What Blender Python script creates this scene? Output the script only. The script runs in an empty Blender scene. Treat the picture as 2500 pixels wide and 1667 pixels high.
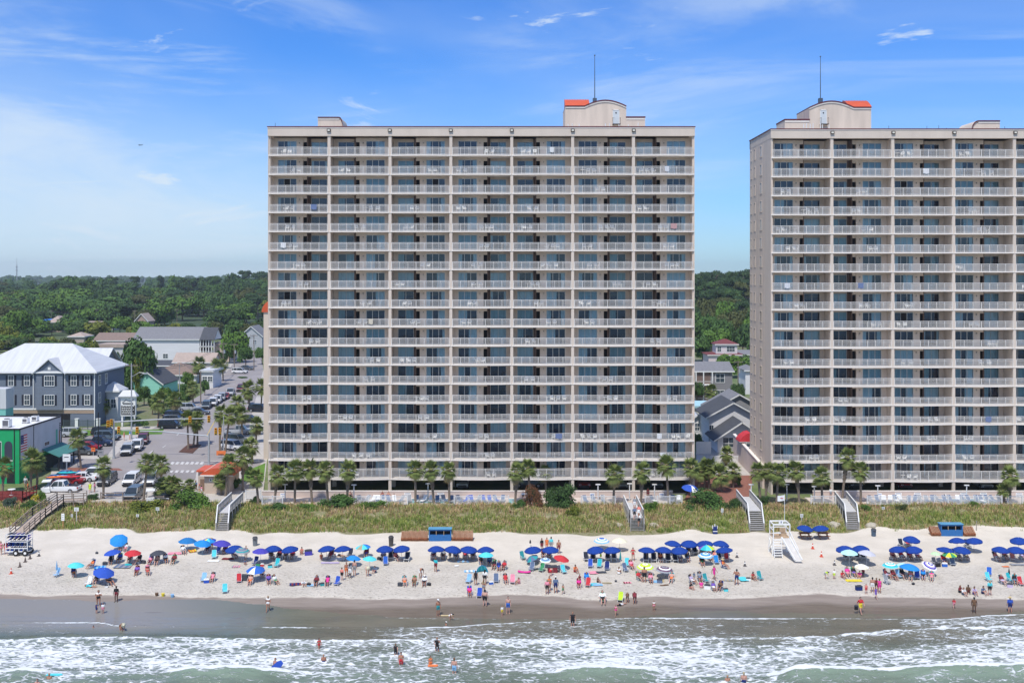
import bpy, bmesh, math, random
from mathutils import Vector, Matrix, noise
R = math.radians
scene = bpy.context.scene
COL = scene.collection
F = 2500.0; HC = 36.5; HOR = 668.0; CX = 1250.0

# ---------------------------------------------------------------- camera
cam_d = bpy.data.cameras.new("camera"); cam = bpy.data.objects.new("camera", cam_d); COL.objects.link(cam)
cam.location = (0, 0, HC); cam.rotation_euler = (R(90), 0, 0)
cam_d.sensor_width = 36; cam_d.lens = 36; cam_d.shift_y = (HOR-833.5)/2500
cam_d.clip_start = 1; cam_d.clip_end = 30000
scene.camera = cam

# ---------------------------------------------------------------- light
SUN_DIR = Vector((-0.16, -0.45, 0.87)).normalized()      # towards the sun
sun_el = math.asin(SUN_DIR.z)
sun_az = math.atan2(SUN_DIR.x, SUN_DIR.y)
sd = bpy.data.lights.new("sun", 'SUN'); sd.energy = 3.1; sd.angle = R(1.2); sd.color = (1, .95, .87)
so = bpy.data.objects.new("sun", sd); COL.objects.link(so)
so.rotation_euler = SUN_DIR.to_track_quat('Z', 'Y').to_euler()
W_ = bpy.data.worlds.new("World"); scene.world = W_; W_.use_nodes = True
nt = W_.node_tree; nt.nodes.clear()
def N(tp, **k):
    n = nt.nodes.new(tp)
    for a, b in k.items(): setattr(n, a, b)
    return n
def lk(a, b): nt.links.new(a, b)
out = N('ShaderNodeOutputWorld'); bg = N('ShaderNodeBackground'); bg.inputs[1].default_value = 0.13
sky = N('ShaderNodeTexSky', sky_type='NISHITA', sun_disc=False, sun_elevation=sun_el, sun_rotation=sun_az)
sky.air_density = 1.15; sky.dust_density = 0.1; sky.ozone_density = 3.0; sky.altitude = 0
hsv = N('ShaderNodeHueSaturation'); hsv.inputs['Saturation'].default_value = 1.12; hsv.inputs['Value'].default_value = 1.0
lk(sky.outputs[0], hsv.inputs['Color'])
grd = N('ShaderNodeMix', data_type='RGBA', blend_type='MULTIPLY'); grd.inputs[0].default_value = 1; grd.inputs[7].default_value = (.27, .53, .95, 1); lk(hsv.outputs[0], grd.inputs[6])
tc = N('ShaderNodeTexCoord'); sep = N('ShaderNodeSeparateXYZ'); lk(tc.outputs['Generated'], sep.inputs[0])
def mth(op, a, b=None, clamp=False):
    n = N('ShaderNodeMath', operation=op); n.use_clamp = clamp
    for i, v in enumerate((a, b)):
        if v is None: continue
        if isinstance(v, (int, float)): n.inputs[i].default_value = v
        else: lk(v, n.inputs[i])
    return n.outputs[0]
zc = mth('MAXIMUM', sep.outputs[2], 0.0)
den = mth('ADD', zc, 0.09)
u = mth('DIVIDE', sep.outputs[0], den); v = mth('DIVIDE', sep.outputs[1], den)
cmb = N('ShaderNodeCombineXYZ'); lk(u, cmb.inputs[0]); lk(v, cmb.inputs[1])
def nz(scale, rot, sc, detail=6, rough=.6, dist=0.0):
    mp = N('ShaderNodeMapping'); mp.inputs['Rotation'].default_value = (0, 0, rot); mp.inputs['Scale'].default_value = sc
    lk(cmb.outputs[0], mp.inputs[0])
    t = N('ShaderNodeTexNoise'); t.inputs['Scale'].default_value = scale; t.inputs['Detail'].default_value = detail
    t.inputs['Roughness'].default_value = rough; t.inputs['Distortion'].default_value = dist
    lk(mp.outputs[0], t.inputs['Vector']); return t.outputs[0]
def ramp(x, a, b, lo=0.0, hi=1.0):
    n = N('ShaderNodeMapRange', interpolation_type='SMOOTHSTEP'); lk(x, n.inputs[0])
    n.inputs[1].default_value = a; n.inputs[2].default_value = b; n.inputs[3].default_value = lo; n.inputs[4].default_value = hi
    return n.outputs[0]
cm2 = N('ShaderNodeCombineXYZ'); lk(sep.outputs[0], cm2.inputs[0]); lk(sep.outputs[2], cm2.inputs[1])
cmb = cm2
wisps = ramp(nz(2.6, R(20), (.75, 4.6, 1), 9, .62, 1.1), .45, .72)
veil = ramp(nz(1.7, R(24), (1.0, 2.2, 1), 4, .5, .6), .36, .60)
right = ramp(sep.outputs[0], .10, -.20, .55, 1)
wisps = mth('MULTIPLY', mth('MULTIPLY', mth('MULTIPLY', wisps, veil), right), .95)
puff = mth('MULTIPLY', ramp(nz(7.5, R(14), (.8, 3.4, 1), 7, .6, .8), .60, .70), mth('MULTIPLY', ramp(nz(2.3, 0, (1, 1.5, 1), 2), .44, .54), 1.2))
soft = mth('MULTIPLY', ramp(nz(1.5, R(12), (1, 2.4, 1), 5, .55, .5), .36, .70), .18)
left = ramp(sep.outputs[0], 0.30, -0.40)                       # thin cloud bank towards the left horizon
bank = mth('MULTIPLY', ramp(zc, 0.22, 0.0), mth('MULTIPLY', mth('ADD', mth('MULTIPLY', left, .36), .40), ramp(nz(1.9, R(10), (.8, 2.6, 1), 6, .6, .8), .3, .68, .45, 1.0)))
low = mth('MULTIPLY', ramp(nz(2.4, R(6), (.6, 2.6, 1), 7, .6, .5), .38, .64), ramp(zc, .15, .05))
low = mth('MULTIPLY', low, mth('ADD', mth('MULTIPLY', left, .14), .06))
cov = mth('ADD', mth('ADD', mth('ADD', mth('ADD', wisps, puff), soft), bank), low)
cov = mth('SUBTRACT', 1.0, mth('EXPONENT', mth('MULTIPLY', cov, -1.25)))
cov = mth('MAXIMUM', cov, mth('MULTIPLY', ramp(sep.outputs[1], .1, -.3), .42)); mx = N('ShaderNodeMix', data_type='RGBA'); lk(cov, mx.inputs[0]); lk(grd.outputs[2], mx.inputs[6])  # unseen cloud cover added behind the camera to whiten the blue fill light
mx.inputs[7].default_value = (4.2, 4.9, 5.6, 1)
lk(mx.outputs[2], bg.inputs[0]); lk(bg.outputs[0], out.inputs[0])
scene.view_settings.view_transform = 'Standard'; scene.view_settings.look = 'None'
scene.view_settings.exposure = 0.40; scene.view_settings.gamma = 1
scene.render.engine = 'CYCLES'
scene.cycles.max_bounces = 6; scene.cycles.diffuse_bounces = 3; scene.cycles.glossy_bounces = 3
scene.cycles.transparent_max_bounces = 12; scene.cycles.transmission_bounces = 3

# ---------------------------------------------------------------- helpers
def lerp(a, b, t): return a + (b-a)*t
def curve(pts, x):
    if x <= pts[0][0]: return pts[0][1]
    for (a, b), (c, d) in zip(pts, pts[1:]):
        if x <= c:
            t = (x-a)/(c-a); t = t*t*(3-2*t)
            return b + (d-b)*t
    return pts[-1][1]
def curvel(pts, x):
    if x <= pts[0][0]: return pts[0][1]
    for (a, b), (c, d) in zip(pts, pts[1:]):
        if x <= c: return b + (d-b)*(x-a)/(c-a)
    return pts[-1][1]
ZG = [(60, -2.6), (92, -1.5), (100, -0.75), (106, -0.25), (110, 0.1), (115, 0.75), (125, 1.35), (138, 1.85), (141, 2.35), (146, 3.2), (150, 3.25), (157, 3.4), (163, 4.0), (180, 4.8), (210, 5.2), (300, 6.0), (500, 8.0), (900, 10.0), (3000, 11), (9000, 4)]
def zg(y): return curvel(ZG, y)
def P(px, py, Y):                                    # photo pixel at distance Y -> point
    return Vector(((px-CX)*Y/F, Y, HC-(py-HOR)*Y/F))
def G(px, py, dz=0.0):                               # photo pixel on the ground -> point
    a, b = 60.0, 9000.0
    for _ in range(50):
        m = (a+b)/2
        pyc = HOR+(HC-zg(m)-dz)*F/m
        if pyc > py: a = m
        else: b = m
    m = (a+b)/2
    return Vector(((px-CX)*m/F, m, zg(m)+dz))
def proj(p): return (CX+p[0]*F/p[1], HOR+(HC-p[2])*F/p[1])

_mats = {}
def mat(color, rough=.8, var=.12, scale=3.0, bump=0.0, bscale=None, metal=0.0, spec=.3, name=None, stretch=(1, 1, 1), coord='Object', detail=4):
    key = (tuple(color), rough, var, scale, bump, bscale, metal, spec, name, stretch, coord)
    if key in _mats: return _mats[key]
    m = bpy.data.materials.new(name or 'mat_%02x%02x%02x' % tuple(int(255*min(1, c)**.45) for c in color[:3])); m.use_nodes = True
    t = m.node_tree; b = t.nodes['Principled BSDF']
    b.inputs['Roughness'].default_value = rough; b.inputs['Metallic'].default_value = metal
    b.inputs['Specular IOR Level'].default_value = spec
    b.inputs['Base Color'].default_value = (*color[:3], 1)
    if var > 0 or bump > 0:
        c = t.nodes.new('ShaderNodeTexCoord'); mp = t.nodes.new('ShaderNodeMapping'); mp.inputs['Scale'].default_value = stretch
        t.links.new(c.outputs[coord], mp.inputs[0])
        if var > 0:
            n = t.nodes.new('ShaderNodeTexNoise'); n.inputs['Scale'].default_value = scale; n.inputs['Detail'].default_value = detail
            t.links.new(mp.outputs[0], n.inputs['Vector'])
            r = t.nodes.new('ShaderNodeMapRange'); r.inputs[1].default_value = .25; r.inputs[2].default_value = .75
            r.inputs[3].default_value = 1-var; r.inputs[4].default_value = 1+var
            t.links.new(n.outputs[0], r.inputs[0])
            x = t.nodes.new('ShaderNodeVectorMath'); x.operation = 'SCALE'; x.inputs[0].default_value = color[:3]
            t.links.new(r.outputs[0], x.inputs[3]); t.links.new(x.outputs[0], b.inputs['Base Color'])
        if bump > 0:
            n2 = t.nodes.new('ShaderNodeTexNoise'); n2.inputs['Scale'].default_value = bscale or scale*4; n2.inputs['Detail'].default_value = 3
            t.links.new(mp.outputs[0], n2.inputs['Vector'])
            bp = t.nodes.new('ShaderNodeBump'); bp.inputs['Strength'].default_value = bump; bp.inputs['Distance'].default_value = .05
            t.links.new(n2.outputs[0], bp.inputs['Height']); t.links.new(bp.outputs[0], b.inputs['Normal'])
    _mats[key] = m; return m

class MB:
    def __init__(s): s.v = []; s.f = []; s.m = []; s.c = None
    def add(s, vs, fs, m=0, col=None):
        o = len(s.v); s.v.extend([tuple(x) for x in vs]); s.f.extend([tuple(i+o for i in f) for f in fs]); s.m.extend([m]*len(fs))
        if col is not None or s.c is not None:
            if s.c is None: s.c = []
            while len(s.c) < o: s.c.append((1, 1, 1))
            s.c.extend([col or (1, 1, 1)]*len(vs))
        return s
    def box(s, x0, x1, y0, y1, z0, z1, m=0, col=None):
        vs = [(x0, y0, z0), (x1, y0, z0), (x1, y1, z0), (x0, y1, z0), (x0, y0, z1), (x1, y0, z1), (x1, y1, z1), (x0, y1, z1)]
        return s.add(vs, [(0, 3, 2, 1), (4, 5, 6, 7), (0, 1, 5, 4), (1, 2, 6, 5), (2, 3, 7, 6), (3, 0, 4, 7)], m, col)
    def obox(s, c, sx, sy, sz, rz=0, rx=0, m=0):            # oriented box around centre c
        M = Matrix.Rotation(rz, 3, 'Z') @ Matrix.Rotation(rx, 3, 'X'); c = Vector(c)
        vs = [c + M @ Vector((a*sx/2, b*sy/2, d*sz/2)) for d in (-1, 1) for a, b in ((-1, -1), (1, -1), (1, 1), (-1, 1))]
        return s.add(vs, [(0, 3, 2, 1), (4, 5, 6, 7), (0, 1, 5, 4), (1, 2, 6, 5), (2, 3, 7, 6), (3, 0, 4, 7)], m)
    def bar(s, a, b, w, h=None, m=0, n=4):                 # beam between two points
        a = Vector(a); b = Vector(b); h = h or w; d = (b-a)
        if d.length < 1e-6: return s
        d.normalize(); up = Vector((0, 0, 1)) if abs(d.z) < .95 else Vector((0, 1, 0))
        x = d.cross(up).normalized(); y = x.cross(d)
        if n == 4: ring = [(-w/2, -h/2), (w/2, -h/2), (w/2, h/2), (-w/2, h/2)]
        else: ring = [(w/2*math.cos(2*math.pi*i/n), h/2*math.sin(2*math.pi*i/n)) for i in range(n)]
        vs = [a+x*p+y*q for p, q in ring] + [b+x*p+y*q for p, q in ring]
        fs = [(i, (i+1) % n, n+(i+1) % n, n+i) for i in range(n)] + [tuple(range(n-1, -1, -1)), tuple(range(n, 2*n))]
        return s.add(vs, fs, m)
    def cone(s, a, b, r0, r1, n=10, m=0, cap=True):
        a = Vector(a); b = Vector(b); d = (b-a).normalized(); up = Vector((0, 0, 1)) if abs(d.z) < .95 else Vector((0, 1, 0))
        x = d.cross(up).normalized(); y = x.cross(d)
        vs = [a+(x*math.cos(2*math.pi*i/n)+y*math.sin(2*math.pi*i/n))*r0 for i in range(n)] + [b+(x*math.cos(2*math.pi*i/n)+y*math.sin(2*math.pi*i/n))*r1 for i in range(n)]
        fs = [(i, (i+1) % n, n+(i+1) % n, n+i) for i in range(n)]
        if cap: fs += [tuple(range(n-1, -1, -1)), tuple(range(n, 2*n))]
        return s.add(vs, fs, m)
    def path(s, pts, r, n=6, m=0):
        for i in range(len(pts)-1):
            ra, rb = (r[i], r[i+1]) if isinstance(r, (list, tuple)) else (r, r)
            s.cone(pts[i], pts[i+1], ra, rb, n, m)
        return s
    def prism(s, poly, axis, a, b, m=0):                   # polygon (2D) extruded along axis
        n = len(poly)
        def mk(p, t):
            return {'x': (t, p[0], p[1]), 'y': (p[0], t, p[1]), 'z': (p[0], p[1], t)}[axis]
        vs = [mk(p, a) for p in poly] + [mk(p, b) for p in poly]
        fs = [(i, (i+1) % n, n+(i+1) % n, n+i) for i in range(n)] + [tuple(range(n-1, -1, -1)), tuple(range(n, 2*n))]
        return s.add(vs, fs, m)
    def ball(s, c, r, m=0, seg=8, rings=5, sq=(1, 1, 1)):
        vs = []; fs = []
        for i in range(rings+1):
            th = math.pi*i/rings
            for j in range(seg):
                ph = 2*math.pi*j/seg
                vs.append((c[0]+r*sq[0]*math.sin(th)*math.cos(ph), c[1]+r*sq[1]*math.sin(th)*math.sin(ph), c[2]+r*sq[2]*math.cos(th)))
        for i in range(rings):
            for j in range(seg):
                fs.append((i*seg+j, (i+1)*seg+j, (i+1)*seg+(j+1) % seg, i*seg+(j+1) % seg))
        return s.add(vs, fs, m)
    def mesh(s, name, mats, smooth=False):
        me = bpy.data.meshes.new(name); me.from_pydata(s.v, [], s.f)
        for m in (mats if isinstance(mats, (list, tuple)) else [mats]): me.materials.append(m)
        me.polygons.foreach_set('material_index', s.m)
        if smooth: me.polygons.foreach_set('use_smooth', [True]*len(s.f))
        if s.c is not None:
            while len(s.c) < len(s.v): s.c.append((1, 1, 1))
            at = me.color_attributes.new('tint', 'FLOAT_COLOR', 'POINT')
            at.data.foreach_set('color', [q for c in s.c for q in (*c, 1)])
        bm = bmesh.new(); bm.from_mesh(me); bmesh.ops.recalc_face_normals(bm, faces=bm.faces); bm.to_mesh(me); bm.free()
        return me
    def build(s, name, mats, parent=None, loc=None, smooth=False):
        return mk(name, s.mesh(name, mats, smooth), parent, loc)
def mk(name, me, parent=None, loc=None, rz=0, sc=None):
    o = bpy.data.objects.new(name, me); COL.objects.link(o)
    if parent: o.parent = parent
    if loc is not None: o.location = loc
    if rz: o.rotation_euler = (0, 0, rz)
    if sc is not None: o.scale = (sc, sc, sc) if isinstance(sc, (int, float)) else sc
    return o
THINGS = []
def tag(o, label=None, cat=None, group=None, kind=None):
    if label: o['label'] = label; THINGS.append(o)
    if cat: o['category'] = cat
    if group: o['group'] = group
    if kind: o['kind'] = kind
    return o
def thing(name, label, cat, loc=(0, 0, 0), rz=0, group=None, sc=None):
    o = bpy.data.objects.new(name, None); COL.objects.link(o); o.location = loc; o.rotation_euler = (0, 0, rz)
    if sc is not None: o.scale = (sc, sc, sc) if isinstance(sc, (int, float)) else sc
    o.empty_display_size = .2
    return tag(o, label, cat, group)
_kids = {}
def kids(o):
    return [c for c in o.children]
def dup(root, loc=None, rz=None, label=None, group=None, sc=None, cat=None):
    tree = _kids.get(root.name)
    if tree is None:
        tree = [(c, [(d) for d in c.children]) for c in root.children]; _kids[root.name] = tree
    r = root.copy(); COL.objects.link(r)
    if loc is not None: r.location = loc
    if rz is not None: r.rotation_euler = (0, 0, rz)
    if sc is not None: r.scale = (sc, sc, sc) if isinstance(sc, (int, float)) else sc
    if label: r['label'] = label
    if cat: r['category'] = cat
    if group: r['group'] = group
    THINGS.append(r)
    for c, sub in tree:
        k = c.copy(); COL.objects.link(k); k.parent = r
        for d in sub:
            q = d.copy(); COL.objects.link(q); q.parent = k
    return r
class Proto:                                           # first use hands out the original, later uses copies
    def __init__(s, fn): s.fn = fn; s.o = None
    def put(s, loc, rz, label, group=None, sc=None):
        if s.o is None:
            s.o = s.fn(); s.o.location = loc; s.o.rotation_euler = (0, 0, rz)
            if sc is not None: s.o.scale = (sc, sc, sc) if isinstance(sc, (int, float)) else sc
            s.o['label'] = label
            if group: s.o['group'] = group
            if s.o not in THINGS: THINGS.append(s.o)
            return s.o
        return dup(s.o, loc, rz, label, group, sc)
ORD = 'zeroth first second third fourth fifth sixth seventh eighth ninth tenth eleventh twelfth thirteenth fourteenth fifteenth sixteenth seventeenth eighteenth nineteenth twentieth'.split()
TENS = {20: 'twenty', 30: 'thirty', 40: 'forty', 50: 'fifty', 60: 'sixty', 70: 'seventy', 80: 'eighty', 90: 'ninety'}
def ordinal(n):
    if n <= 20: return ORD[n]
    if n < 100:
        t, r = n//10*10, n % 10
        return TENS[t]+'-'+ORD[r] if r else TENS[t][:-1]+'ieth'
    return 'one hundred and '+ordinal(n-100) if n > 100 else 'hundredth'
NUMW = 'zero one two three four five six seven eight nine ten eleven twelve thirteen fourteen fifteen sixteen seventeen eighteen nineteen twenty'.split()
def finish_labels():
    d = {}
    for o in THINGS:
        if o.get('label'): d.setdefault(o['label'], []).append(o)
    for lab, os_ in d.items():
        if len(os_) < 2: continue
        os_.sort(key=lambda o: o.get('_px', CX+o.location.x*F/max(1, o.location.y)))
        n = len(os_)
        for i, o in enumerate(os_):
            if i == 0: s = 'leftmost'
            elif i == n-1: s = 'rightmost'
            elif n-1-i < i and n > 4: s = ordinal(n-i)+' from right'
            else: s = ordinal(i+1)+' from left'
            o['label'] = lab + ', ' + s + (' of the %s' % NUMW[n] if n < 6 and len(lab.split()) < 10 else '')
# ================================================================ THE GROUND
DRY = [(0, 1447), (100, 1452), (200, 1449), (400, 1451), (450, 1455), (600, 1456), (800, 1455), (900, 1460), (1000, 1459), (1100, 1455), (1180, 1450), (1250, 1448), (1350, 1452), (1460, 1463), (1550, 1455), (1600, 1452), (1700, 1457), (1800, 1458), (1900, 1452), (2000, 1445), (2080, 1452), (2200, 1455), (2400, 1458), (2500, 1461)]
SWASH = [(0, 1461), (180, 1463), (240, 1468), (380, 1462), (520, 1463), (640, 1474), (720, 1486), (800, 1492), (860, 1499), (912, 1500), (960, 1506), (1100, 1508), (1250, 1510), (1400, 1509), (1500, 1509), (1600, 1500), (1700, 1491), (1800, 1489), (1870, 1497), (1920, 1494), (2050, 1498), (2130, 1497), (2220, 1505), (2330, 1508), (2400, 1500), (2450, 1494), (2500, 1491)]
FR1 = [(0, 1535), (25, 1519), (240, 1519), (300, 1528), (420, 1529), (640, 1530), (830, 1532), (1000, 1532), (1100, 1530), (1200, 1522), (1330, 1517), (1450, 1510), (1560, 1508), (1830, 1509), (2000, 1509), (2300, 1512), (2350, 1508), (2420, 1502), (2500, 1499)]
FR2 = [(0, 1561), (180, 1554), (400, 1554), (600, 1558), (800, 1561), (1250, 1560), (1720, 1558), (1900, 1556), (2000, 1553), (2120, 1543), (2200, 1536), (2300, 1532), (2400, 1529), (2500, 1527)]
GRASS = [(-200, 1300), (0, 1292), (30, 1288), (100, 1296), (260, 1292), (300, 1298), (400, 1301), (480, 1299), (540, 1303), (640, 1303), (760, 1304), (900, 1308), (960, 1300), (1060, 1306), (1260, 1306), (1400, 1306), (1520, 1312), (1560, 1308), (1600, 1306), (1700, 1300), (1790, 1306), (1840, 1300), (1960, 1302), (2040, 1304), (2110, 1292), (2240, 1300), (2300, 1288), (2400, 1286), (2500, 1292), (2700, 1292)]
def dune_h(X, Y):
    return 0
def sand_z(X, Y):
    z = zg(Y)
    px, py = CX+X*F/Y, HOR+(HC-z)*F/Y
    rough = min(1, max(0, (1452-py)/12)) * min(1, max(.25, (py-1355)/40))
    if 110 < Y < 139:
        z += rough*(.055*noise.noise((X*1.3, Y*1.3, 0)) + .04*noise.noise((X*3.1, Y*3.1, 4))) + .05*noise.noise((X*.22, Y*.3, 2))
    if 137 <= Y <= 151 and abs(X) < 130:
        k = min(1, (Y-137)/3)*min(1, max(0, (148-Y)/3)); z += k*(.45*noise.noise((X*.14, Y*.3, 9))+.18*noise.noise((X*.6, Y*.6, 3)))
    d = curve(DRY, px)-py
    if 0 < d < 8: z += .06*math.sin(d/8*math.pi)           # little berm at the last high-water line
    return z
def grid_mesh(xs, ys, zf):
    vs = [(x, y, zf(x, y)) for y in ys for x in xs]; nx = len(xs)
    fs = [(j*nx+i, j*nx+i+1, (j+1)*nx+i+1, (j+1)*nx+i) for j in range(len(ys)-1) for i in range(nx-1)]
    return vs, fs
def frange(a, b, st):
    n = int(round((b-a)/st)); return [a+(b-a)*i/n for i in range(n+1)]
def attr(me, name, vals):
    at = me.attributes.new(name, 'FLOAT', 'POINT'); at.data.foreach_set('value', vals)

def nodes(name):
    m = bpy.data.materials.new(name); m.use_nodes = True; t = m.node_tree; b = t.nodes['Principled BSDF']
    class K: pass
    k = K(); k.m = m; k.t = t; k.b = b
    def n(tp, **kw):
        x = t.nodes.new(tp)
        for a, c in kw.items(): setattr(x, a, c)
        return x
    def link(a, c): t.links.new(a, c)
    def math_(op, a, c=None, clamp=False):
        x = n('ShaderNodeMath', operation=op); x.use_clamp = clamp
        for i, v in enumerate((a, c)):
            if v is None: continue
            if isinstance(v, (int, float)): x.inputs[i].default_value = v
            else: link(v, x.inputs[i])
        return x.outputs[0]
    def mp(vec, sc=(1, 1, 1), rot=0):
        x = n('ShaderNodeMapping'); x.inputs['Scale'].default_value = sc; x.inputs['Rotation'].default_value = (0, 0, rot); link(vec, x.inputs[0]); return x.outputs[0]
    def noise_(vec, scale, detail=4, rough=.5, dist=0):
        x = n('ShaderNodeTexNoise'); x.inputs['Scale'].default_value = scale; x.inputs['Detail'].default_value = detail
        x.inputs['Roughness'].default_value = rough; x.inputs['Distortion'].default_value = dist; link(vec, x.inputs['Vector']); return x.outputs[0]
    def rng(x, a, c, lo=0., hi=1., smooth=True):
        y = n('ShaderNodeMapRange'); y.interpolation_type = 'SMOOTHSTEP' if smooth else 'LINEAR'
        if isinstance(x, (int, float)): y.inputs[0].default_value = x
        else: link(x, y.inputs[0])
        for i, v in ((1, a), (2, c), (3, lo), (4, hi)):
            if isinstance(v, (int, float)): y.inputs[i].default_value = v
            else: link(v, y.inputs[i])
        return y.outputs[0]
    def mix(f, a, c):
        x = n('ShaderNodeMix', data_type='RGBA')
        if isinstance(f, (int, float)): x.inputs[0].default_value = f
        else: link(f, x.inputs[0])
        for i, v in ((6, a), (7, c)):
            if isinstance(v, (tuple, list)): x.inputs[i].default_value = (*v[:3], 1)
            else: link(v, x.inputs[i])
        return x.outputs[2]
    def at(nm):
        x = n('ShaderNodeAttribute', attribute_name=nm); return x
    def bump(h, strength=.5, dist=.05):
        x = n('ShaderNodeBump'); x.inputs['Strength'].default_value = strength; x.inputs['Distance'].default_value = dist; link(h, x.inputs['Height']); link(x.outputs[0], b.inputs['Normal']); return x
    k.n = n; k.link = link; k.math = math_; k.mp = mp; k.noise = noise_; k.rng = rng; k.mix = mix; k.at = at; k.bump = bump
    k.obj = n('ShaderNodeTexCoord').outputs['Object']
    return k

# sand
k = nodes('sand')
wet = k.at('wet').outputs['Fac']; sat = k.at('sat').outputs['Fac']; gr = k.at('green').outputs['Fac']
n1 = k.noise(k.mp(k.obj, (1, 1, 1)), .35, 5); n2 = k.noise(k.mp(k.obj, (1, 1.6, 1)), 2.6, 5, .6); n3 = k.noise(k.mp(k.obj, (1, 1, 1)), 14, 3)
dry = k.mix(k.rng(n1, .3, .7), (.58, .53, .45), (.66, .605, .52))
rgh = k.at('rough').outputs['Fac']; dry = k.mix(k.math('MULTIPLY', k.rng(n2, .53, .66, 0, .62), rgh), dry, (.30, .26, .215)); dry = k.mix(k.math('MULTIPLY', k.rng(k.noise(k.mp(k.obj, (.25, 2.5, 1)), 1.2, 5), .62, .72), .35), dry, (.38, .34, .28))
damp = k.mix(k.rng(k.noise(k.mp(k.obj, (.5, 3, 1)), .8, 4), .3, .7), (.235, .195, .165), (.285, .24, .205))
satc = k.mix(k.rng(k.noise(k.mp(k.obj, (.4, 3, 1)), .6, 4), .3, .7), (.135, .108, .084), (.17, .138, .108))
soil = k.mix(k.rng(n2, .35, .65), (.16, .17, .07), (.30, .26, .17))
c = k.mix(k.rng(wet, .0, 1), dry, damp); c = k.mix(k.rng(sat, 0, 1), c, satc); c = k.mix(k.rng(gr, .35, .65), c, soil)
k.link(c, k.b.inputs['Base Color'])
k.link(k.rng(sat, 0, 1, .9, .24), k.b.inputs['Roughness']); k.link(k.rng(sat, 0, 1, .15, .5), k.b.inputs['Specular IOR Level'])
h = k.math('MULTIPLY', k.math('ADD', k.math('MULTIPLY', n2, 1.0), k.math('MULTIPLY', n3, .35)), k.math('MULTIPLY', k.rng(wet, 0, .6, 1, .05), k.rng(rgh, 0, 1, .35, 1.5)))
k.bump(h, .9, .2)
M_SAND = k.m
xs = frange(-400, -76, 12)[:-1] + frange(-76, 76, .34) + frange(76, 400, 12)[1:]
ys = frange(60, 104, 4)[:-1] + frange(104, 152, .30)
vs, fs = grid_mesh(xs, ys, sand_z)
me = bpy.data.meshes.new('beach_sand'); me.from_pydata(vs, [], fs); me.materials.append(M_SAND)
wt = []; st = []; gn = []
for (x, y, z) in vs:
    px, py = CX+x*F/y, HOR+(HC-z)*F/y
    w = (py-curve(DRY, px)+1.2*noise.noise((x*.8, y*.8, 1))*2)/5
    wt.append(min(1, max(0, w)))
    s = (py-curve(DRY, px)-17-6*noise.noise((x*.07, 3, 1)))/13
    st.append(min(1, max(0, s)))
    g = (curve(GRASS, px)-4+10*noise.noise((x*.25, y*.25, 5)) - py)/10+.5
    gn.append(min(1, max(0, g)))
attr(me, 'rough', [min(1, max(0, (HOR+(HC-v[2])*F/v[1]-1352+14*noise.noise((v[0]*.12, v[1]*.3, 40)))/45)) for v in vs]); attr(me, 'wet', wt); attr(me, 'sat', st); attr(me, 'green', gn)
me.polygons.foreach_set('use_smooth', [True]*len(fs))
o = mk('beach_sand', me); tag(o, kind='structure')

# land behind the dune, one sheet to the horizon
k = nodes('land')
a = k.noise(k.obj, .05, 5); b2 = k.noise(k.obj, .6, 5)
c = k.mix(k.rng(b2, .3, .7), (.10, .15, .045), (.17, .19, .08)); c = k.mix(k.rng(a, .5, .65), c, (.20, .18, .12)); sp = k.n('ShaderNodeSeparateXYZ'); k.link(k.obj, sp.inputs[0]); c = k.mix(k.rng(sp.outputs[1], 380, 520), c, (.045, .075, .03))
k.link(c, k.b.inputs['Base Color']); k.b.inputs['Roughness'].default_value = .95
ys = [151.9, 154, 157, 160, 163, 170, 180, 195, 210, 250, 300, 400, 500, 700, 900, 1500, 3000, 6000, 9000]
xs = [-9000, -3000, -1200, -500, -200, -100, 0, 100, 200, 500, 1200, 3000, 9000]
vs, fs = grid_mesh(xs, ys, lambda x, y: zg(y)-.01)
me = bpy.data.meshes.new('ground'); me.from_pydata(vs, [], fs); me.materials.append(k.m)
tag(mk('ground', me), kind='structure')

# ---------------------------------------------------------------- water
def cres(X, Y):                                       # breaking crest close to the camera
    return 93.7 + .7*noise.noise((X*.045, 0, 3)) + .3*noise.noise((X*.3, 0, 7))
CREST = [(-100, .3), (0, .35), (60, .6), (130, .25), (380, .3), (480, .75), (560, .8), (760, .25), (1250, .15), (1330, .35), (1420, .75), (1560, .6), (1640, .15), (1880, .2), (1960, .85), (2040, .75), (2150, .6), (2300, .95), (2450, .9), (2600, 1.0)]
def water_z(X, Y):
    if Y < 85: return .12*noise.noise((X*.03, Y*.06, 0))
    px = CX+X*F/Y; py = HOR+HC*F/Y
    z = .05 + .10*noise.noise((X*.10, Y*.35, 1)) + .06*noise.noise((X*.55, Y*1.3, 2)) + .03*noise.noise((X*1.6, Y*3.1, 6))
    d = py-curve(FR2, px)
    if d > 0: z += .26*math.exp(-d/14) + .14*noise.noise((X*.7, Y*1.8, 8))+.07*noise.noise((X*1.9, Y*3.9, 18))
    d = py-curve(FR1, px)
    if d > 0: z += .12*math.exp(-d/7)
    c = cres(X, Y)-.6; a = curve(CREST, px)
    t = (Y-c)
    z += a*1.15*(math.exp(-(t/.75)**2) if t > 0 else math.exp(-(t/2.6)**2))
    return z
def wz(X, Y):
    s = sand_z(X, Y)+.012
    return max(water_z(X, Y)*min(1, max(.15, (113-Y)/8)), s)
k = nodes('sea_water')
foam = k.at('foam').outputs['Fac']; shal = k.at('shallow').outputs['Fac']
warp = k.n('ShaderNodeTexNoise'); warp.inputs['Scale'].default_value = .7; warp.inputs['Detail'].default_value = 3
k.link(k.mp(k.obj, (1, 1.6, .2)), warp.inputs['Vector'])
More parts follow.
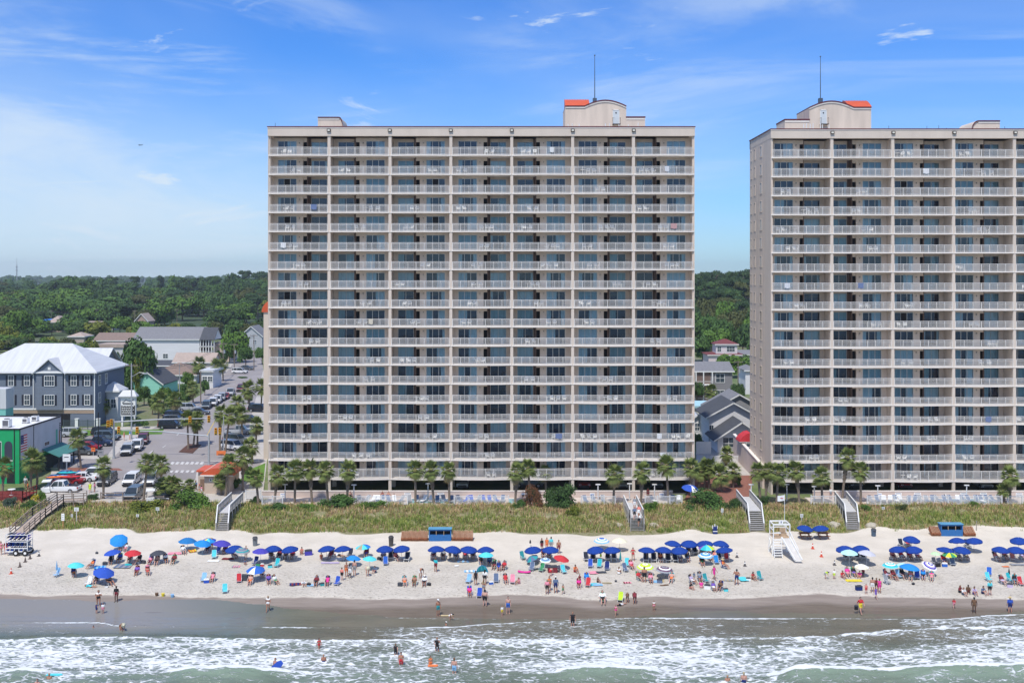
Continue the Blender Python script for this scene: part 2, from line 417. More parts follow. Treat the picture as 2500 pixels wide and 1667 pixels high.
vadd = k.n('ShaderNodeVectorMath', operation='MULTIPLY_ADD'); k.link(warp.outputs['Color'], vadd.inputs[0]); vadd.inputs[1].default_value = (1.5, .8, 0); k.link(k.obj, vadd.inputs[2])
q = vadd.outputs[0]
f1 = k.noise(k.mp(q, (.42, 1.35, .1), R(8)), 1.35, 9, .68, 1.3)
vo = k.n('ShaderNodeTexVoronoi', feature='DISTANCE_TO_EDGE'); vo.inputs['Scale'].default_value = 1.15
k.link(k.mp(q, (.8, 2.0, .1), R(-6)), vo.inputs['Vector'])
lace = k.rng(vo.outputs['Distance'], .0, .2, .17, 0)
f2 = k.noise(k.mp(k.obj, (1, 2.2, .1)), 6.5, 4, .6)
pat = k.math('ADD', k.math('ADD', k.math('MULTIPLY', f1, .98), lace), k.math('MULTIPLY', f2, .22))
thr = k.math('SUBTRACT', 1.02, k.math('MULTIPLY', foam, .66))
fm = k.rng(k.math('SUBTRACT', pat, thr), -.05, .12)
fm = k.math('MULTIPLY', fm, k.rng(foam, .02, .12))
deep = k.mix(k.rng(k.noise(k.mp(k.obj, (.3, .8, 1)), .35, 4), .3, .7), (.10, .128, .098), (.135, .16, .122))
shc = k.mix(k.rng(k.noise(k.mp(k.obj, (.3, 1, 1)), .4, 4), .3, .7), (.125, .12, .088), (.16, .148, .11))
body = k.mix(shal, deep, shc); body = k.mix(k.at('grey').outputs['Fac'], body, (.24, .228, .205))
fc_ = k.at('face').outputs['Fac']; body = k.mix(fc_, body, (.20, .265, .195)); milk = k.rng(foam, .25, .9, 0, .55)
body = k.mix(milk, body, (.33, .41, .375))
c = k.mix(fm, body, (.70, .73, .735))
k.link(c, k.b.inputs['Base Color'])
k.link(k.rng(fm, 0, 1, .14, .85, False), k.b.inputs['Roughness']); k.b.inputs['IOR'].default_value = 1.33
k.link(k.rng(fm, 0, 1, .5, .15, False), k.b.inputs['Specular IOR Level'])
rip = k.noise(k.mp(q, (1, 2.2, .3)), 3.6, 5, .6)
calm = k.rng(k.at('calm').outputs['Fac'], 0, 1, 1, .16)
hh = k.math('ADD', k.math('MULTIPLY', k.math('MULTIPLY', rip, calm), .55), k.math('MULTIPLY', fm, .45))
k.bump(hh, .8, .22)
M_SEA = k.m
xs = frange(-2500, -76, 200)[:-1] + frange(-76, 76, .36) + frange(76, 2500, 200)[1:]
ys = frange(-1500, 80, 150)[:-1] + [80, 84, 87] + frange(88, 118, .13)
nx = len(xs)
vs = []; keep = []; fo = []; sh = []; ca = []
for y in ys:
    for x in xs:
        if y < 88 or abs(x) > 76.5: z = water_z(x, y) if y < 88 else wz(x, y)
        else: z = wz(x, y)
        vs.append((x, y, z))
        if y > 1: px, py = CX+x*F/y, HOR+(HC-z)*F/y
        else: px, py = 0, 9999
        sw = curve(SWASH, px)
        keep.append(py >= sw-.4 or y < 88)
        if py > 1750: fo.append(.12); sh.append(0); ca.append(0); continue
        a1 = curve(FR1, px); a2 = curve(FR2, px)
        d0 = py-sw; d1 = py-a1; d2 = py-a2
        f = 0.0
        e = 2.0*noise.noise((x*.35, y*.35, 12))
        edge = max(0, .25+.75*noise.noise((x*.09, 1.5, 2)))
        f = max(f, .85*edge*math.exp(-abs(d0-1.5)/1.2))                     # swash edge
        if d1 > -1:
            s = .35+.65*min(1, max(0, .6+1.6*noise.noise((x*.07, .5, 9))))
            if px > 1000: s = max(s, .62)
            if 300 < px < 640: s *= .35
            f = max(f, s*math.exp(-max(0, d1)/2.2)*1.0)
            zone = .46*min(1, max(0, (px-720)/250)) if px < 2600 else 0
            if px < 260: zone = .50*min(1, max(0, (py-1519)/6))*min(1, max(.0, (270-px)/120))
            zone *= .8+.5*noise.noise((x*.05, y*.22, 4))
            if 2030 < px < 2200 and py < 1540: zone *= .35
            f = max(f, zone*min(1, (d1+1)/3))
        if d2 > -2+e:
            g = .58+.30*noise.noise((x*.045, y*.20, 7))+.22*noise.noise((x*.15, y*.6, 2))
            g = max(g, 1.0*math.exp(-max(0, d2)/4), .95*math.exp(-abs(d2-52-14*noise.noise((x*.03, 0, 50)))/5)*min(1, max(0, .55+noise.noise((x*.05, 3, 2)))))
            if px < 800: g += .03
            t = y-(cres(x, y)-.6); a = curve(CREST, px)
            if a > .2 and t < .8:                                            # green face of the breaker
                fc = .30+.25*noise.noise((x*.25, y*.6, 5))
                if t > -.5: fc = max(fc, 1.0 - .0*t)
                g = lerp(g, fc, min(1, (a-.2)*3)*min(1, (.8-t)/.5) if t > .3 else min(1, (a-.2)*3))
            elif t < -1.0: g = g*.75
            f = max(f, g*min(1, (d2+2-e)/2.5))
        fo.append(min(1.1, max(0, f)))
        shv = 1-min(1, max(0, (py-1556)/40)); sh.append(shv*min(1, max(.15, (px-520)/300)) if px < 1900 else shv)
        cl = min(1, max(0, (a1+6-py)/10)) if px > 620 else min(1, max(0, (a2-2-py)/10)); ca.append(cl)
fs = []
for j in range(len(ys)-1):
    for i in range(nx-1):
        f = (j*nx+i, j*nx+i+1, (j+1)*nx+i+1, (j+1)*nx+i)
        if all(keep[t] for t in f): fs.append(f)
me = bpy.data.meshes.new('sea'); me.from_pydata(vs, [], fs); me.materials.append(M_SEA)
attr(me, 'foam', fo); attr(me, 'shallow', sh); attr(me, 'calm', ca); attr(me, 'face', [0 if v[1] < 88 else min(1, 1.5*curve(CREST, CX+v[0]*F/v[1])*math.exp(-((v[1]-cres(v[0], v[1])+1.1)/1.8)**2)) for v in vs]); attr(me, 'grey', [0 if v[1] < 88 else min(1, max(0, (700-(CX+v[0]*F/v[1]))/350))*min(1, max(0, (1552-(HOR+(HC-v[2])*F/v[1]))/25)) for v in vs])
me.polygons.foreach_set('use_smooth', [True]*len(fs))
bm = bmesh.new(); bm.from_mesh(me); bmesh.ops.delete(bm, geom=[v for v in bm.verts if not v.link_faces], context='VERTS'); bm.to_mesh(me); bm.free()
tag(mk('sea', me), kind='structure')
# ================================================================ THE TOWERS
M_STUC = mat((.68, .57, .475), .9, .11, .7, .15, 30, name='stucco', stretch=(1.6, 1.6, .25))
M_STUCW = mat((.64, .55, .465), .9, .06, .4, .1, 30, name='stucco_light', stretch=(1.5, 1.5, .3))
M_SLAB = mat((.80, .735, .665), .8, .05, 1.0, name='slab_edge')
M_WHITE = mat((.78, .78, .76), .55, .04, 2, name='white_paint')
M_RLG = mat((.70, .675, .635), .6, .06, 1, name='railing_paint')
M_ALU = mat((.62, .63, .62), .4, .03, 2, name='aluminium')
M_RED = mat((.60, .11, .045), .45, .1, .8, name='red_metal_roof', stretch=(1, 1, 1))
M_MAROON = mat((.13, .022, .025), .6, .1, 2, name='maroon_flashing')
M_DARK = mat((.012, .013, .015), .8, .1, 1, name='dark_interior')
M_BROWN = mat((.17, .12, .10), .85, .1, 2, name='brown_shutter')
M_LAMP = mat((.75, .72, .62), .3, 0, name='lamp_glass')
M_FIX = mat((.05, .035, .03), .5, 0, name='fixture')
M_CONC = mat((.33, .31, .29), .9, .12, .6, .2, name='concrete')
def glass_mat(name, tint, refl=.22, col=(.66, .80, .88)):
    m = bpy.data.materials.new(name); m.use_nodes = True; t = m.node_tree; t.nodes.clear()
    o = t.nodes.new('ShaderNodeOutputMaterial'); g = t.nodes.new('ShaderNodeBsdfGlossy'); g.inputs['Roughness'].default_value = .03
    g.inputs['Color'].default_value = (.85, .92, 1, 1)
    tr = t.nodes.new('ShaderNodeBsdfTransparent'); tr.inputs[0].default_value = (*col, 1)
    mx_ = t.nodes.new('ShaderNodeMixShader'); fr = t.nodes.new('ShaderNodeFresnel'); fr.inputs[0].default_value = 1.5
    a = t.nodes.new('ShaderNodeMath'); a.operation = 'ADD'; a.inputs[1].default_value = refl; t.links.new(fr.outputs[0], a.inputs[0])
    n = t.nodes.new('ShaderNodeTexNoise'); n.inputs['Scale'].default_value = .8; c = t.nodes.new('ShaderNodeTexCoord'); t.links.new(c.outputs['Object'], n.inputs['Vector'])
    bp = t.nodes.new('ShaderNodeBump'); bp.inputs['Strength'].default_value = .08; bp.inputs['Distance'].default_value = .1; t.links.new(n.outputs[0], bp.inputs['Height']); t.links.new(bp.outputs[0], g.inputs['Normal'])
    t.links.new(a.outputs[0], mx_.inputs[0]); t.links.new(tr.outputs[0], mx_.inputs[1]); t.links.new(g.outputs[0], mx_.inputs[2]); t.links.new(mx_.outputs[0], o.inputs[0])
    return m
M_GLASS = glass_mat('window_glass', 0, .03)
M_CURT = mat((.74, .82, .80), .9, .16, 1.0, name='curtain', stretch=(14, 1, .3))
M_CURT2 = mat((.40, .56, .58), .9, .18, 1.0, name='curtain_sheer', stretch=(10, 1, .3))
M_ROOM = mat((.015, .035, .085), .9, .3, 1.2, name='room')  # dark backing close behind the glass, painted to stand in for room darkness
FH = 46.4*154/F                                         # floor height
FY = 154.0; BAY = 148.6*154/F; NF = 18
def rail_mesh(tall=False, seed=0):
    """bowed balcony rail for one bay, origin at the left column centre, slab top"""
    b = MB(); H = 1.07 if not tall else 1.5
    def pt(x, z): 
        t = (x-.25)/(BAY-.5); return Vector((x, -.10-.42*math.sin(math.pi*min(1, max(0, t)))**.7, z))
    xs = frange(.25, BAY-.25, .5)
    for z, w, h in ((H, .08, .07), (H-.17, .04, .045), (.10, .04, .05)):
        for a, c in zip(xs, xs[1:]): b.bar(pt(a, z), pt(c, z), w, h)
    npost = 7
    for i in range(npost+1):
        x = lerp(.25, BAY-.25, i/npost); p = pt(x, 0); b.box(p.x-.035, p.x+.035, p.y-.03, p.y+.03, 0, H)
    n = 72
    for i in range(n):
        x = lerp(.25, BAY-.25, (i+.5)/n); p = pt(x, 0); b.box(p.x-.016, p.x+.016, p.y-.012, p.y+.012, .10, H-.17)
    return b
me_rail = rail_mesh().mesh('balcony_railing', M_RLG); me_railt = rail_mesh(True).mesh('balcony_railing', M_RLG)
def door_mb(w, npan, kind, rnd):
    """sliding glass door, origin bottom left, front at y=0"""
    b = MB(); H = 2.32; f = .07
    b.box(0, w, -.04, .04, 0, .06, 0); b.box(0, w, -.04, .04, H-f, H, 0)
    for i in range(npan+1):
        x = lerp(f/2, w-f/2, i/npan); b.box(x-f/2, x+f/2, -.04, .04, .06, H-f, 0)
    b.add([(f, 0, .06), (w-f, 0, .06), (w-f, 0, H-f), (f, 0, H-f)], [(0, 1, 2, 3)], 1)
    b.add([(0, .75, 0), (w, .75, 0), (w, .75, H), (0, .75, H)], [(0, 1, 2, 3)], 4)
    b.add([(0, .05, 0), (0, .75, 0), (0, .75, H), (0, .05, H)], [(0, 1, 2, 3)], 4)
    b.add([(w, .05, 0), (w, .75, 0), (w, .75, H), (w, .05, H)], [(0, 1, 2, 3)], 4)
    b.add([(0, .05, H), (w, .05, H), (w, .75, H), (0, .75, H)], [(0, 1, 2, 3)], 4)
    def curt(a, c, m):
        n = max(2, int((c-a)/.12)); vs = []
        for i in range(n+1):
            x = lerp(a, c, i/n); y = .16+(.04 if i % 2 else 0); vs += [(x, y, .05), (x, y, H-.08)]
        b.add(vs, [(2*i, 2*i+2, 2*i+3, 2*i+1) for i in range(n)], m)
    if kind == 'both': e = w*rnd.uniform(.14, .26); curt(f, e, 2); curt(w-e, w-f, 2)
    elif kind == 'full': curt(f, w-f, rnd.choice((2, 3)))
    elif kind == 'sheer': curt(f, w-f, 3)
    elif kind == 'left': curt(f, w*rnd.uniform(.35, .6), rnd.choice((2, 3)))
    elif kind == 'right': curt(w*rnd.uniform(.4, .65), w-f, rnd.choice((2, 3)))
    elif kind == 'gap': curt(f, w*.36, 3); curt(w*.62, w-f, 2)
    elif kind == 'open': b.box(w*.34, w*.64, -.05, -.045, .08, H-.09, 5)
    return b
rr = random.Random(5)
kinds = ['none', 'both', 'both', 'full', 'full', 'left', 'right', 'gap', 'sheer', 'both', 'gap', 'open', 'left', 'none', 'right', 'both']
DM = [M_ALU, M_GLASS, M_CURT, M_CURT2, M_ROOM, M_DARK]
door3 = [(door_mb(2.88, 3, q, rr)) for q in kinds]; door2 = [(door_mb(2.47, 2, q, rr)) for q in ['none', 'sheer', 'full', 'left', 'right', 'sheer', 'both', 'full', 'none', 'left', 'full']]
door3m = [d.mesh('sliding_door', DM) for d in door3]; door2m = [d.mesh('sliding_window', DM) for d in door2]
BT = {'A': None, 'B': None}
def append(dst, src, off, mirror=None):
    o = len(dst.v); 
    for v in src.v: dst.v.append((v[0]+off[0], v[1]+off[1], v[2]+off[2]))
    dst.f.extend([tuple(i+o for i in f) for f in src.f]); dst.m.extend(src.m)

def plastic_chair():
    b = MB()
    for sx in (-1, 1):
        b.bar((sx*.24, -.22, 0), (sx*.22, -.18, .42), .04); b.bar((sx*.26, .25, 0), (sx*.22, .18, .42), .04)
        b.bar((sx*.25, -.22, .42), (sx*.27, -.22, .62), .04); b.bar((sx*.27, -.24, .63), (sx*.26, .22, .66), .06, .03)
    b.box(-.24, .24, -.24, .22, .40, .44)
    for i in range(6):
        x = -.2+.08*i; b.bar((x, .20, .44), (x, .30, .88), .045, .02)
    b.bar((-.24, .30, .88), (.24, .30, .88), .05, .06); b.bar((-.24, .20, .42), (-.25, .31, .9), .045); b.bar((.24, .20, .42), (.25, .31, .9), .045)
    return b
M_PLAS = mat((.80, .80, .78), .5, .03, 3, name='white_plastic')
me_pchair = plastic_chair().mesh('plastic_chair', M_PLAS)
def ptable():
    b = MB(); b.cone((0, 0, .68), (0, 0, .71), .40, .40, 14); b.cone((0, 0, .05), (0, 0, .68), .05, .05, 8)
    for i in range(4):
        a = math.pi/2*i; b.bar((0, 0, .1), (.33*math.cos(a), .33*math.sin(a), .02), .05)
    return b
me_ptable = ptable().mesh('plastic_table', M_PLAS)
def towelm(w=.8, h=.9):
    vs = [];n = 8
    for i in range(n+1):
        x = w*i/n; vs += [(x, .02*math.sin(i*2.2), 0), (x, .02*math.sin(i*2.2)+.0, -h+.05*math.sin(i)), ]
    b = MB(); b.add(vs, [(2*i, 2*i+1, 2*i+3, 2*i+2) for i in range(n)]); 
    vs2 = [(v[0], v[1]+.012, v[2]) for v in vs]; b.add(vs2, [(2*i, 2*i+2, 2*i+3, 2*i+1) for i in range(n)])
    return b

TWC = [(.7, .7, .7), (.62, .63, .66), (.2, .42, .45), (.5, .3, .3), (.15, .2, .35), (.7, .7, .7), (.6, .55, .45)]
def tower(name, label, x0, zoff, types, xend_px, which, seed, nvis):
    rnd = random.Random(seed)
    nb = len(types); W = nb*BAY; x1 = x0+W
    zb = HC-(1167-HOR)*FY/F + zoff                       # lowest slab
    zt = HC-(332.7-HOR)*FY/F + zoff                      # underside of fascia
    zr = HC-(311.5-HOR)*FY/F + zoff                      # roof
    D = 13.6; yb = FY+D
    T = thing(name, label, 'apartment building', (x0, FY, zg(FY)))
    z0 = zg(FY)
    def L(z): return z-z0
    # ---- walls, local coords: x from 0..W, y from 0..D
    w = MB()
    for k_ in range(NF):
        zs = L(zb+FH*k_); zt_ = zs+FH-.2 if k_ < NF-1 else L(zt)
        for i, tp in enumerate(types):
            bx = i*BAY
            def bxm(a, c, y0, y1, m=0):
                if tp == 'A': a, c = BAY-c, BAY-a
                w.box(bx+a, bx+c, y0, y1, zs, zt_, m)
            def bxz(a, c, y0, y1, za, zc_, m=0):
                if tp == 'A': a, c = BAY-c, BAY-a
                w.box(bx+a, bx+c, y0, y1, za, zc_, m)
            # recessed wall with the window hole (window .83-3.30), passage door 3.72-4.25
            bxm(.15, .83, 3.1, 3.3); bxm(3.30, 3.62, 3.1, 3.3, 1); bxz(.83, 3.30, 3.1, 3.3, zs+2.33, zt_)
            bxz(.83, 3.30, 3.1, 3.3, zs, zs+.02)
            bxm(3.62, 3.74, 1.95, 3.1, 1)
            bxm(4.30, 5.27, 1.9, 2.1); bxm(8.16, BAY-.15, 1.9, 2.1); bxz(5.27, 8.16, 1.9, 2.1, zs+2.33, zt_)
            bxz(3.74, 4.30, 1.96, 2.1, zs+2.15, zt_)
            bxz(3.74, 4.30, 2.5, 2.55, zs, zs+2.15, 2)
            bxz(3.74, 4.30, 3.1, 3.3, zs, zt_, 2)
    for i in range(1, nb):
        w.box(i*BAY-.13, i*BAY+.13, .02, 3.3, L(zb), L(zt))
    w.box(0.0, .30, .02, D, L(zb)-2.4, L(zt)+.01); w.box(W-.30, W, .02, D, L(zb)-2.4, L(zt)+.01)
    w.box(.3, W-.3, D-.3, D, L(zb)-.2, L(zt))
    w.box(.3, W-.3, 4.1, D-.35, L(zb)-.2, L(zt)-.3)
    w.build('wall', [M_STUC, M_BROWN, M_DARK], T)
    [MB().box(xq, xq+.004, .35, 3.4, L(zb)-2.4, L(zt)).build('end_wall_coat', M_STUCW, T) for xq in (-.004, W)]  # thin coat: front strip's own tone, also meant to offset dim light
    # ---- slabs
    for k_ in range(NF):
        zs = L(zb+FH*k_); b = MB()
        for i in range(nb):
            poly = []
            n = 14
            for j in range(n+1):
                x = lerp(.05, BAY-.05, j/n); t = (x-.25)/(BAY-.5)
                poly.append((i*BAY+x, -.16-.42*math.sin(math.pi*min(1, max(0, t)))**.7))
            poly += [(i*BAY+BAY-.05, 4.1), (i*BAY+.05, 4.1)]
            b.prism(poly, 'z', zs-.2, zs)
        b.build('balcony_slab', M_SLAB, T)
    # ---- columns
    for i in range(nb+1):
        b = MB(); x = i*BAY
        wdt = .22 if 0 < i < nb else .1
        xa = max(-.02, x-wdt); xb = min(W+.02, x+wdt)
        b.box(xa, xb, -.10, .3, L(zb)-2.5, L(zt)); b.build('column', M_STUCW, T)
    # ---- fascia, roof, parapet
    b = MB(); b.box(-.05, W+.05, -.22, .5, L(zt), L(zr)); b.box(-.02, .5, .5, D, L(zt), L(zr)); b.box(W-.5, W+.02, .5, D, L(zt), L(zr)); b.box(-.02, W+.02, D-.4, D+.05, L(zt)-.01, L(zr)-.003)
    b.build('fascia', M_STUCW, T)
    b = MB(); b.box(-.12, W+.12, -.30, .45, L(zr), L(zr)+.14); b.box(-.12, .3, .45, D+.1, L(zr), L(zr)+.137); b.box(W-.3, W+.12, .45, D+.1, L(zr), L(zr)+.137); b.build('roof_edge', M_MAROON, T)
    b = MB(); b.box(-.10, W+.10, -.27, -.22, L(zr)-.12, L(zr)); b.build('cornice', M_SLAB, T)
    b = MB(); b.box(.2, W-.2, .4, D-.2, L(zr)-.6, L(zr)-.4); b.build('roof', M_CONC, T)
    for i in range(1, nb):
        b = MB(); x = i*BAY; b.box(x-.28, x+.28, -.42, -.225, L(zr)-.68, L(zr)-.28, 0); b.box(x-.17, x+.17, -.44, -.421, L(zr)-.6, L(zr)-.37, 1); b.build('floodlight', [M_FIX, M_LAMP], T)
    # ---- rails, doors
    cr = 0; stuff = MB(); cd = 0; dstuff = MB(); wstuff = MB(); lstuff = MB(); lamp = MB(); lamp.box(-.06, .06, -.12, 0, -.1, .12, 0); lamp.box(-.045, .045, -.125, -.121, -.08, .04, 1)
    lm = lamp.mesh('wall_lamp', [M_FIX, M_LAMP])
    railb = rail_mesh(); railtb = rail_mesh(True); cw = 0; cl = 0
    for k_ in range(NF):
        zs = L(zb+FH*k_)
        for i, tp in enumerate(types):
            bx = i*BAY
            if cr < 100: mk('balcony_railing', me_railt if k_ == 0 else me_rail, T, (bx, 0, zs)); cr += 1
            else: append(stuff, railb, (bx, 0, zs))
            a = 5.28 if tp == 'B' else BAY-8.16
            j = rnd.randrange(len(door3)); pos = (bx+a, 1.97, zs)
            if cd < 100: mk('sliding_door', door3m[j], T, pos); cd += 1
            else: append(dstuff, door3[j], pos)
            a = .83 if tp == 'B' else BAY-3.30
            j = rnd.randrange(len(door2)); pos = (bx+a, 3.17, zs)
            if cw < 100: mk('window', door2m[j], T, pos); cw += 1
            else: append(wstuff, door2[j], pos)
            a = 4.85 if tp == 'B' else BAY-4.85
            if cl < 100: mk('wall_lamp', lm, T, (bx+a, 1.9, zs+1.95)); cl += 1
            else: append(lstuff, lamp, (bx+a, 1.9, zs+1.95))
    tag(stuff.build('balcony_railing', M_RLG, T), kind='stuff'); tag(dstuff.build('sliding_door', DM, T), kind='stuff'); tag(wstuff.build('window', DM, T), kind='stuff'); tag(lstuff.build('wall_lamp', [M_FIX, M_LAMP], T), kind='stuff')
    # ---- parking level
    b = MB()
    b.box(.3, W-.3, 6, 6.3, L(zb)-2.6, L(zb)-.2, 0) if False else None
    for i in range(1, nb):
        b.box(i*BAY-.3, i*BAY+.3, 4.5, 5.1, -.2, L(zb)-.2); b.box(i*BAY-.3, i*BAY+.3, D-1, D-.4, -.2, L(zb)-.2)
    b.build('parking_pillars', M_STUC, T)
    b = MB(); b.box(.3, W-.3, 4.1, D-.3, L(zb)-.45, L(zb)-.2); b.build('parking_ceiling', M_CONC, T)
    b = MB()
    for i in range(0, nb, 1):
        if rnd.random() < .6: b.box(i*BAY+1, i*BAY+rnd.uniform(4, 8), D-.3, D, -.1, L(zb)-.2)
    b.build('parking_back_wall', M_CONC, T)
    b = MB(); b.box(0.1, W-.1, .2, D, -.25, .0+.05); b.build('parking_floor', mat((.10, .10, .10), .9, .2, .5, name='parking_asphalt'), T)
    # ---- things on the balconies
    tw = 'left tower' if which == 0 else 'right tower'
    for k_ in range(NF):
        for i in range(nvis):
            fl = NF-k_
            base = 'on %s balcony, %s floor from top, %s column' % (tw, ordinal(fl), ordinal(i+1))
            q = rnd.random()
            nchair = 0 if q < .42 else (2 if q < .9 else 3)
            if which == 1: nchair = 0 if q < .5 else 2
            x = rnd.uniform(.9, 6.5)
            for c in range(nchair):
                xx = x+c*rnd.uniform(.75, 1.1)
                o = mk('plastic_chair', me_pchair, None, (x0+i*BAY+xx, FY+rnd.uniform(.25, .7), zb+FH*k_), rnd.uniform(-.5, .5))
                if nchair == 1: wd = ''
                elif nchair == 2: wd = ('left-hand ', 'right-hand ')[c]
                else: wd = ('left-hand ', 'middle ', 'right-hand ')[c]
                tag(o, wd+'white plastic chair '+base, 'chair', 'white chairs on the tower balconies')
            if rnd.random() < .08:
                o = towelm(rnd.uniform(.6, 1.0), .8).build('hung_towel', mat(rnd.choice(TWC), .9, .1, 4, name='towel'), None, (x0+i*BAY+rnd.uniform(1.5, 7), FY-.60, zb+FH*k_+1.1)); tag(o, 'towel hung over the rail '+base, 'towel', 'towels on the balcony rails')
            if nchair and rnd.random() < .22:
                o = mk('plastic_table', me_ptable, None, (x0+i*BAY+x-.75 if x > 1.6 else x0+i*BAY+x+nchair*1.05+.5, FY+.8, zb+FH*k_))
                tag(o, 'round white table '+base, 'table', 'white tables on the tower balconies')
    return T, zr, zb, x0, x1

T1, ZR1, ZB1, XA1, XB1 = tower('apartment_tower', 'beige eighteen-storey apartment tower with seven columns of balconies, left of the two', (655-CX)*FY/F, 0, 'ABBABAB', 1697, 0, 11, 7)
T2, ZR2, ZB2, XA2, XB2 = tower('apartment_tower', 'beige apartment tower cut off by the right edge, its windowed left end showing', (1882-CX)*FY/F, -.34, 'ABAABA', 2900, 1, 23, 5)

# ---- end wall windows of the right tower (west side faces left)
def side_windows():
    for k_ in range(NF):
        for px, wd in ((1858, 1.0), (1843, .65), (1834.5, .65)):
            Y = XA2*F/(px-CX); y = Y-FY; z = ZB2+FH*k_-zg(FY)+.75
            b = MB(); b.box(-.06, .0, y-wd/2-.12, y+wd/2+.12, z-.12, z, 0); b.box(-.06, 0, y-wd/2-.12, y+wd/2+.12, z+1.55, z+1.67, 0)
            b.box(-.05, 0, y-wd/2-.12, y-wd/2, z, z+1.55, 0); b.box(-.05, 0, y+wd/2, y+wd/2+.12, z, z+1.55, 0)
            b.box(-.012, 0, y-wd/2, y+wd/2, z, z+1.55, 1); b.box(-.03, -.012, y-.025, y+.025, z, z+1.55, 0)
            b.build('end_window', [M_STUCW, mat((.05, .06, .08), .1, 0, spec=.8, name='dark_glass')], T2)
side_windows()

# ---- roof structures
def barrel(T, pts_px, Y, depth, z_bot, wallm, name='penthouse'):
    """front outline from photo pixels extruded back"""
    loc = T.location
    poly = [((px-CX)*Y/F-loc.x, HC-(py-HOR)*Y/F-loc.z) for px, py in pts_px]
    b = MB(); b.prism(poly+[(poly[-1][0], z_bot), (poly[0][0], z_bot)], 'y', Y-FY, Y-FY+depth, 0)
    pm = b.build(name, M_STUC, T)
    return poly, pm
def roofcap(T, poly, y0, y1, th, ov, mats, pm):
    b = MB()
    for (x0, z0), (x1, z1) in zip(poly, poly[1:]):
        b.add([(x0, y0-ov, z0), (x1, y0-ov, z1), (x1, y1+ov, z1), (x0, y1+ov, z0), (x0, y0-ov, z0+th), (x1, y0-ov, z1+th), (x1, y1+ov, z1+th), (x0, y1+ov, z0+th)],
              [(0, 3, 2, 1), (4, 5, 6, 7), (0, 1, 5, 4), (1, 2, 6, 5), (2, 3, 7, 6), (3, 0, 4, 7)], 0)
    b.build('roof', mats, pm)
def penthouse(T, L0, L1, A0, A1, apex, base, flat, Y, door, mirror, wing, ant, antx):
    # L0..L1 outer extents, arch from A0 to A1, flat elsewhere
    arch = []
    for i in range(13):
        t = i/12; px = lerp(A0, A1, t); arch.append((px, base-(base-apex)*math.sin(math.pi*(.08+.84*t))**1.0+ (base-apex)*math.sin(math.pi*.08)))
    arch = [(px, min(py, base)) for px, py in arch]
    pts = ([(L0, base)] + arch) if not mirror else (arch + [(L1, base)])
    zbot = HC-(312-HOR)*FY/F-T.location.z-.5
    poly, pm = barrel(T, pts, Y, 7.0, zbot, M_STUC)
    roofcap(T, poly, Y-FY, Y-FY+7, .17, .15, M_MAROON, pm)
    b = MB()
    for (x0, z0), (x1, z1) in zip(poly, poly[1:]):
        b.add([(x0, Y-FY-.10, z0-.22), (x1, Y-FY-.10, z1-.22), (x1, Y-FY-.10, z1), (x0, Y-FY-.10, z0), (x0, Y-FY-.0, z0-.22), (x1, Y-FY, z1-.22), (x1, Y-FY, z1), (x0, Y-FY, z0)],
              [(0, 1, 2, 3), (4, 7, 6, 5), (0, 3, 7, 4), (1, 5, 6, 2), (0, 4, 5, 1), (3, 2, 6, 7)])
    b.build('trim', M_SLAB, pm)
    # red ribbed roof over the flat end, sloping up to the back
    fx0, fx1 = (poly[0][0], (A0+12-CX)*Y/F-T.location.x) if not mirror else ((A1-12-CX)*Y/F-T.location.x, poly[-1][0])
    zf = poly[0][1] if not mirror else poly[-1][1]
    b = MB(); y0 = Y-FY-.12; pr = []
    for i in range(7):
        t = i/6; pr.append((y0+3.2*t, zf+.17+1.4*math.sin(t*math.pi/2)))
    for (ya, za), (yb_, zb_) in zip(pr, pr[1:]):
        b.add([(fx0, ya, za), (fx1, ya, za), (fx1, yb_, zb_), (fx0, yb_, zb_)], [(0, 1, 2, 3)])
        n = int((fx1-fx0)/.4)
        for j in range(n+1):
            x = lerp(fx0, fx1, j/n); b.bar((x, ya, za+.02), (x, yb_, zb_+.02), .05)
    b.add([(fx0, p[0], p[1]) for p in pr]+[(fx0, pr[-1][0], zf+.17)], [tuple(range(len(pr)+1))]); b.add([(fx1, p[0], p[1]) for p in pr]+[(fx1, pr[-1][0], zf+.17)], [tuple(range(len(pr)+1))])
    b.add([(fx0, pr[-1][0], zf+.17), (fx1, pr[-1][0], zf+.17), (fx1, pr[-1][0], pr[-1][1]), (fx0, pr[-1][0], pr[-1][1])], [(0, 1, 2, 3)])
    b.build('red_roof', M_RED, pm)
    a = P(door, 304, Y)-T.location; x = a.x; z = a.z
    b = MB(); y = Y-FY; b.box(x-.44, x+.44, y-.05, y, z, z+2.15, 0); b.box(x-.52, x-.44, y-.08, y, z, z+2.25, 1); b.box(x+.44, x+.52, y-.08, y, z, z+2.25, 1); b.box(x-.52, x+.52, y-.08, y, z+2.15, z+2.25, 1)
    b.box(x-.44, x+.44, y-.06, y-.05, z+1.02, z+1.06, 1); b.ball((x, y-.06, z+1.75), .12, 2, 8, 5, (1, .3, 1)); b.box(x-.38, x-.32, y-.1, y-.05, z+.95, z+1.05, 2)
    b.build('door', [mat((.62, .66, .68), .5, .05, name='door_paint'), M_WHITE, M_DARK], pm)
    b = MB(); b.box(x-.6, x+.6, y-.9, y-.08, z-.12, z-.02); 
    for xx in (x-.58, x+.58): b.bar((xx, y-.85, z-.05), (xx, y-.85, z+.9), .04); b.bar((xx, y-.85, z+.9), (xx, y-.1, z+.9), .04)
    b.build('door_landing', M_FIX, pm)
    # low wing
    p0 = P(wing[0], wing[2], Y)-T.location; p1 = P(wing[1], wing[2], Y)-T.location
    b = MB(); b.box(p0.x, p1.x, Y-FY, Y-FY+5, zbot, p0.z)
    wg = b.build('penthouse_wing', M_STUC, T)
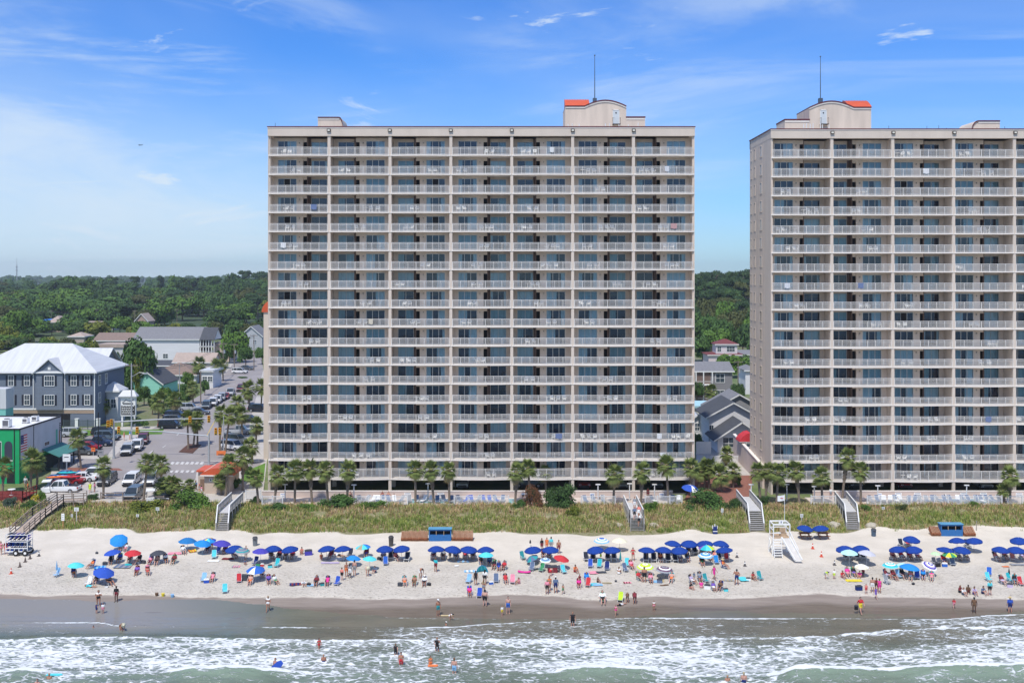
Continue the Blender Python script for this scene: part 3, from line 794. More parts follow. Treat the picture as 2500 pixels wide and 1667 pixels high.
    b = MB(); b.box(p0.x-.05, p1.x+.05, Y-FY-.1, Y-FY+5.1, p0.z+.003, p0.z+.2); b.build('roof', M_MAROON, wg)
    b = MB(); b.box(p0.x, p1.x, Y-FY-.06, Y-FY-.002, p0.z-.3, p0.z-.02); b.build('trim', M_SLAB, wg)
    # vent pipes
    b = MB(); rnd = random.Random(3)
    z = zbot+.5
    for px in ((1387, 1397, 1414, 1478, 1488, 1511, 1534, 1558) if not mirror else (1962, 1969, 1978, 1985, 2003, 2008, 2024)):
        q = P(px, 309, Y-3)-T.location; b.cone((q.x, q.y, q.z-1), (q.x, q.y, q.z+rnd.uniform(.25, .6)), .07, .07, 8)
    b.build('vent_pipes', M_WHITE, T)
    a = P(antx, ant, Y+1)-T.location; c = P(antx, 243, Y+1)-T.location
    b = MB(); b.cone((a.x, a.y, c.z-.8), (a.x, a.y, a.z-.1), .08, .04, 8); b.box(a.x-.3, a.x+.3, a.y-.3, a.y+.3, c.z-1.2, c.z+.15); b.ball((a.x, a.y, a.z-.05), .12); b.build('antenna', mat((.10, .13, .17), .5, 0, metal=.5, name='mast_metal'), T)
penthouse(T1, 1380, 1529, 1427, 1529, 242, 261, None, 158, 1504, False, (1529, 1575, 288), 135, 1452)
penthouse(T2, 1976, 2127, 1976, 2084, 244, 264, None, 158, 2010, True, (1916, 1976, 294), 138, 2003)
def smallhut(T, a, b_, top, Y, depth, curved):
    p0 = P(a, top, Y)-T.location; p1 = P(b_, top, Y)-T.location; zbot = HC-(312-HOR)*FY/F-T.location.z-.5
    x0, x1, z = p0.x, p1.x, p0.z; h = z-zbot
    pr = []
    if curved < 0:
        for i in range(7):
            t = i/6*math.pi/2; pr.append((x0+1.1*(1-math.sin(t)) , zbot+h*.25+h*.75*math.cos(t))) if False else pr.append((x0+1.1*(1-math.cos(t)), zbot+.3+(h-.3)*math.sin(t)))
        pr += [(x1, z)]
    else:
        pr = [(x0, z)]
        for i in range(7):
            t = i/6*math.pi/2; pr.append((x1-.45*(1-math.sin(t))-.0, zbot+.3+(h-.3)*math.cos(t))) if False else pr.append((x1-.6+.6*math.sin(t), zbot+.3+(h-.3)*math.cos(t)))
    b = MB(); b.prism(pr+[(x1, zbot), (x0, zbot)], 'y', Y-FY, Y-FY+depth)
    hb = b.build('stair_head', M_STUC, T)
    roofcap(T, pr, Y-FY, Y-FY+depth, .10, .10, M_STUCW, hb)
    b = MB(); [b.bar((q0[0], Y-FY-.13, q0[1]+.06), (q1[0], Y-FY-.13, q1[1]+.06), .05, .14) for q0, q1 in zip(pr, pr[1:])]; b.build('roof_edge', M_MAROON, hb)
    b = MB(); b.box(x0+(1.1 if curved < 0 else 0), x1-(.6 if curved > 0 else 0), Y-FY-.07, Y-FY-.002, z-.3, z-.02); b.build('trim', M_SLAB, hb)
smallhut(T1, 776, 838, 288, 158, 5, 1)
smallhut(T2, 2371, 2441, 296.5, 158, 5, -1)
# rods on the roof
b = MB()
for px, h in ((2170, .55), (2263, .5), (2292, .6), (2311, .2), (2434, .3), (2453, .45)):
    q = P(px, 316, 156)-T2.location; b.cone((q.x, q.y, q.z-.3), (q.x, q.y, q.z+h), .035, .03, 6)
b.build('lightning_rods', M_FIX, T2)
b = MB(); q = P(672, 310, 156)-T1.location; b.cone((q.x, q.y, q.z-.5), (q.x, q.y, q.z+.6), .035, .03, 6); b.build('lightning_rod', M_FIX, T1)
# rear wing of the left tower with its red barrel end
b = MB(); Y = 176
a = P(643.5, 762, Y)-T1.location; b.box(a.x, a.x+9, Y-FY, Y-FY+9, -.2, a.z)
rw = b.build('rear_wing', M_STUCW, T1)
b = MB(); pr = [(a.x-.3+2.6*(1-math.cos(t)), a.z+2.3*math.sin(t)) for t in [math.pi/2*i/8 for i in range(9)]]
b.prism(pr+[(a.x+5, a.z+2.3), (a.x+5, a.z)], 'y', Y-FY-.2, Y-FY+9.2); b.build('red_roof', M_RED, rw)
# ================================================================ PEOPLE
PAL = dict(red=(.55, .04, .05), maroon=(.20, .03, .04), pink=(.75, .28, .36), magenta=(.72, .05, .30), orange=(.75, .20, .06), coral=(.75, .25, .2),
  yellow=(.75, .60, .05), lime=(.55, .75, .05), green=(.05, .28, .12), teal=(.03, .30, .32), turquoise=(.03, .45, .50), aqua=(.10, .60, .66), azure=(.02, .24, .62),
  blue=(.03, .13, .50), royal=(.03, .09, .45), navy=(.012, .03, .15), purple=(.18, .10, .42), lilac=(.5, .42, .6), black=(.018, .018, .022), charcoal=(.06, .065, .08),
  grey=(.28, .29, .31), slate=(.12, .17, .27), white=(.80, .80, .78), cream=(.75, .70, .52), brown=(.16, .09, .05), khaki=(.38, .32, .2), lightblue=(.25, .48, .72), straw=(.62, .5, .28))
SKIN = [(.46, .24, .17), (.52, .29, .22), (.40, .20, .13), (.56, .33, .26), (.36, .17, .11)]
SKIND = (.09, .045, .03)
def cm(c): 
    if isinstance(c, str): return mat(PAL[c], .85, .12, 5, name='cloth_'+c)
    return mat(c, .6, .06, 5, name='skin')
def body_mesh(name, J):
    b = MB(); bones = []
    def seg(p, q, r0, r1, zone, n=12):
        p = Vector(p); q = Vector(q)
        b.cone(p, q, r0, r1, n); b.ball(p, r0, 0, 12, 8); b.ball(q, r1, 0, 12, 8); bones.append((p, q, (r0+r1)/2, zone))
    pel, che, nek, hd = [Vector(J[x]) for x in ('pel', 'che', 'nek', 'hd')]
    sx = (Vector(J['shR'])-Vector(J['shL'])).normalized()
    mid = (pel+che)/2
    for off in (-.065, .065):
        seg(pel+sx*off, mid+sx*off*.9, .125, .108, 3 if off < 0 else 3); 
        seg(mid+sx*off*.9, che+sx*off*1.1, .108, .122, 2)
        seg(che+sx*off*1.1, che.lerp(nek, .55)+sx*off*1.2, .122, .085, 1)
    bones.append((pel-sx*.08, pel+sx*.08, .13, 3))
    seg(nek-(nek-che)*.2, nek.lerp(hd, .55), .058, .054, 0)
    up = (hd-nek).normalized(); face = Vector(J['face']).normalized()
    b.ball(hd, .098, 0, 16, 12, (.86, .98, 1.14) if up.z > .7 else (.86, 1.08, 1.0)); bones.append((hd, hd+up*.02, .1, 0))
    b.cone(hd+face*.085+up*.01, hd+face*.118-up*.025, .012, .018, 6); b.ball(hd+face*.072-up*.075, .04, 0)
    for s in (-1, 1): b.ball(hd+sx*.088*s, .022, 0, 8, 5, (.5, 1, 1.3))
    for s, k in ((-1, 'L'), (1, 'R')):
        sh = Vector(J['sh'+k]); el = Vector(J['el'+k]); wr = Vector(J['wr'+k])
        seg(che.lerp(nek, .5)+sx*s*.08, sh, .075, .062, 1)
        seg(sh, el, .056, .042, 5); seg(el, wr, .042, .028, 0)
        d = (wr-el).normalized(); side = sx*s; fr = side.cross(d).normalized()
        pal_ = wr+d*.045
        b.obox((0, 0, 0), .0001, .0001, .0001)
        seg(wr, wr+d*.075, .028, .034, 0, 8)
        for i, (o, ln) in enumerate(((-.027, .070), (-.009, .080), (.010, .076), (.027, .060))):
            a = wr+d*.085+fr*o; c = a+d*ln*.6-side*.008; e = c+d*ln*.4-side*.02
            b.cone(a-d*.02, c, .0115, .011, 6); b.cone(c, e, .011, .010, 6); b.ball(e, .010, 0, 6, 4)
        a = wr+d*.03+fr*.028; c = a+d*.045+fr*.03; b.cone(a, c, .014, .011, 6); b.ball(c, .011, 0, 6, 4)
        hp = Vector(J['hp'+k]); kn = Vector(J['kn'+k]); an = Vector(J['an'+k]); to = Vector(J['to'+k])
        seg(hp, hp.lerp(kn, .5), .100, .078, 4); seg(hp.lerp(kn, .5), kn, .078, .056, 6); seg(kn, kn.lerp(an, .35), .056, .056, 0); seg(kn.lerp(an, .35), an, .056, .038, 0)
        seg(an, to, .040, .028, 0, 8)
    me = b.mesh(name, M_WHITE)
    tmp = bpy.data.objects.new('tmp', me); COL.objects.link(tmp)
    m1 = tmp.modifiers.new('r', 'REMESH'); m1.mode = 'VOXEL'; m1.voxel_size = .0105; m1.use_smooth_shade = True
    m2 = tmp.modifiers.new('s', 'SMOOTH'); m2.iterations = 2; m2.factor = .5
    m3 = tmp.modifiers.new('d', 'DECIMATE'); m3.ratio = .22
    dg = bpy.context.evaluated_depsgraph_get(); dg.update()
    out_ = bpy.data.meshes.new_from_object(tmp.evaluated_get(dg)); out_.name = name
    bpy.data.objects.remove(tmp); 
    out_.materials.clear()
    for i in range(8): out_.materials.append(cm(SKIN[0]))
    e0 = hd+face*.083+up*.02
    idx = []
    for p in out_.polygons:
        c = p.center; best = None; bz = 0
        for a, q, r, z in bones:
            ab = q-a; t = max(0, min(1, (c-a).dot(ab)/max(1e-9, ab.length_squared))); dd = (c-(a+ab*t)).length-r
            if best is None or dd < best: best = dd; bz = z
        if (c-hd).length < .135 and (c-hd).dot(face) > .05:
            for s in (-1, 1):
                if (c-(e0+sx*s*.035)).length < .015: bz = 7
        idx.append(bz)
    out_.polygons.foreach_set('material_index', idx)
    out_.polygons.foreach_set('use_smooth', [True]*len(idx))
    return out_, hd, up, face, sx
def jj(**k):
    base = dict(pel=(0, 0, .95), che=(0, 0, 1.27), nek=(0, .01, 1.47), hd=(0, -.01, 1.63), face=(0, -1, 0), shL=(-.185, 0, 1.40), shR=(.185, 0, 1.40), elL=(-.25, .03, 1.12), elR=(.25, .03, 1.12),
        wrL=(-.26, -.06, .88), wrR=(.26, -.06, .88), hpL=(-.10, 0, .90), hpR=(.10, 0, .90), knL=(-.11, -.01, .50), knR=(.11, -.01, .50), anL=(-.12, .02, .08), anR=(.12, .02, .08), toL=(-.14, -.15, .03), toR=(.14, -.15, .03))
    base.update(k); return base
POSES = {
 'S': jj(), 
 'H': jj(elR=(.33, -.08, 1.18), wrR=(.22, -.22, 1.36), elL=(-.30, .08, 1.15), wrL=(-.16, -.08, .98), knR=(.14, -.05, .5), anR=(.17, -.02, .08), toR=(.2, -.18, .03)),
 'W': jj(knL=(-.10, -.16, .52), anL=(-.10, -.30, .10), toL=(-.10, -.46, .06), knR=(.10, -.02, .49), anR=(.10, .27, .15), toR=(.10, .16, .03), elL=(-.25, .14, 1.14), wrL=(-.25, .16, .90), elR=(.25, -.10, 1.14), wrR=(.23, -.27, .98)),
 'B': jj(pel=(0, .12, .90), che=(0, -.18, 1.08), nek=(0, -.36, 1.12), hd=(0, -.50, 1.10), face=(0, -.5, -.8), shL=(-.18, -.28, 1.08), shR=(.18, -.28, 1.08), elL=(-.2, -.36, .82), elR=(.2, -.36, .82), wrL=(-.12, -.42, .60), wrR=(.12, -.42, .60),
         hpL=(-.1, .10, .86), hpR=(.1, .10, .86), knL=(-.12, -.03, .49), knR=(.12, -.03, .49)),
 'C': jj(pel=(0, .12, .34), che=(0, .27, .62), nek=(0, .34, .81), hd=(0, .33, .965), shL=(-.185, .30, .75), shR=(.185, .30, .75), elL=(-.29, .16, .52), elR=(.29, .16, .52), wrL=(-.27, -.08, .46), wrR=(.20, -.10, .46),
         hpL=(-.1, .06, .33), hpR=(.1, .06, .33), knL=(-.14, -.34, .42), knR=(.14, -.34, .42), anL=(-.13, -.60, .09), anR=(.13, -.56, .09), toL=(-.15, -.74, .10), toR=(.15, -.71, .10)),
 'D': jj(pel=(0, .15, .13), che=(0, .14, .44), nek=(0, .08, .64), hd=(0, .03, .80), shL=(-.18, .10, .58), shR=(.18, .10, .58), elL=(-.26, -.05, .38), elR=(.26, -.05, .38), wrL=(-.16, -.26, .34), wrR=(.16, -.26, .34),
         hpL=(-.1, .10, .12), hpR=(.1, .10, .12), knL=(-.15, -.24, .42), knR=(.15, -.24, .42), anL=(-.12, -.50, .07), anR=(.12, -.50, .07), toL=(-.13, -.66, .05), toR=(.13, -.66, .05)),
 'L': jj(pel=(0, 0, .13), che=(0, .32, .15), nek=(0, .50, .17), hd=(0, .66, .17), face=(0, 0, 1), shL=(-.18, .44, .14), shR=(.18, .44, .14), elL=(-.30, .20, .07), elR=(.30, .20, .07), wrL=(-.30, -.06, .06), wrR=(.30, -.06, .06),
         hpL=(-.1, -.05, .12), hpR=(.1, -.05, .12), knL=(-.13, -.45, .14), knR=(.13, -.45, .10), anL=(-.14, -.86, .07), anR=(.14, -.86, .07), toL=(-.17, -.94, .17), toR=(.17, -.94, .17)),
}
BODY = {k_: body_mesh('person_body', v_) for k_, v_ in POSES.items()}
def hair_mesh(pose, long):
    me, hd, up, face, sx = BODY[pose]
    b = MB(); back = -face
    b.ball(hd+up*.022+back*.018, .108, 0, 12, 8, (.9, 1.0, 1.08))
    if long:
        down = Vector((0, 0, -1)) if up.z > .5 else -up
        b.cone(hd+back*.06, hd+back*.085-up*.12, .085, .07, 10); b.ball(hd+back*.085-up*.12, .07, 0, 8, 6); b.cone(hd+back*.085-up*.12, hd+back*.10+down*.27, .07, .035, 8)
    else:
        b.ball(hd+back*.04-up*.03, .088, 0, 10, 6)
    # keep the face clear
    vs = []
    for v in b.v:
        p = Vector(v); d = (p-hd); f = d.dot(face); 
        if f > .055 and d.dot(up) < .085: p = p-face*(f-.05)
        vs.append(tuple(p))
    b.v = vs
    return b.mesh('hair', cm('brown'), True)
def hat_mesh(pose, kind):
    me, hd, up, face, sx = BODY[pose]; b = MB(); c = hd+up*.07
    if kind == 'cap':
        b.cone(c-up*.03, c+up*.04, .112, .10, 12); b.ball(c+up*.03, .10, 0, 12, 6, (1, 1, .6)); b.add([c+sx*.08+face*.07-up*.02, c-sx*.08+face*.07-up*.02, c-sx*.06+face*.18-up*.04, c+sx*.06+face*.18-up*.04, c+sx*.08+face*.07-up*.005, c-sx*.08+face*.07-up*.005, c-sx*.06+face*.18-up*.03, c+sx*.06+face*.18-up*.03], [(0, 3, 2, 1), (4, 5, 6, 7), (0, 1, 5, 4), (1, 2, 6, 5), (2, 3, 7, 6), (3, 0, 4, 7)])
    else:
        b.cone(c-up*.03, c-up*.015, .25, .22, 18); b.cone(c-up*.015, c+up*.09, .125, .10, 14)
    return b.mesh('hat', cm('straw'), True)
HAIR = {}; HATM = {}
RP = random.Random(77)
HAIRC = ['black', 'brown', 'brown', 'khaki', 'brown', 'black']
SPOTS = []     # landmarks for labels: (x, y, phrase)
def near(p, r=3.2):
    best = None
    for x, y, ph in SPOTS:
        d = math.hypot(p.x-x, p.y-y)
        if d < r and (best is None or d < best[0]): best = (d, ph)
    return best[1] if best else None
VERB = {'S': 'standing', 'H': 'raising one hand', 'W': 'walking', 'B': 'bending over', 'C': 'sitting', 'D': 'sitting low', 'L': 'lying'}
PEOPLE = []
def person(loc, pose, top, bot, rz=0, h=1.75, long=None, hat=None, skin=None, place=None, wide=1.0, group=None, label=None):
    """top: colour, 'none' (bare) or ('bikini', colour); bot: colour"""
    me = BODY[pose][0]
    o = bpy.data.objects.new('person', me); COL.objects.link(o); o.location = loc
    s = h/1.75; o.scale = (s*wide, s*wide, s); o.rotation_euler = (0, 0, rz)
    sk = cm(skin or RP.choice(SKIN)); 
    slots = [sk]*8; slots[7] = cm('black')
    desc = ''
    if isinstance(top, tuple): slots[1] = cm(top[1]); slots[3] = cm(bot); desc = '%s bikini' % top[1] if top[1] == bot else '%s bikini top and %s bottoms' % (top[1], bot)
    elif top == 'none': slots[3] = slots[4] = cm(bot); desc = 'shirtless in %s shorts' % bot
    elif bot == top: slots[1] = slots[2] = slots[3] = slots[4] = cm(top); desc = '%s swimwear' % top
    else: slots[1] = slots[2] = slots[5] = cm(top); slots[3] = slots[4] = cm(bot); desc = '%s top and %s shorts' % (top, bot)
    for i in range(8): o.material_slots[i].link = 'OBJECT'; o.material_slots[i].material = slots[i]
    if long is None: long = isinstance(top, tuple) or (top not in ('none',) and RP.random() < .45)
    kx = (pose, long)
    if kx not in HAIR: HAIR[kx] = hair_mesh(pose, long)
    hh = mk('hair', HAIR[kx], o); hh.material_slots[0].link = 'OBJECT'; hh.material_slots[0].material = cm(RP.choice(HAIRC) if not skin else 'black')
    if hat:
        kind, hc = hat
        if (pose, kind) not in HATM: HATM[(pose, kind)] = hat_mesh(pose, kind)
        q = mk('hat', HATM[(pose, kind)], o); q.material_slots[0].link = 'OBJECT'; q.material_slots[0].material = cm(hc)
    who = 'small child' if h < 1.25 else ('child' if h < 1.5 else 'person')
    if top == 'none': d = '%s, %s, %s' % (who, desc, VERB[pose])
    else: d = '%s in %s %s' % (who, desc, VERB[pose])
    if hat: d = d.replace(who, who+' in %s %s,' % (hat[1], 'hat' if hat[0] == 'sun' else 'cap'), 1) if top == 'none' else d.replace(' in ', ' in %s %s, ' % (hat[1], 'hat' if hat[0] == 'sun' else 'cap'), 1)
    d = d.replace(',,', ',')
    if label: d = label
    o['_place'] = place or ''
    tag(o, d, 'person', group)
    PEOPLE.append(o); return o
# ================================================================ ON THE BEACH
OR = {'R1': (0, 1280), 'R2': (400, 1280), 'R3': (800, 1280), 'R4': (1200, 1280), 'R5': (1600, 1230), 'R6': (2000, 1280)}
def rp(r, x, y): return (OR[r][0]+x/4.704, OR[r][1]+y/4.704)
def GS(px, py):
    """on the sand (real bumps included)"""
    p = G(px, py); p.z = sand_z(p.x, p.y); return p
M_POLE = mat((.66, .67, .68), .4, .03, 2, metal=.3, name='pole')
M_WOODP = mat((.42, .28, .16), .7, .15, 3, name='pole_wood')
def canopy(rad, rise, cols, rings, scallop=True, valance=True):
    """cols: list of 8 wedge colours, rings: ring colours or None"""
    n = 8; sub = 3; nr = 6; b = MB(); mats = []
    def mi(c):
        m = cm(c)
        if m not in mats: mats.append(m)
        return mats.index(m)
    N_ = n*sub
    def pt(i, j, dz=0):
        a = 2*math.pi*i/N_; t = j/nr; f = (i % sub)/sub; sag = 1-.07*math.sin(math.pi*f)*t
        r = rad*t*sag; z = rise*(1-t**1.9) - .05*math.sin(math.pi*f)*t*t*0
        return (r*math.cos(a), r*math.sin(a), z+dz)
    for i in range(N_):
        for j in range(nr):
            c = rings[j % len(rings)] if rings else cols[(i//sub) % len(cols)]
            if j == 0: b.add([pt(i, 0), pt(i, 1), pt(i+1, 1)], [(0, 1, 2)], mi(c))
            else: b.add([pt(i, j), pt(i, j+1), pt(i+1, j+1), pt(i+1, j)], [(0, 1, 2, 3)], mi(c))
    v = MB()
    if valance:
        for i in range(N_):
            c = rings[(nr-1) % len(rings)] if rings else cols[(i//sub) % len(cols)]
            a0 = pt(i, nr); a1 = pt(i+1, nr); f0 = (i % sub)/sub; f1 = f0+1/sub; d0 = .09+.07*math.sin(math.pi*f0); d1 = .09+.07*math.sin(math.pi*f1)
            v.add([a0, a1, (a1[0], a1[1], a1[2]-d1), (a0[0], a0[1], a0[2]-d0)], [(0, 1, 2, 3)], mi(c))
    ri = MB()
    for i in range(n):
        for j in range(nr): ri.bar(pt(i*sub, j, -.015), pt(i*sub, j+1, -.015), .015)
    return b, v, ri, mats
_um = {}
def umb_meshes(kind, rad, spec):
    key = (kind, round(rad, 2))
    if key in _um: return _um[key]
    cols, rings = spec
    b, v, ri, mats = canopy(rad, rad*.40, cols, rings, True, kind == 'navy')
    r = (b.mesh('canopy', mats, False), v.mesh('valance', mats) if v.f else None, ri.mesh('ribs', M_WHITE))
    _um[key] = r; return r
KIND = {'navy': (['royalnavy'], None)}
PAL['royalnavy'] = (.008, .048, .27)
PAL['seablue'] = (.02, .17, .42); PAL['indigo'] = (.07, .06, .38); PAL['palegrey'] = (.52, .52, .58); PAL['palegreen'] = (.5, .75, .42); PAL['paleaqua'] = (.45, .75, .75); PAL['plum'] = (.14, .07, .12)
def solid(c): return ([c], None)
UMB = [
 # region, x, ytop, width, kind key, spec, height, tilt(deg toward x, toward camera), label
 ('R1', 1365, 133, 205, 'azure', solid('azure'), 1.7, (12, 38), 'bright azure umbrella tilted far forward, at the back left of the beach'),
 ('R1', 1295, 283, 195, 'royal', solid('royal'), 1.7, (-8, 5), 'royal blue umbrella beside the red one'),
 ('R1', 1523, 290, 195, 'red', solid('red'), 1.7, (5, 5), 'plain rosy red umbrella at the left of the beach'),
 ('R1', 1815, 290, 190, 'charcoal', solid('charcoal'), 1.6, (-4, 0), 'dark grey umbrella right of the rosy red umbrella'),
 ('R1', 870, 432, 190, 'aqua', solid('aqua'), 1.75, (6, 0), 'aqua umbrella nearest the left edge of the beach'),
 ('R1', 1185, 498, 245, 'royal', solid('royal'), 1.75, (18, 14), 'wide royal blue umbrella drooping to the right, closest to the water on the left'),
 ('R2', 270, 147, 215, 'seablue', solid('seablue'), 1.6, (3, 3), 'sea blue umbrella over pink towel and orange float'),
 ('R2', 515, 150, 180, 'wedge1', (['royal', 'yellow', 'turquoise', 'royal', 'royal', 'yellow', 'aqua', 'azure'], None), 1.6, (0, 10), 'multicoloured wedge umbrella behind the azure umbrella'),
 ('R2', 440, 180, 205, 'azure', solid('azure'), 1.7, (10, 8), 'azure umbrella between sea blue and indigo umbrellas'),
 ('R2', 663, 178, 215, 'indigo', solid('indigo'), 1.7, (8, 3), 'indigo umbrella right of the wedge-patterned umbrella'),
 ('R2', 890, 262, 205, 'tealstripe', (['teal'], ['teal', 'grey', 'slate', 'grey', 'teal', 'grey']), 1.7, (5, 3), 'umbrella with teal and grey rings, beside an indigo umbrella'),
 ('R2', 1110, 270, 200, 'indigo', solid('indigo'), 1.9, (4, 0), 'indigo umbrella above striped low chair'),
 ('R2', 1055, 476, 220, 'logo', (['blue', 'blue', 'blue', 'blue', 'blue', 'white', 'blue', 'blue'], None), 1.7, (0, 10), 'blue umbrella with one white patch, closest to the water'),
 ('R3', 410, 222, 182, 'wedge2', (['royal', 'blue', 'turquoise', 'yellow', 'aqua', 'khaki', 'aqua', 'azure'], None), 1.6, (-5, 3), 'blue, aqua and yellow umbrella behind two light blue ones'),
 ('R3', 293, 350, 175, 'azure2', solid('azure'), 1.3, (8, 4), 'small azure umbrella beside the group of standing bathers'),
 ('R3', 480, 362, 170, 'aqua', solid('aqua'), 1.7, (5, 0), 'aqua umbrella beside a small azure umbrella'),
 ('R3', 1820, 313, 180, 'aqua', solid('aqua'), 1.75, (0, 0), 'aqua umbrella in front of the navy umbrella row'),
 ('R4', 478, 350, 155, 'sage', (['slate', 'teal'], None), 1.1, (-25, 20), 'small grey-green umbrella leaning left'),
 ('R4', 618, 375, 135, 'bluestripe', (['lightblue'], ['lightblue', 'white', 'lightblue', 'slate', 'lightblue', 'white']), 1.2, (0, 12), 'small pale blue ringed umbrella beside the red umbrella'),
 ('R4', 795, 350, 190, 'red2', solid('red'), 1.7, (14, 12), 'red umbrella sagging to the right'),
 ('R4', 1265, 145, 190, 'rings', (['blue'], ['blue', 'blue', 'white', 'lightblue', 'white', 'lightblue']), 1.5, (0, 6), 'white umbrella with a blue centre and rings, at the back'),
 ('R4', 1470, 150, 190, 'cream', solid('cream'), 1.7, (0, 0), 'cream umbrella at the back near the second stairway'),
 ('R4', 1765, 438, 200, 'limering', (['lime'], ['lime', 'white', 'lime', 'lime', 'white', 'lime']), 1.5, (0, 8), 'lime green umbrella with white rings'),
 ('R4', 1985, 472, 215, 'plumring', (['plum'], ['plum', 'grey', 'plum', 'white', 'plum', 'grey']), 1.35, (3, 6), 'umbrella with plum, grey and white rings'),
 ('R5', 585, 462, 192, 'rainbow', (['royal', 'turquoise', 'aqua', 'magenta', 'purple', 'turquoise', 'aqua', 'lime'], None), 1.6, (0, 5), 'rainbow wedge umbrella in front of the navy row'),
 ('R5', 575, 553, 180, 'bluering', (['azure'], ['azure', 'white', 'lightblue', 'azure', 'white', 'lightblue']), 1.5, (0, 8), 'light blue umbrella with white rings under the rainbow umbrella'),
 ('R6', 345, 285, 200, 'paleaqua', solid('paleaqua'), 2.0, (0, 2), 'pale aqua umbrella in front of two navy ones'),
 ('R6', 545, 290, 210, 'palegrey', solid('palegrey'), 1.9, (8, 0), 'pale grey umbrella beside the pale aqua one'),
 ('R6', 487, 450, 165, 'spots', (['cream', 'white'], None), 1.5, (0, 5), 'cream and white umbrella above a small standing child'),
 ('R6', 1335, 308, 112, 'palegreen', solid('palegreen'), 1.4, (0, 3), 'small pale green umbrella beside the green and yellow one'),
 ('R6', 1495, 310, 168, 'greenyel', (['green', 'yellow', 'green', 'lime'], None), 1.55, (0, 5), 'green and yellow wedge umbrella'),
 ('R6', 815, 433, 185, 'aquaring', (['aqua'], ['teal', 'white', 'aqua', 'white', 'turquoise', 'aqua']), 1.7, (0, 5), 'aqua and white ringed umbrella left of an azure umbrella'),
 ('R6', 960, 435, 175, 'paleaqua2', solid('paleaqua'), 1.5, (0, 0), 'pale aqua umbrella half hidden behind the azure umbrella'),
 ('R6', 1035, 448, 235, 'azure', solid('azure'), 1.75, (6, 3), 'wide azure umbrella near the right end of the beach'),
 ('R6', 1250, 430, 180, 'purplering', (['white'], ['white', 'indigo', 'white', 'lilac', 'indigo', 'white']), 1.6, (22, 22), 'white umbrella with thin purple rings, tilted forward'),
]
for r, x, y in (('R2', 805, 235), ('R2', 1255, 240), ('R2', 1447, 245), ('R2', 1867, 235), ('R2', 2053, 238), ('R3', 657, 240), ('R3', 848, 238), ('R3', 1247, 240), ('R3', 1440, 245), ('R3', 1622, 243), ('R3', 1812, 247),
  ('R4', 475, 250), ('R4', 677, 248), ('R4', 1192, 250), ('R4', 1383, 252), ('R4', 1783, 250), ('R4', 1975, 252), ('R4', 2155, 252), ('R4', 2085, 178), ('R5', 388, 415), ('R5', 568, 415), ('R5', 753, 418), ('R5', 790, 485),
  ('R5', 1720, 238), ('R5', 1895, 237), ('R6', 290, 241), ('R6', 480, 241), ('R6', 1060, 132), ('R6', 900, 245), ('R6', 1080, 250), ('R6', 1583, 143), ('R6', 1777, 147), ('R6', 1450, 250), ('R6', 1637, 250), ('R6', 2290, 142), ('R6', 2083, 248), ('R6', 2260, 250)):
    UMB.append((r, x, y, 195, 'navy', solid('royalnavy'), 1.9, (0, 0), 'navy rental umbrella with scalloped rim'))
rnu = random.Random(9)
def short(lab):
    w = lab.split(',')[0].split(' ')
    i = w.index('umbrella') if 'umbrella' in w else 3
    return ' '.join(w[:i+1])
for r, x, y, wd, kind, spec, hh, tl, lab in UMB:
    px, pyt = rp(r, x, y); fy = pyt+30
    for _ in range(6):
        p = GS(px, fy); s = F/p.y; fy = pyt+hh*s
    p = GS(px, fy); rad = wd/4.704/2*p.y/F*.99
    if kind == 'navy': rad = 1.07
    cmsh, vm, rm = umb_meshes(kind, rad, spec)
    rz = rnu.uniform(-.3, .3)
    T = thing('beach_umbrella', lab, 'umbrella', p, 0, 'navy rental umbrellas' if kind == 'navy' else None)
    T['_px'] = px
    ch = hh-.40*rad-.06
    tb = Matrix.Translation((0, 0, 0))
    b = MB(); lean = (math.sin(R(tl[0]))*.3, -math.sin(R(tl[1]))*.3)
    b.cone((0, 0, -.1), (lean[0]*.3, lean[1]*.3, ch*.5), .02, .018, 8); b.cone((lean[0]*.3, lean[1]*.3, ch*.5), (lean[0], lean[1], ch+.35*rad), .018, .015, 8)
    b.build('pole', M_WOODP if kind in ('navy', 'cream') else M_POLE, T)
    c = mk('canopy', cmsh, T, (lean[0], lean[1], ch)); c.rotation_euler = (R(tl[1]*.8), R(tl[0]*.8), rz)
    if kind == 'navy': c.rotation_euler = (R(rnu.uniform(-4, 7)), R(rnu.uniform(-7, 7)), rz); c.scale = (1, 1, rnu.uniform(.85, 1.12))
    mk('ribs', rm, c)
    if vm: mk('valance', vm, c)
    b = MB(); b.cone((0, 0, .38*rad), (0, 0, .40*rad+.10), .02, .012, 6); b.build('finial', M_WHITE, c)
    SPOTS.append((p.x, p.y, 'a navy umbrella' if kind == 'navy' else 'the '+short(lab)))
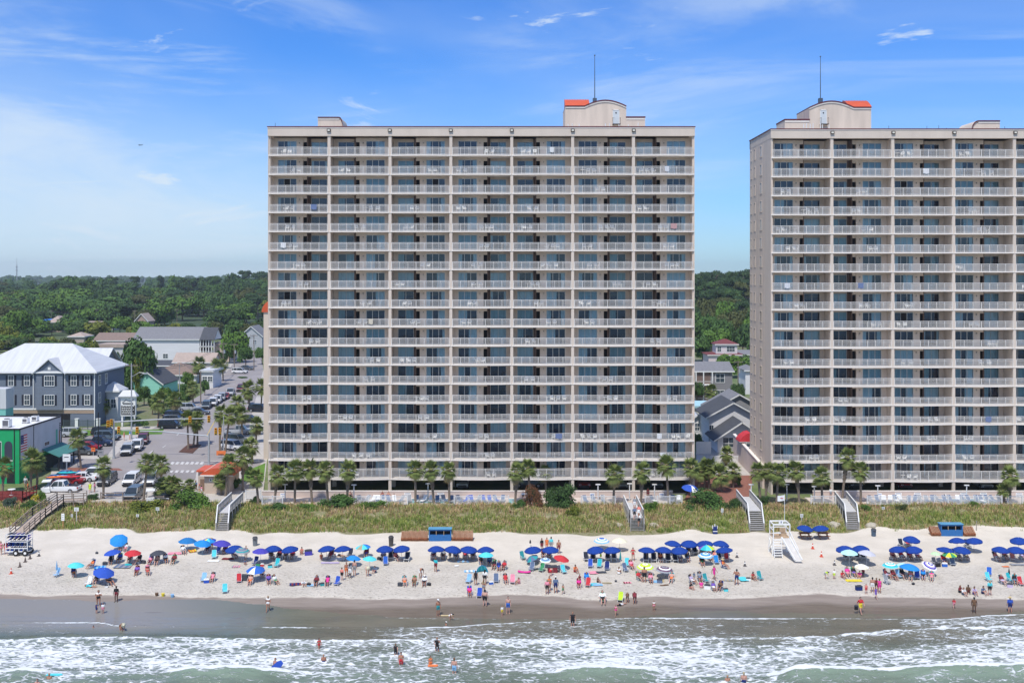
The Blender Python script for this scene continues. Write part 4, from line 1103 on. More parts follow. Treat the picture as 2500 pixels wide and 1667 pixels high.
# folded umbrellas
def closed(r, x, y, h, col, lab):
    px, py = rp(r, x, y); p = GS(px, py)
    T = thing('folded_umbrella', lab, 'umbrella', p)
    b = MB(); b.cone((0, 0, -.1), (0, 0, h), .018, .015, 8); b.build('pole', M_POLE, T)
    b = MB(); n = 8
    for i in range(n):
        a = 2*math.pi*i/n; a2 = a+2*math.pi/n; am = (a+a2)/2
        zt, zb_ = h-.02, h*.42
        pts = [(.02*math.cos(a), .02*math.sin(a), zt), (.13*math.cos(a), .13*math.sin(a), zb_+.2), (.10*math.cos(a), .10*math.sin(a), zb_)]
        mid = [(.015*math.cos(am), .015*math.sin(am), zt), (.06*math.cos(am), .06*math.sin(am), zb_+.2), (.05*math.cos(am), .05*math.sin(am), zb_+.05)]
        pt2 = [(.02*math.cos(a2), .02*math.sin(a2), zt), (.13*math.cos(a2), .13*math.sin(a2), zb_+.2), (.10*math.cos(a2), .10*math.sin(a2), zb_)]
        for A, B in ((pts, mid), (mid, pt2)):
            b.add(A+B, [(0, 1, 4, 3), (1, 2, 5, 4)])
    b.build('canopy', cm(col), T)
closed('R1', 652, 600, 1.9, 'lightblue', 'folded light blue umbrella standing beside a light blue chair')
closed('R4', 445, 250, 0.9, 'charcoal', 'thin dark folded umbrella at the back, left of four standing people')
closed('R4', 1255, 418, 1.15, 'lime', 'folded lime umbrella between rental chairs')
closed('R4', 1480, 480, 1.9, 'teal', 'folded teal umbrella right of the rental chairs')
closed('R6', 2180, 640, 1.5, 'black', 'folded black umbrella among chairs at the right end')

# ---------------------------------------------------------------- chairs
M_FRAME = mat((.7, .7, .7), .4, .03, 2, metal=.2, name='chair_frame')
M_WFR = mat((.70, .68, .64), .6, .08, 3, name='painted_wood')
def fold_chair():
    T = thing('beach_chair', 'folding beach chair', 'chair')
    b = MB()
    for s in (-.28, .28):
        b.bar((s, -.25, 0), (s, .28, 0.02), .03); b.bar((s, -.22, 0), (s, .05, .48), .03); b.bar((s, .26, 0), (s, -.20, .28), .03); b.bar((s, .22, .22), (s, .50, .95), .03); b.bar((s*1.06, -.22, .48), (s*1.06, .34, .50), .05, .025)
    b.bar((-.28, -.22, .26), (.28, -.22, .26), .03); b.bar((-.28, .50, .95), (.28, .50, .95), .03)
    b.build('frame', M_FRAME, T)
    b = MB(); b.obox((0, 0, .265), .52, .46, .02, rx=R(-6)); b.build('seat', M_WHITE, T)
    b = MB(); b.obox((0, .355, .60), .52, .70, .02, rx=R(69)); b.obox((0, .475, .90), .40, .16, .06, rx=R(69), m=0); b.build('backrest', M_WHITE, T)
    return T
def rental_chair():
    T = thing('rental_chair', 'rental chair', 'chair')
    b = MB()
    for s in (-.30, .30):
        b.bar((s, -.45, .0), (s, -.20, .36), .06, .04); b.bar((s, .42, 0), (s, -.42, .34), .06, .04); b.bar((s, .10, .25), (s, .55, 1.0), .06, .04); b.bar((s*1.08, -.35, .46), (s*1.08, .32, .5), .08, .03)
    for y, z in ((-.42, .34), (.55, 1.0), (.42, .03)): b.bar((-.30, y, z), (.30, y, z), .05)
    b.build('frame', M_WFR, T)
    b = MB(); b.obox((0, -.13, .295), .52, .58, .02, rx=R(-9)); b.build('seat', M_WHITE, T)
    b = MB(); b.obox((0, .345, .63), .52, .80, .02, rx=R(60)); b.build('backrest', M_WHITE, T)
    return T
FC = fold_chair(); RC = rental_chair(); usedF = [False]; usedR = [False]
PAL['sling'] = (.025, .03, .05)
def chair(loc, col, rz=0, label=None, rental=False, group=None, col2=None):
    src, used = (RC, usedR) if rental else (FC, usedF)
    if not used[0]: o = src; used[0] = True; o.location = loc; o.rotation_euler = (0, 0, rz)
    else: o = dup(src, loc, rz)
    o['label'] = label
    if group: o['group'] = group
    ks = sorted(o.children, key=lambda c: c.name)
    for c in o.children:
        if c.name.startswith(('seat', 'backrest')):
            c.material_slots[0].link = 'OBJECT'; c.material_slots[0].material = cm(col)
    return o
rc = random.Random(31)
CH = [('R1', 640, 600, 'lightblue'), ('R1', 1005, 700, 'white'), ('R2', 450, 660, 'lightblue'), ('R2', 575, 392, 'aqua'), ('R2', 610, 345, 'royal'), ('R2', 1040, 468, 'navy'), ('R2', 1290, 490, 'turquoise'), ('R2', 700, 792, 'aqua'),
 ('R2', 1980, 700, 'royal'), ('R2', 862, 668, 'red'), ('R3', 665, 470, 'blue'), ('R3', 1612, 672, 'lightblue'), ('R3', 1935, 668, 'slate'), ('R3', 2122, 680, 'pink'), ('R3', 1742, 840, 'royal'), ('R4', 365, 405, 'teal'), ('R4', 455, 532, 'slate'), ('R4', 570, 542, 'green'),
 ('R4', 835, 565, 'aqua'), ('R4', 1135, 500, 'royal'), ('R4', 1235, 500, 'turquoise'), ('R4', 1325, 530, 'navy'), ('R4', 1555, 485, 'aqua'), ('R4', 1545, 545, 'slate'), ('R4', 1478, 885, 'lime'), ('R4', 1105, 722, 'red'),
 ('R5', 705, 690, 'azure'), ('R5', 822, 655, 'red'), ('R5', 590, 905, 'teal'), ('R5', 1210, 872, 'teal'), ('R6', 1535, 472, 'slate'), ('R6', 1127, 630, 'royal'), ('R6', 925, 620, 'lightblue'), ('R6', 790, 688, 'grey'), ('R6', 1950, 590, 'blue'),
 ('R6', 1955, 655, 'aqua'), ('R6', 2200, 660, 'turquoise'), ('R6', 2325, 702, 'red'), ('R6', 2222, 412, 'coral'), ('R6', 1340, 478, 'charcoal')]
for r, x, y, c in CH:
    p = GS(*rp(r, x, y)); n_ = near(p, 4) 
    chair(p, c, rc.uniform(-.5, .5), 'empty %s folding beach chair %s' % (c, 'near '+n_ if n_ else 'out on the open sand'))
RCH = [('R4', 1087, 415), ('R4', 1165, 415), ('R4', 1338, 412), ('R4', 1405, 412), ('R4', 1773, 425), ('R4', 1865, 425), ('R4', 2030, 428), ('R4', 2110, 428), ('R4', 2268, 345), ('R4', 2338, 345), ('R5', 455, 570), ('R5', 540, 570),
 ('R6', 310, 402), ('R6', 372, 398), ('R6', 440, 400), ('R6', 508, 402), ('R6', 945, 262), ('R6', 1705, 265), ('R3', 725, 402), ('R3', 910, 420), ('R2', 2140, 372), ('R5', 735, 640)]
for r, x, y in RCH:
    p = GS(*rp(r, x, y)); chair(p, 'sling', rc.uniform(-.15, .15), 'empty dark rental chair with pale frame near '+(near(p, 4) or 'the umbrella row'), True, 'rental chairs')

# ---------------------------------------------------------------- people on the sand
def B(c, d=None): return ('bikini', c)
PPL = [
 # region x footy pose top bottom rz height extra
 ('R1', 8, 348, 'S', B('pink'), 'pink', 0, 1.7), ('R1', 68, 342, 'S', 'maroon', 'red', .4, 1.7),
 ('R1', 1045, 515, 'C', 'orange', 'brown', -.6, 1.7), ('R1', 1275, 462, 'C', 'black', 'black', .2, 1.8), ('R1', 1370, 442, 'C', 'royal', 'navy', 0, 1.8), ('R1', 1490, 440, 'C', 'red', 'maroon', 0, 1.7), ('R1', 1580, 462, 'C', 'black', 'khaki', -.4, 1.8),
 ('R1', 1725, 472, 'C', 'pink', 'maroon', 0, 1.7), ('R1', 1800, 472, 'C', 'none', 'brown', .1, 1.8), ('R1', 1905, 450, 'C', 'white', 'black', .5, 1.75), ('R1', 1995, 462, 'C', 'maroon', 'black', 0, 1.8),
 ('R1', 1390, 312, 'C', 'pink', 'white', 0, 1.6), ('R1', 1440, 318, 'C', 'white', 'pink', .3, 1.6), ('R1', 1570, 590, 'C', 'purple', 'maroon', .1, 1.75), ('R1', 1698, 590, 'C', B('red'), 'red', .5, 1.7),
 ('R1', 850, 608, 'C', 'navy', 'orange', .5, 1.7), ('R1', 1105, 690, 'C', 'black', 'brown', 0, 1.75), ('R1', 1262, 705, 'C', 'none', 'black', .9, 1.85), ('R1', 1035, 728, 'L', 'turquoise', 'aqua', 1.3, 1.6),
 ('R1', 1335, 888, 'S', 'black', 'maroon', 0, 1.75), ('R1', 1130, 935, 'H', B('white'), 'black', 0, 1.75), ('R1', 1108, 1020, 'S', 'navy', 'navy', 2.6, 1.1), ('R1', 1182, 1022, 'S', 'white', 'pink', .4, 1.15),
 ('R2', 228, 352, 'C', 'white', 'grey', .6, 1.75), ('R2', 552, 300, 'S', B('red'), 'red', 0, 1.6), ('R2', 500, 335, 'C', 'maroon', 'black', 0, 1.7), ('R2', 700, 345, 'C', 'maroon', 'purple', 0, 1.7), ('R2', 943, 398, 'S', 'none', 'grey', 0, 1.7),
 ('R2', 810, 395, 'C', 'maroon', 'maroon', .9, 1.7), ('R2', 1235, 402, 'C', 'black', 'brown', .5, 1.8), ('R2', 1325, 400, 'C', 'maroon', 'black', 0, 1.7), ('R2', 1400, 402, 'C', 'brown', 'black', 0, 1.75), ('R2', 1477, 402, 'C', 'red', 'maroon', 0, 1.7),
 ('R2', 1583, 352, 'D', B('coral'), 'coral', 0, 1.65), ('R2', 1808, 412, 'D', 'orange', 'orange', .3, 1.5), ('R2', 1915, 402, 'C', 'maroon', 'red', -.2, 1.7), ('R2', 2015, 372, 'L', 'white', 'black', 1.2, 1.7),
 ('R2', 557, 668, 'C', 'pink', 'pink', 0, 1.65), ('R2', 990, 702, 'C', 'none', 'orange', 0, 1.8), ('R2', 1130, 612, 'C', 'black', 'grey', .3, 1.75), ('R2', 1205, 692, 'C', 'purple', 'navy', .3, 1.7), ('R2', 1285, 698, 'C', 'white', 'green', .8, 1.75),
 ('R2', 1608, 702, 'L', 'white', 'grey', .3, 1.7), ('R2', 1750, 712, 'C', 'maroon', 'black', 0, 1.75), ('R2', 1878, 712, 'C', 'magenta', 'magenta', 0, 1.7), ('R2', 932, 475, 'D', 'slate', 'grey', .5, 1.2),
 ('R2', 2045, 640, 'S', 'coral', 'black', 2.8, 1.5), ('R2', 2097, 600, 'S', 'none', 'orange', .5, 1.75), ('R2', 2137, 617, 'S', 'grey', 'white', 2.9, 1.8), ('R2', 2190, 587, 'S', 'none', 'grey', 2.7, 1.85), ('R2', 1197, 998, 'W', B('white'), 'white', 0, 1.7),
 ('R3', 442, 385, 'C', 'maroon', 'purple', 0, 1.8), ('R3', 455, 588, 'B', B('coral'), 'coral', .3, 1.7), ('R3', 540, 572, 'D', 'slate', 'navy', -.4, 1.5), ('R3', 640, 405, 'C', 'lilac', 'grey', .1, 1.7), ('R3', 790, 425, 'C', 'coral', 'red', .6, 1.75),
 ('R3', 1213, 405, 'C', 'slate', 'maroon', 0, 1.8), ('R3', 1328, 402, 'C', 'grey', 'brown', 0, 1.75), ('R3', 1405, 402, 'S', 'none', 'black', 0, 1.15), ('R3', 1475, 408, 'C', 'white', 'slate', .2, 1.75), ('R3', 1580, 398, 'C', 'orange', 'red', 0, 1.7), ('R3', 1670, 400, 'C', 'navy', 'black', 0, 1.8),
 ('R3', 1240, 548, 'H', 'turquoise', 'maroon', 2.6, 1.7), ('R3', 1067, 612, 'B', 'none', 'white', .6, 1.8), ('R3', 885, 708, 'C', 'none', 'orange', .2, 1.75), ('R3', 995, 708, 'C', 'none', 'brown', 0, 1.75), ('R3', 1110, 712, 'C', 'white', 'black', 0, 1.75),
 ('R3', 1762, 470, 'C', 'black', 'black', .2, 1.8), ('R3', 1858, 478, 'C', 'slate', 'navy', 0, 1.75), ('R3', 1910, 520, 'C', 'black', 'maroon', -.2, 1.75), ('R3', 1965, 538, 'C', 'navy', 'royal', 0, 1.75), ('R3', 2022, 535, 'C', 'red', 'maroon', -.3, 1.7),
 ('R3', 1700, 698, 'S', 'black', 'black', 3.1, 1.7), ('R3', 1805, 682, 'S', 'white', 'black', 2.8, 1.65), ('R3', 2045, 683, 'C', 'red', 'red', .2, 1.7), ('R3', 2190, 693, 'D', 'pink', 'pink', -.9, 1.4), ('R3', 1792, 800, 'H', B('khaki'), 'grey', 2.9, 1.65), ('R3', 1805, 938, 'S', 'none', 'black', 3.0, 1.85),
 ('R3', 1630, 828, 'C', 'magenta', 'red', .1, 1.6), ('R3', 1268, 1048, 'S', 'none', 'teal', .4, 1.8), ('R3', 1407, 1110, 'B', B('white'), 'white', 1.2, 1.2), ('R3', 2072, 1022, 'S', 'none', 'blue', 0, 1.85), ('R3', 2003, 1048, 'S', 'white', 'yellow', .5, 1.1),
 ('R4', 578, 310, 'S', 'black', 'maroon', .5, 1.7), ('R4', 635, 302, 'S', 'orange', 'orange', 0, 1.7), ('R4', 685, 300, 'S', 'aqua', 'grey', 2.9, 1.75), ('R4', 772, 335, 'S', 'none', 'maroon', 0, 1.75), ('R4', 597, 388, 'C', 'maroon', 'black', 0, 1.7), ('R4', 660, 392, 'C', 'navy', 'navy', 0, 1.75),
 ('R4', 1625, 418, 'H', B('red'), 'red', 0, 1.65), ('R4', 965, 562, 'D', 'orange', 'red', .5, 1.7), ('R4', 678, 590, 'B', 'none', 'red', 2.6, 1.3), ('R4', 1465, 582, 'D', B('white'), 'white', 2.8, 1.6), ('R4', 1612, 522, 'C', 'pink', 'red', .3, 1.7), ('R4', 1755, 662, 'S', 'none', 'black', 3.1, 1.8),
 ('R4', 1700, 655, 'C', 'red', 'maroon', .5, 1.7), ('R4', 1830, 682, 'C', 'pink', 'grey', 0, 1.7), ('R4', 2065, 672, 'C', 'none', 'orange', -.3, 1.85), ('R4', 638, 805, 'S', 'pink', 'black', 2.9, 1.7), ('R4', 665, 765, 'S', B('orange'), 'orange', .4, 1.7), ('R4', 737, 795, 'S', 'slate', 'navy', 3.1, 1.85),
 ('R4', 822, 808, 'W', 'none', 'green', 2.6, 1.15), ('R4', 1012, 692, 'S', 'maroon', 'maroon', .3, 1.2), ('R4', 1005, 738, 'C', 'magenta', 'maroon', 0, 1.6), ('R4', 1093, 672, 'C', 'azure', 'blue', 0, 1.7), ('R4', 1225, 674, 'D', 'black', 'black', .8, 1.2),
 ('R4', 1277, 908, 'C', 'white', 'black', 0, 1.9), ('R4', 1560, 898, 'B', 'brown', 'brown', 3.0, 1.5), ('R4', 1645, 912, 'B', 'maroon', 'maroon', 3.1, 1.7), ('R4', 1490, 935, 'L', 'black', 'white', 2.2, 1.3), ('R4', 1427, 1048, 'W', B('pink'), 'magenta', .2, 1.2), ('R4', 1865, 988, 'S', B('white'), 'pink', 0, 1.1), ('R4', 932, 1198, 'S', 'black', 'black', 0, 1.8),
 ('R4', 1943, 438, 'C', 'orange', 'maroon', 0, 1.7), ('R4', 2165, 432, 'C', 'white', 'lilac', 0, 1.75), ('R4', 2255, 432, 'C', 'black', 'slate', 0, 1.75),
 ('R5', 540, 718, 'C', 'black', 'green', 0, 1.8), ('R5', 625, 660, 'C', 'pink', 'purple', .2, 1.7), ('R5', 690, 650, 'C', 'coral', 'white', .1, 1.7), ('R5', 798, 755, 'C', 'orange', 'brown', .8, 1.75), ('R5', 675, 868, 'W', 'magenta', 'magenta', .7, 1.7), ('R5', 935, 928, 'H', 'none', 'navy', 3.1, 1.85),
 ('R5', 1125, 880, 'D', B('red'), 'red', .3, 1.7), ('R5', 445, 878, 'S', 'slate', 'grey', 2.6, 1.0), ('R5', 430, 930, 'C', 'lilac', 'white', .8, 1.7), ('R5', 512, 900, 'C', 'grey', 'slate', 0, 1.7), ('R5', 527, 972, 'D', 'magenta', 'pink', 3.0, 1.6), ('R5', 412, 988, 'D', 'black', 'coral', .5, 1.5), ('R5', 672, 1008, 'C', 'purple', 'white', .1, 1.6), ('R5', 742, 1005, 'C', 'brown', 'black', -.5, 1.7),
 ('R6', 72, 622, 'B', 'lime', 'grey', 1.2, 1.2), ('R6', 172, 628, 'S', 'white', 'lime', -.3, 1.15), ('R6', 270, 628, 'D', 'red', 'pink', .3, 1.6), ('R6', 330, 610, 'C', 'magenta', 'pink', 0, 1.75), ('R6', 402, 608, 'C', 'black', 'purple', .1, 1.75), ('R6', 465, 622, 'D', 'magenta', 'coral', -.5, 1.5), ('R6', 505, 608, 'S', 'maroon', 'black', -.5, 1.1),
 ('R6', 1015, 268, 'C', 'maroon', 'red', 0, 1.75), ('R6', 852, 415, 'C', 'coral', 'maroon', .1, 1.75), ('R6', 955, 418, 'C', 'red', 'white', .3, 1.75), ('R6', 1045, 418, 'C', 'red', 'coral', 0, 1.75), ('R6', 1140, 418, 'C', 'lilac', 'red', .3, 1.75), ('R6', 1438, 465, 'C', 'red', 'royal', 0, 1.75), ('R6', 1600, 415, 'C', 'white', 'grey', 0, 1.75), ('R6', 1690, 415, 'C', 'white', 'khaki', 0, 1.75),
 ('R6', 785, 632, 'C', 'maroon', 'lilac', .7, 1.7), ('R6', 865, 645, 'C', 'maroon', 'black', .2, 1.7), ('R6', 960, 628, 'C', 'black', 'maroon', .1, 1.75), ('R6', 1050, 650, 'C', 'coral', 'white', -.4, 1.75), ('R6', 1195, 642, 'C', 'azure', 'black', -.3, 1.75), ('R6', 1290, 655, 'C', B('magenta'), 'pink', -.4, 1.7),
 ('R6', 540, 803, 'S', 'coral', 'red', 0, 1.15), ('R6', 612, 782, 'S', 'none', 'white', 3.0, 1.7), ('R6', 657, 772, 'S', 'maroon', 'black', 2.9, 1.55), ('R6', 692, 795, 'S', 'magenta', 'magenta', 3.1, 1.65), ('R6', 650, 855, 'W', 'purple', 'purple', .5, 1.3), ('R6', 475, 1022, 'W', 'red', 'yellow', .2, 1.8),
 ('R6', 1625, 800, 'D', 'maroon', 'black', .5, 1.6), ('R6', 1662, 832, 'D', 'white', 'slate', .2, 1.6), ('R6', 1712, 802, 'D', 'brown', 'maroon', -.3, 1.7), ('R6', 1785, 828, 'D', 'lilac', 'purple', 0, 1.7), ('R6', 1888, 815, 'D', 'slate', 'navy', .3, 1.7), ('R6', 1960, 822, 'S', 'aqua', 'black', 3.1, 1.7),
 ('R6', 1548, 968, 'W', 'red', 'pink', 2.9, 1.15), ('R6', 1780, 1018, 'S', 'brown', 'brown', 2.8, 1.75), ('R6', 2192, 1015, 'S', 'royal', 'navy', 3.1, 1.75), ('R6', 2250, 695, 'C', 'black', 'slate', -.3, 1.8), ('R6', 2110, 700, 'C', 'maroon', 'lilac', .2, 1.7), ('R6', 2135, 410, 'C', 'maroon', 'black', 0, 1.8), ('R6', 2040, 425, 'C', 'coral', 'white', .3, 1.7), ('R6', 2335, 412, 'C', 'black', 'lilac', 0, 1.75),
]
HATS = {('R3', 1268): ('cap', 'white'), ('R3', 1110): ('cap', 'white'), ('R4', 737): ('cap', 'white'), ('R6', 2192): ('sun', 'straw'), ('R1', 1045): ('sun', 'grey'), ('R1', 1698): ('sun', 'pink'), ('R6', 955): ('sun', 'straw'), ('R5', 798): ('sun', 'straw'), ('R3', 455): ('sun', 'cream')}
DARK = {('R1', 1335), ('R2', 2137), ('R3', 1405), ('R6', 1780), ('R6', 1712), ('R6', 505), ('R2', 1400)}
FAT = {('R1', 1130): 1.22, ('R3', 1805): 1.2, ('R4', 1755): 1.2, ('R1', 1262): 1.2, ('R4', 1277): 1.25, ('R6', 2192): 1.12, ('R6', 475): 1.12}
LAB = {('R6', 475): 'person in red top and yellow shorts wading with a black bag', ('R4', 932): 'person all in black standing in the foam', ('R1', 1130): 'person in white bikini top and black bottoms standing by two children'}
chc = ['blue', 'navy', 'red', 'green', 'teal', 'grey', 'royal', 'charcoal', 'maroon']
for e in PPL:
    r, x, y, pose, top, bot, rz, h = e
    px, py = rp(r, x, y)
    if pose == 'L': py -= 2
    if pose in 'CD': py -= 3
    p = GS(px, py)
    n_ = near(p, 3.0)
    place = None
    key = (r, x)
    if py > 1478: place = 'in shallow water' if py > 1500 else 'at the water\'s edge'
    elif py > 1456: place = 'on the wet sand'
    elif n_: place = ('under ' if pose == 'C' and 'navy' in n_ else 'by ')+n_
    else: place = 'on the open sand' if py > 1400 else 'on the upper beach'
    if pose == 'C':
        nav = n_ and 'navy' in n_
        rentl = bool(nav and py < 1373)
    o = person(p + (Vector((0, 0, .02)) if pose in 'CDL' else Vector((0, 0, -.005))), pose, top, bot, rz, h, hat=HATS.get(key), skin=SKIND if key in DARK else None, wide=FAT.get(key, rc.uniform(.96, 1.08)), label=LAB.get(key))
    if key not in LAB: o['label'] = o['label']+' '+place
    if pose == 'C':
        cc = 'sling' if rentl else rc.choice(chc)
        who = o['label'].split(' sitting')[0].split(' in ', 1)[1].replace('shorts,', 'shorts').replace('hat, ', 'hat and ').replace('cap, ', 'cap and ')
        chair(p, cc, rz, '%s chair under the person in %s' % ('dark rental' if rentl else cc+' folding', who), rentl, 'rental chairs' if rentl else None)
# ================================================================ BEACH EQUIPMENT
def simple(name, lab, cat, p, mb, mats, rz=0, px=None, group=None):
    o = mb.build(name, mats, None, p); o.rotation_euler = (0, 0, rz); tag(o, lab, cat, group); return o
# litter bins
def bin_(px, py, col, lab, h=1.15):
    p = GS(px, py); T = thing('litter_bin', lab, 'bin', p)
    b = MB(); b.cone((0, 0, 0), (0, 0, h*.85), .27, .33, 16); b.cone((0, 0, h*.83), (0, 0, h*.88), .35, .35, 16); b.build('barrel', mat(col, .6, .1, 2), T)
    b = MB(); b.cone((0, 0, h*.88), (0, 0, h), .33, .25, 16); b.box(-.16, .16, -.36, -.30, h*.68, h*.8); b.build('lid', mat((.06, .06, .065), .6, .1, 2), T)
bin_(400+1048/4.704, 1280+240/4.704, (.16, .18, .20), 'slate grey litter bin behind the row of umbrellas, left half of beach')
bin_(800+728/4.704, 1280+245/4.704, (.07, .065, .06), 'dark litter bin with open top left of the blue rental box', 1.3)
bin_(2000+625/4.704, 1280+130/4.704, (.07, .11, .16), 'blue-grey litter bin at the foot of the rightmost stairway', 1.0)
p = GS(1600+683/4.704, 1230+340/4.704); T = thing('beach_wheelchair_box', 'navy box with white panel at the edge of the dune grass', 'box', p)
b = MB(); b.box(-.28, .28, -.2, .2, 0, .95); b.box(-.22, .22, -.22, -.2, .55, .9); b.build('body', cm('navy'), T)
b = MB(); b.box(-.3, .3, -.215, -.2, .32, .42); b.box(-.05, .05, -.05, .05, .95, 1.3); b.box(-.33, -.28, -.22, .2, .7, 1.1); b.box(.28, .33, -.22, .2, .7, 1.1); b.build('frame', M_WHITE, T)
# rental boxes with stacked wooden loungers on both sides
M_BLUEW = mat((.03, .14, .36), .6, .12, 3, .1, 20, name='blue_painted_wood'); M_LOUNG = mat((.27, .10, .045), .7, .3, 2, name='stained_wood', stretch=(8, 1, 1)); M_TAN = mat((.45, .33, .22), .8, .2, 3, name='weathered_wood')
def rental_box(px, py, w, lab):
    p = GS(px, py); T = thing('rental_box', lab, 'storage box', p); h = 1.55; d = .95
    b = MB(); b.box(-w/2, w/2, 0, d, 0, h*.52); b.box(-w/2, -w/2+.12, 0, d, h*.52, h); b.box(w/2-.12, w/2, 0, d, h*.52, h); b.box(-w/2+.12, w/2-.12, d-.06, d, h*.52, h); b.box(-w/2+.12, w/2-.12, -.01, .08, h*.88, h)
    b.build('body', M_BLUEW, T)
    b = MB(); b.box(-w/2-.08, w/2+.08, -.12, d+.05, h, h+.08); b.build('roof', mat((.10, .30, .48), .5, .1, 2, name='roof_blue'), T)
    b = MB(); b.box(-w/2+.12, w/2-.12, d-.35, d-.06, h*.52, h*.88); b.build('interior', M_DARK, T)
    b = MB(); 
    for x in (-w*.17, w*.17): b.box(x-.03, x+.03, 0, .06, h*.52, h*.88)
    b.build('divider', M_TAN, T)
rental_box(800+1290/4.704, 1280+190/4.704, 2.9, 'blue wooden rental box with open hatch between two lounger stacks, left')
rental_box(2000+1525/4.704, 1280+135/4.704, 2.9, 'blue wooden rental box with open hatch between two lounger stacks, right')
rl = random.Random(4)
def rack(px0, px1, py, lab, lean):
    a = GS(px0, py); c = GS(px1, py); w = c.x-a.x
    T = thing('lounger_stack', lab, 'lounger stack', ((a.x+c.x)/2, a.y+.1, min(a.z, c.z)))
    n = int(w/.155); b = MB(); cp = MB()
    for i in range(n):
        x = -w/2+w*(i+.5)/n; j = rl.uniform(-.04, .04)
        b.obox((x+lean*.25, .30, .48+j), .12, 1.35, .62, rx=R(34), rz=0)
        cp.obox((x+lean*.25, .27, .82+j), .04, 1.25, .05, rx=R(34))
    b.build('loungers', M_LOUNG, T); cp.build('lounger_edges', M_TAN, T)
    b = MB(); b.box(-w/2, w/2, -.25, 1.0, 0, .08); b.build('skid', M_TAN, T)
rack(800+850/4.704, 800+1158/4.704, 1280+187/4.704, 'stack of brown slatted loungers left of the left rental box', -.4)
rack(800+1420/4.704, 800+1662/4.704, 1280+187/4.704, 'stack of brown slatted loungers right of the left rental box', .3)
rack(2000+1295/4.704, 2000+1400/4.704, 1280+132/4.704, 'short stack of brown slatted loungers left of the right rental box', -.3)
rack(2000+1650/4.704, 2000+1785/4.704, 1280+132/4.704, 'short stack of brown slatted loungers right of the right rental box', .3)
# lifeguard tower with ramp
p = GS(1600+1450/4.704, 1230+600/4.704); T = thing('lifeguard_stand', 'white wooden lifeguard stand with ladder and ramp on the open beach', 'lifeguard tower', p)
b = MB(); W2 = 1.02; zd = 2.35; zt = 3.95
for x in (-W2, W2):
    for y in (0, 1.8):
        b.bar((x*1.12, y, 0), (x, y+.02, zd), .13, .13); b.bar((x, y, zd), (x, y, zt), .12, .12)
    b.bar((x*1.1, 0, .5), (x*1.05, 1.8, 1.9), .08, .05); b.bar((x*1.1, 1.8, .5), (x*1.05, 0, 1.9), .08, .05)
b.bar((-W2, 0, zt), (W2, 0, zt), .14, .18); b.bar((-W2, 1.8, zt), (W2, 1.8, zt), .14, .18); b.bar((-W2, 0, zt), (-W2, 1.8, zt), .1, .14); b.bar((W2, 0, zt), (W2, 1.8, zt), .1, .14)
b.build('frame', M_WHITE, T)
b = MB(); b.box(-W2, W2, -.1, 1.9, zd-.1, zd); b.build('deck', M_TAN, T)
b = MB()
for x in (-W2, W2): b.bar((x, 0, zd+.85), (x, 1.8, zd+.85), .07, .12)
b.bar((-W2, 1.8, zd+.85), (W2, 1.8, zd+.85), .07, .12); b.bar((-W2, 0, zd+.55), (-.1, 0, zd+.55), .07, .12); b.build('guard_rail', M_WHITE, T)
b = MB(); 
for x in (-W2-.05, -.1): b.bar((x, -.75, 0), (x, -.05, zd), .07, .12)
for i in range(7): z = .28+i*.3; b.bar((-W2-.05, -.75+.7*z/zd, z), (-.1, -.75+.7*z/zd, z), .20, .06)
b.build('ladder', M_WHITE, T)
b = MB(); 
b.add([(-.02, -.08, zd-.05), (.9, -.08, zd-.05), (1.75, -2.6, .12), (.95, -2.6, .12), (-.02, -.08, zd-.13), (.9, -.08, zd-.13), (1.75, -2.6, .04), (.95, -2.6, .04)], [(0, 3, 2, 1), (4, 5, 6, 7), (0, 1, 5, 4), (1, 2, 6, 5), (2, 3, 7, 6), (3, 0, 4, 7)])
b.build('ramp', mat((.55, .53, .50), .8, .12, 2, name='ramp_boards'), T)
b = MB(); b.bar((-.05, -.1, zd+.05), (.92, -2.65, .28), .10, .22); b.bar((.95, -.1, zd+.05), (1.80, -2.65, .28), .10, .22); b.bar((.95, -.1, zd+.8), (1.55, -1.9, 1.35), .07, .07); b.bar((1.55, -1.9, 1.35), (1.55, -1.9, .8), .06); b.build('ramp_rails', M_WHITE, T)
b = MB(); b.box(.0, .75, .5, 1.0, zd, zd+.42); b.box(.0, .75, 1.0, 1.06, zd+.0, zd+.95); b.build('seat', M_TAN, T)
b = MB(); b.box(-.35, .2, -.05, .05, zt+.10, zt+.5); b.build('number_board', M_WHITE, T)
b = MB(); b.box(-.12, -.02, -.06, -.051, zt+.18, zt+.42); b.build('numeral', cm('navy'), T)
b = MB(); b.cone((.85, 1.8, zd), (.85, 1.8, 7.3), .035, .025, 8); b.build('flag_pole', M_WHITE, T)
b = MB(); vs = []
for i in range(9): vs += [(.85-i*.11, 1.8+.05*math.sin(i*.9), 7.2-i*.012), (.85-i*.11, 1.8+.05*math.sin(i*.9+.4), 6.5-i*.012)]
b.add(vs, [(2*i, 2*i+2, 2*i+3, 2*i+1) for i in range(8)]); b.build('flag', M_WHITE, T)
b = MB(); b.box(.15, .75, 1.74, 1.75, 6.8, 6.86) if False else b.box(.30, .65, 1.735, 1.745, 6.8, 6.88); b.build('flag_lettering', cm('red'), T)
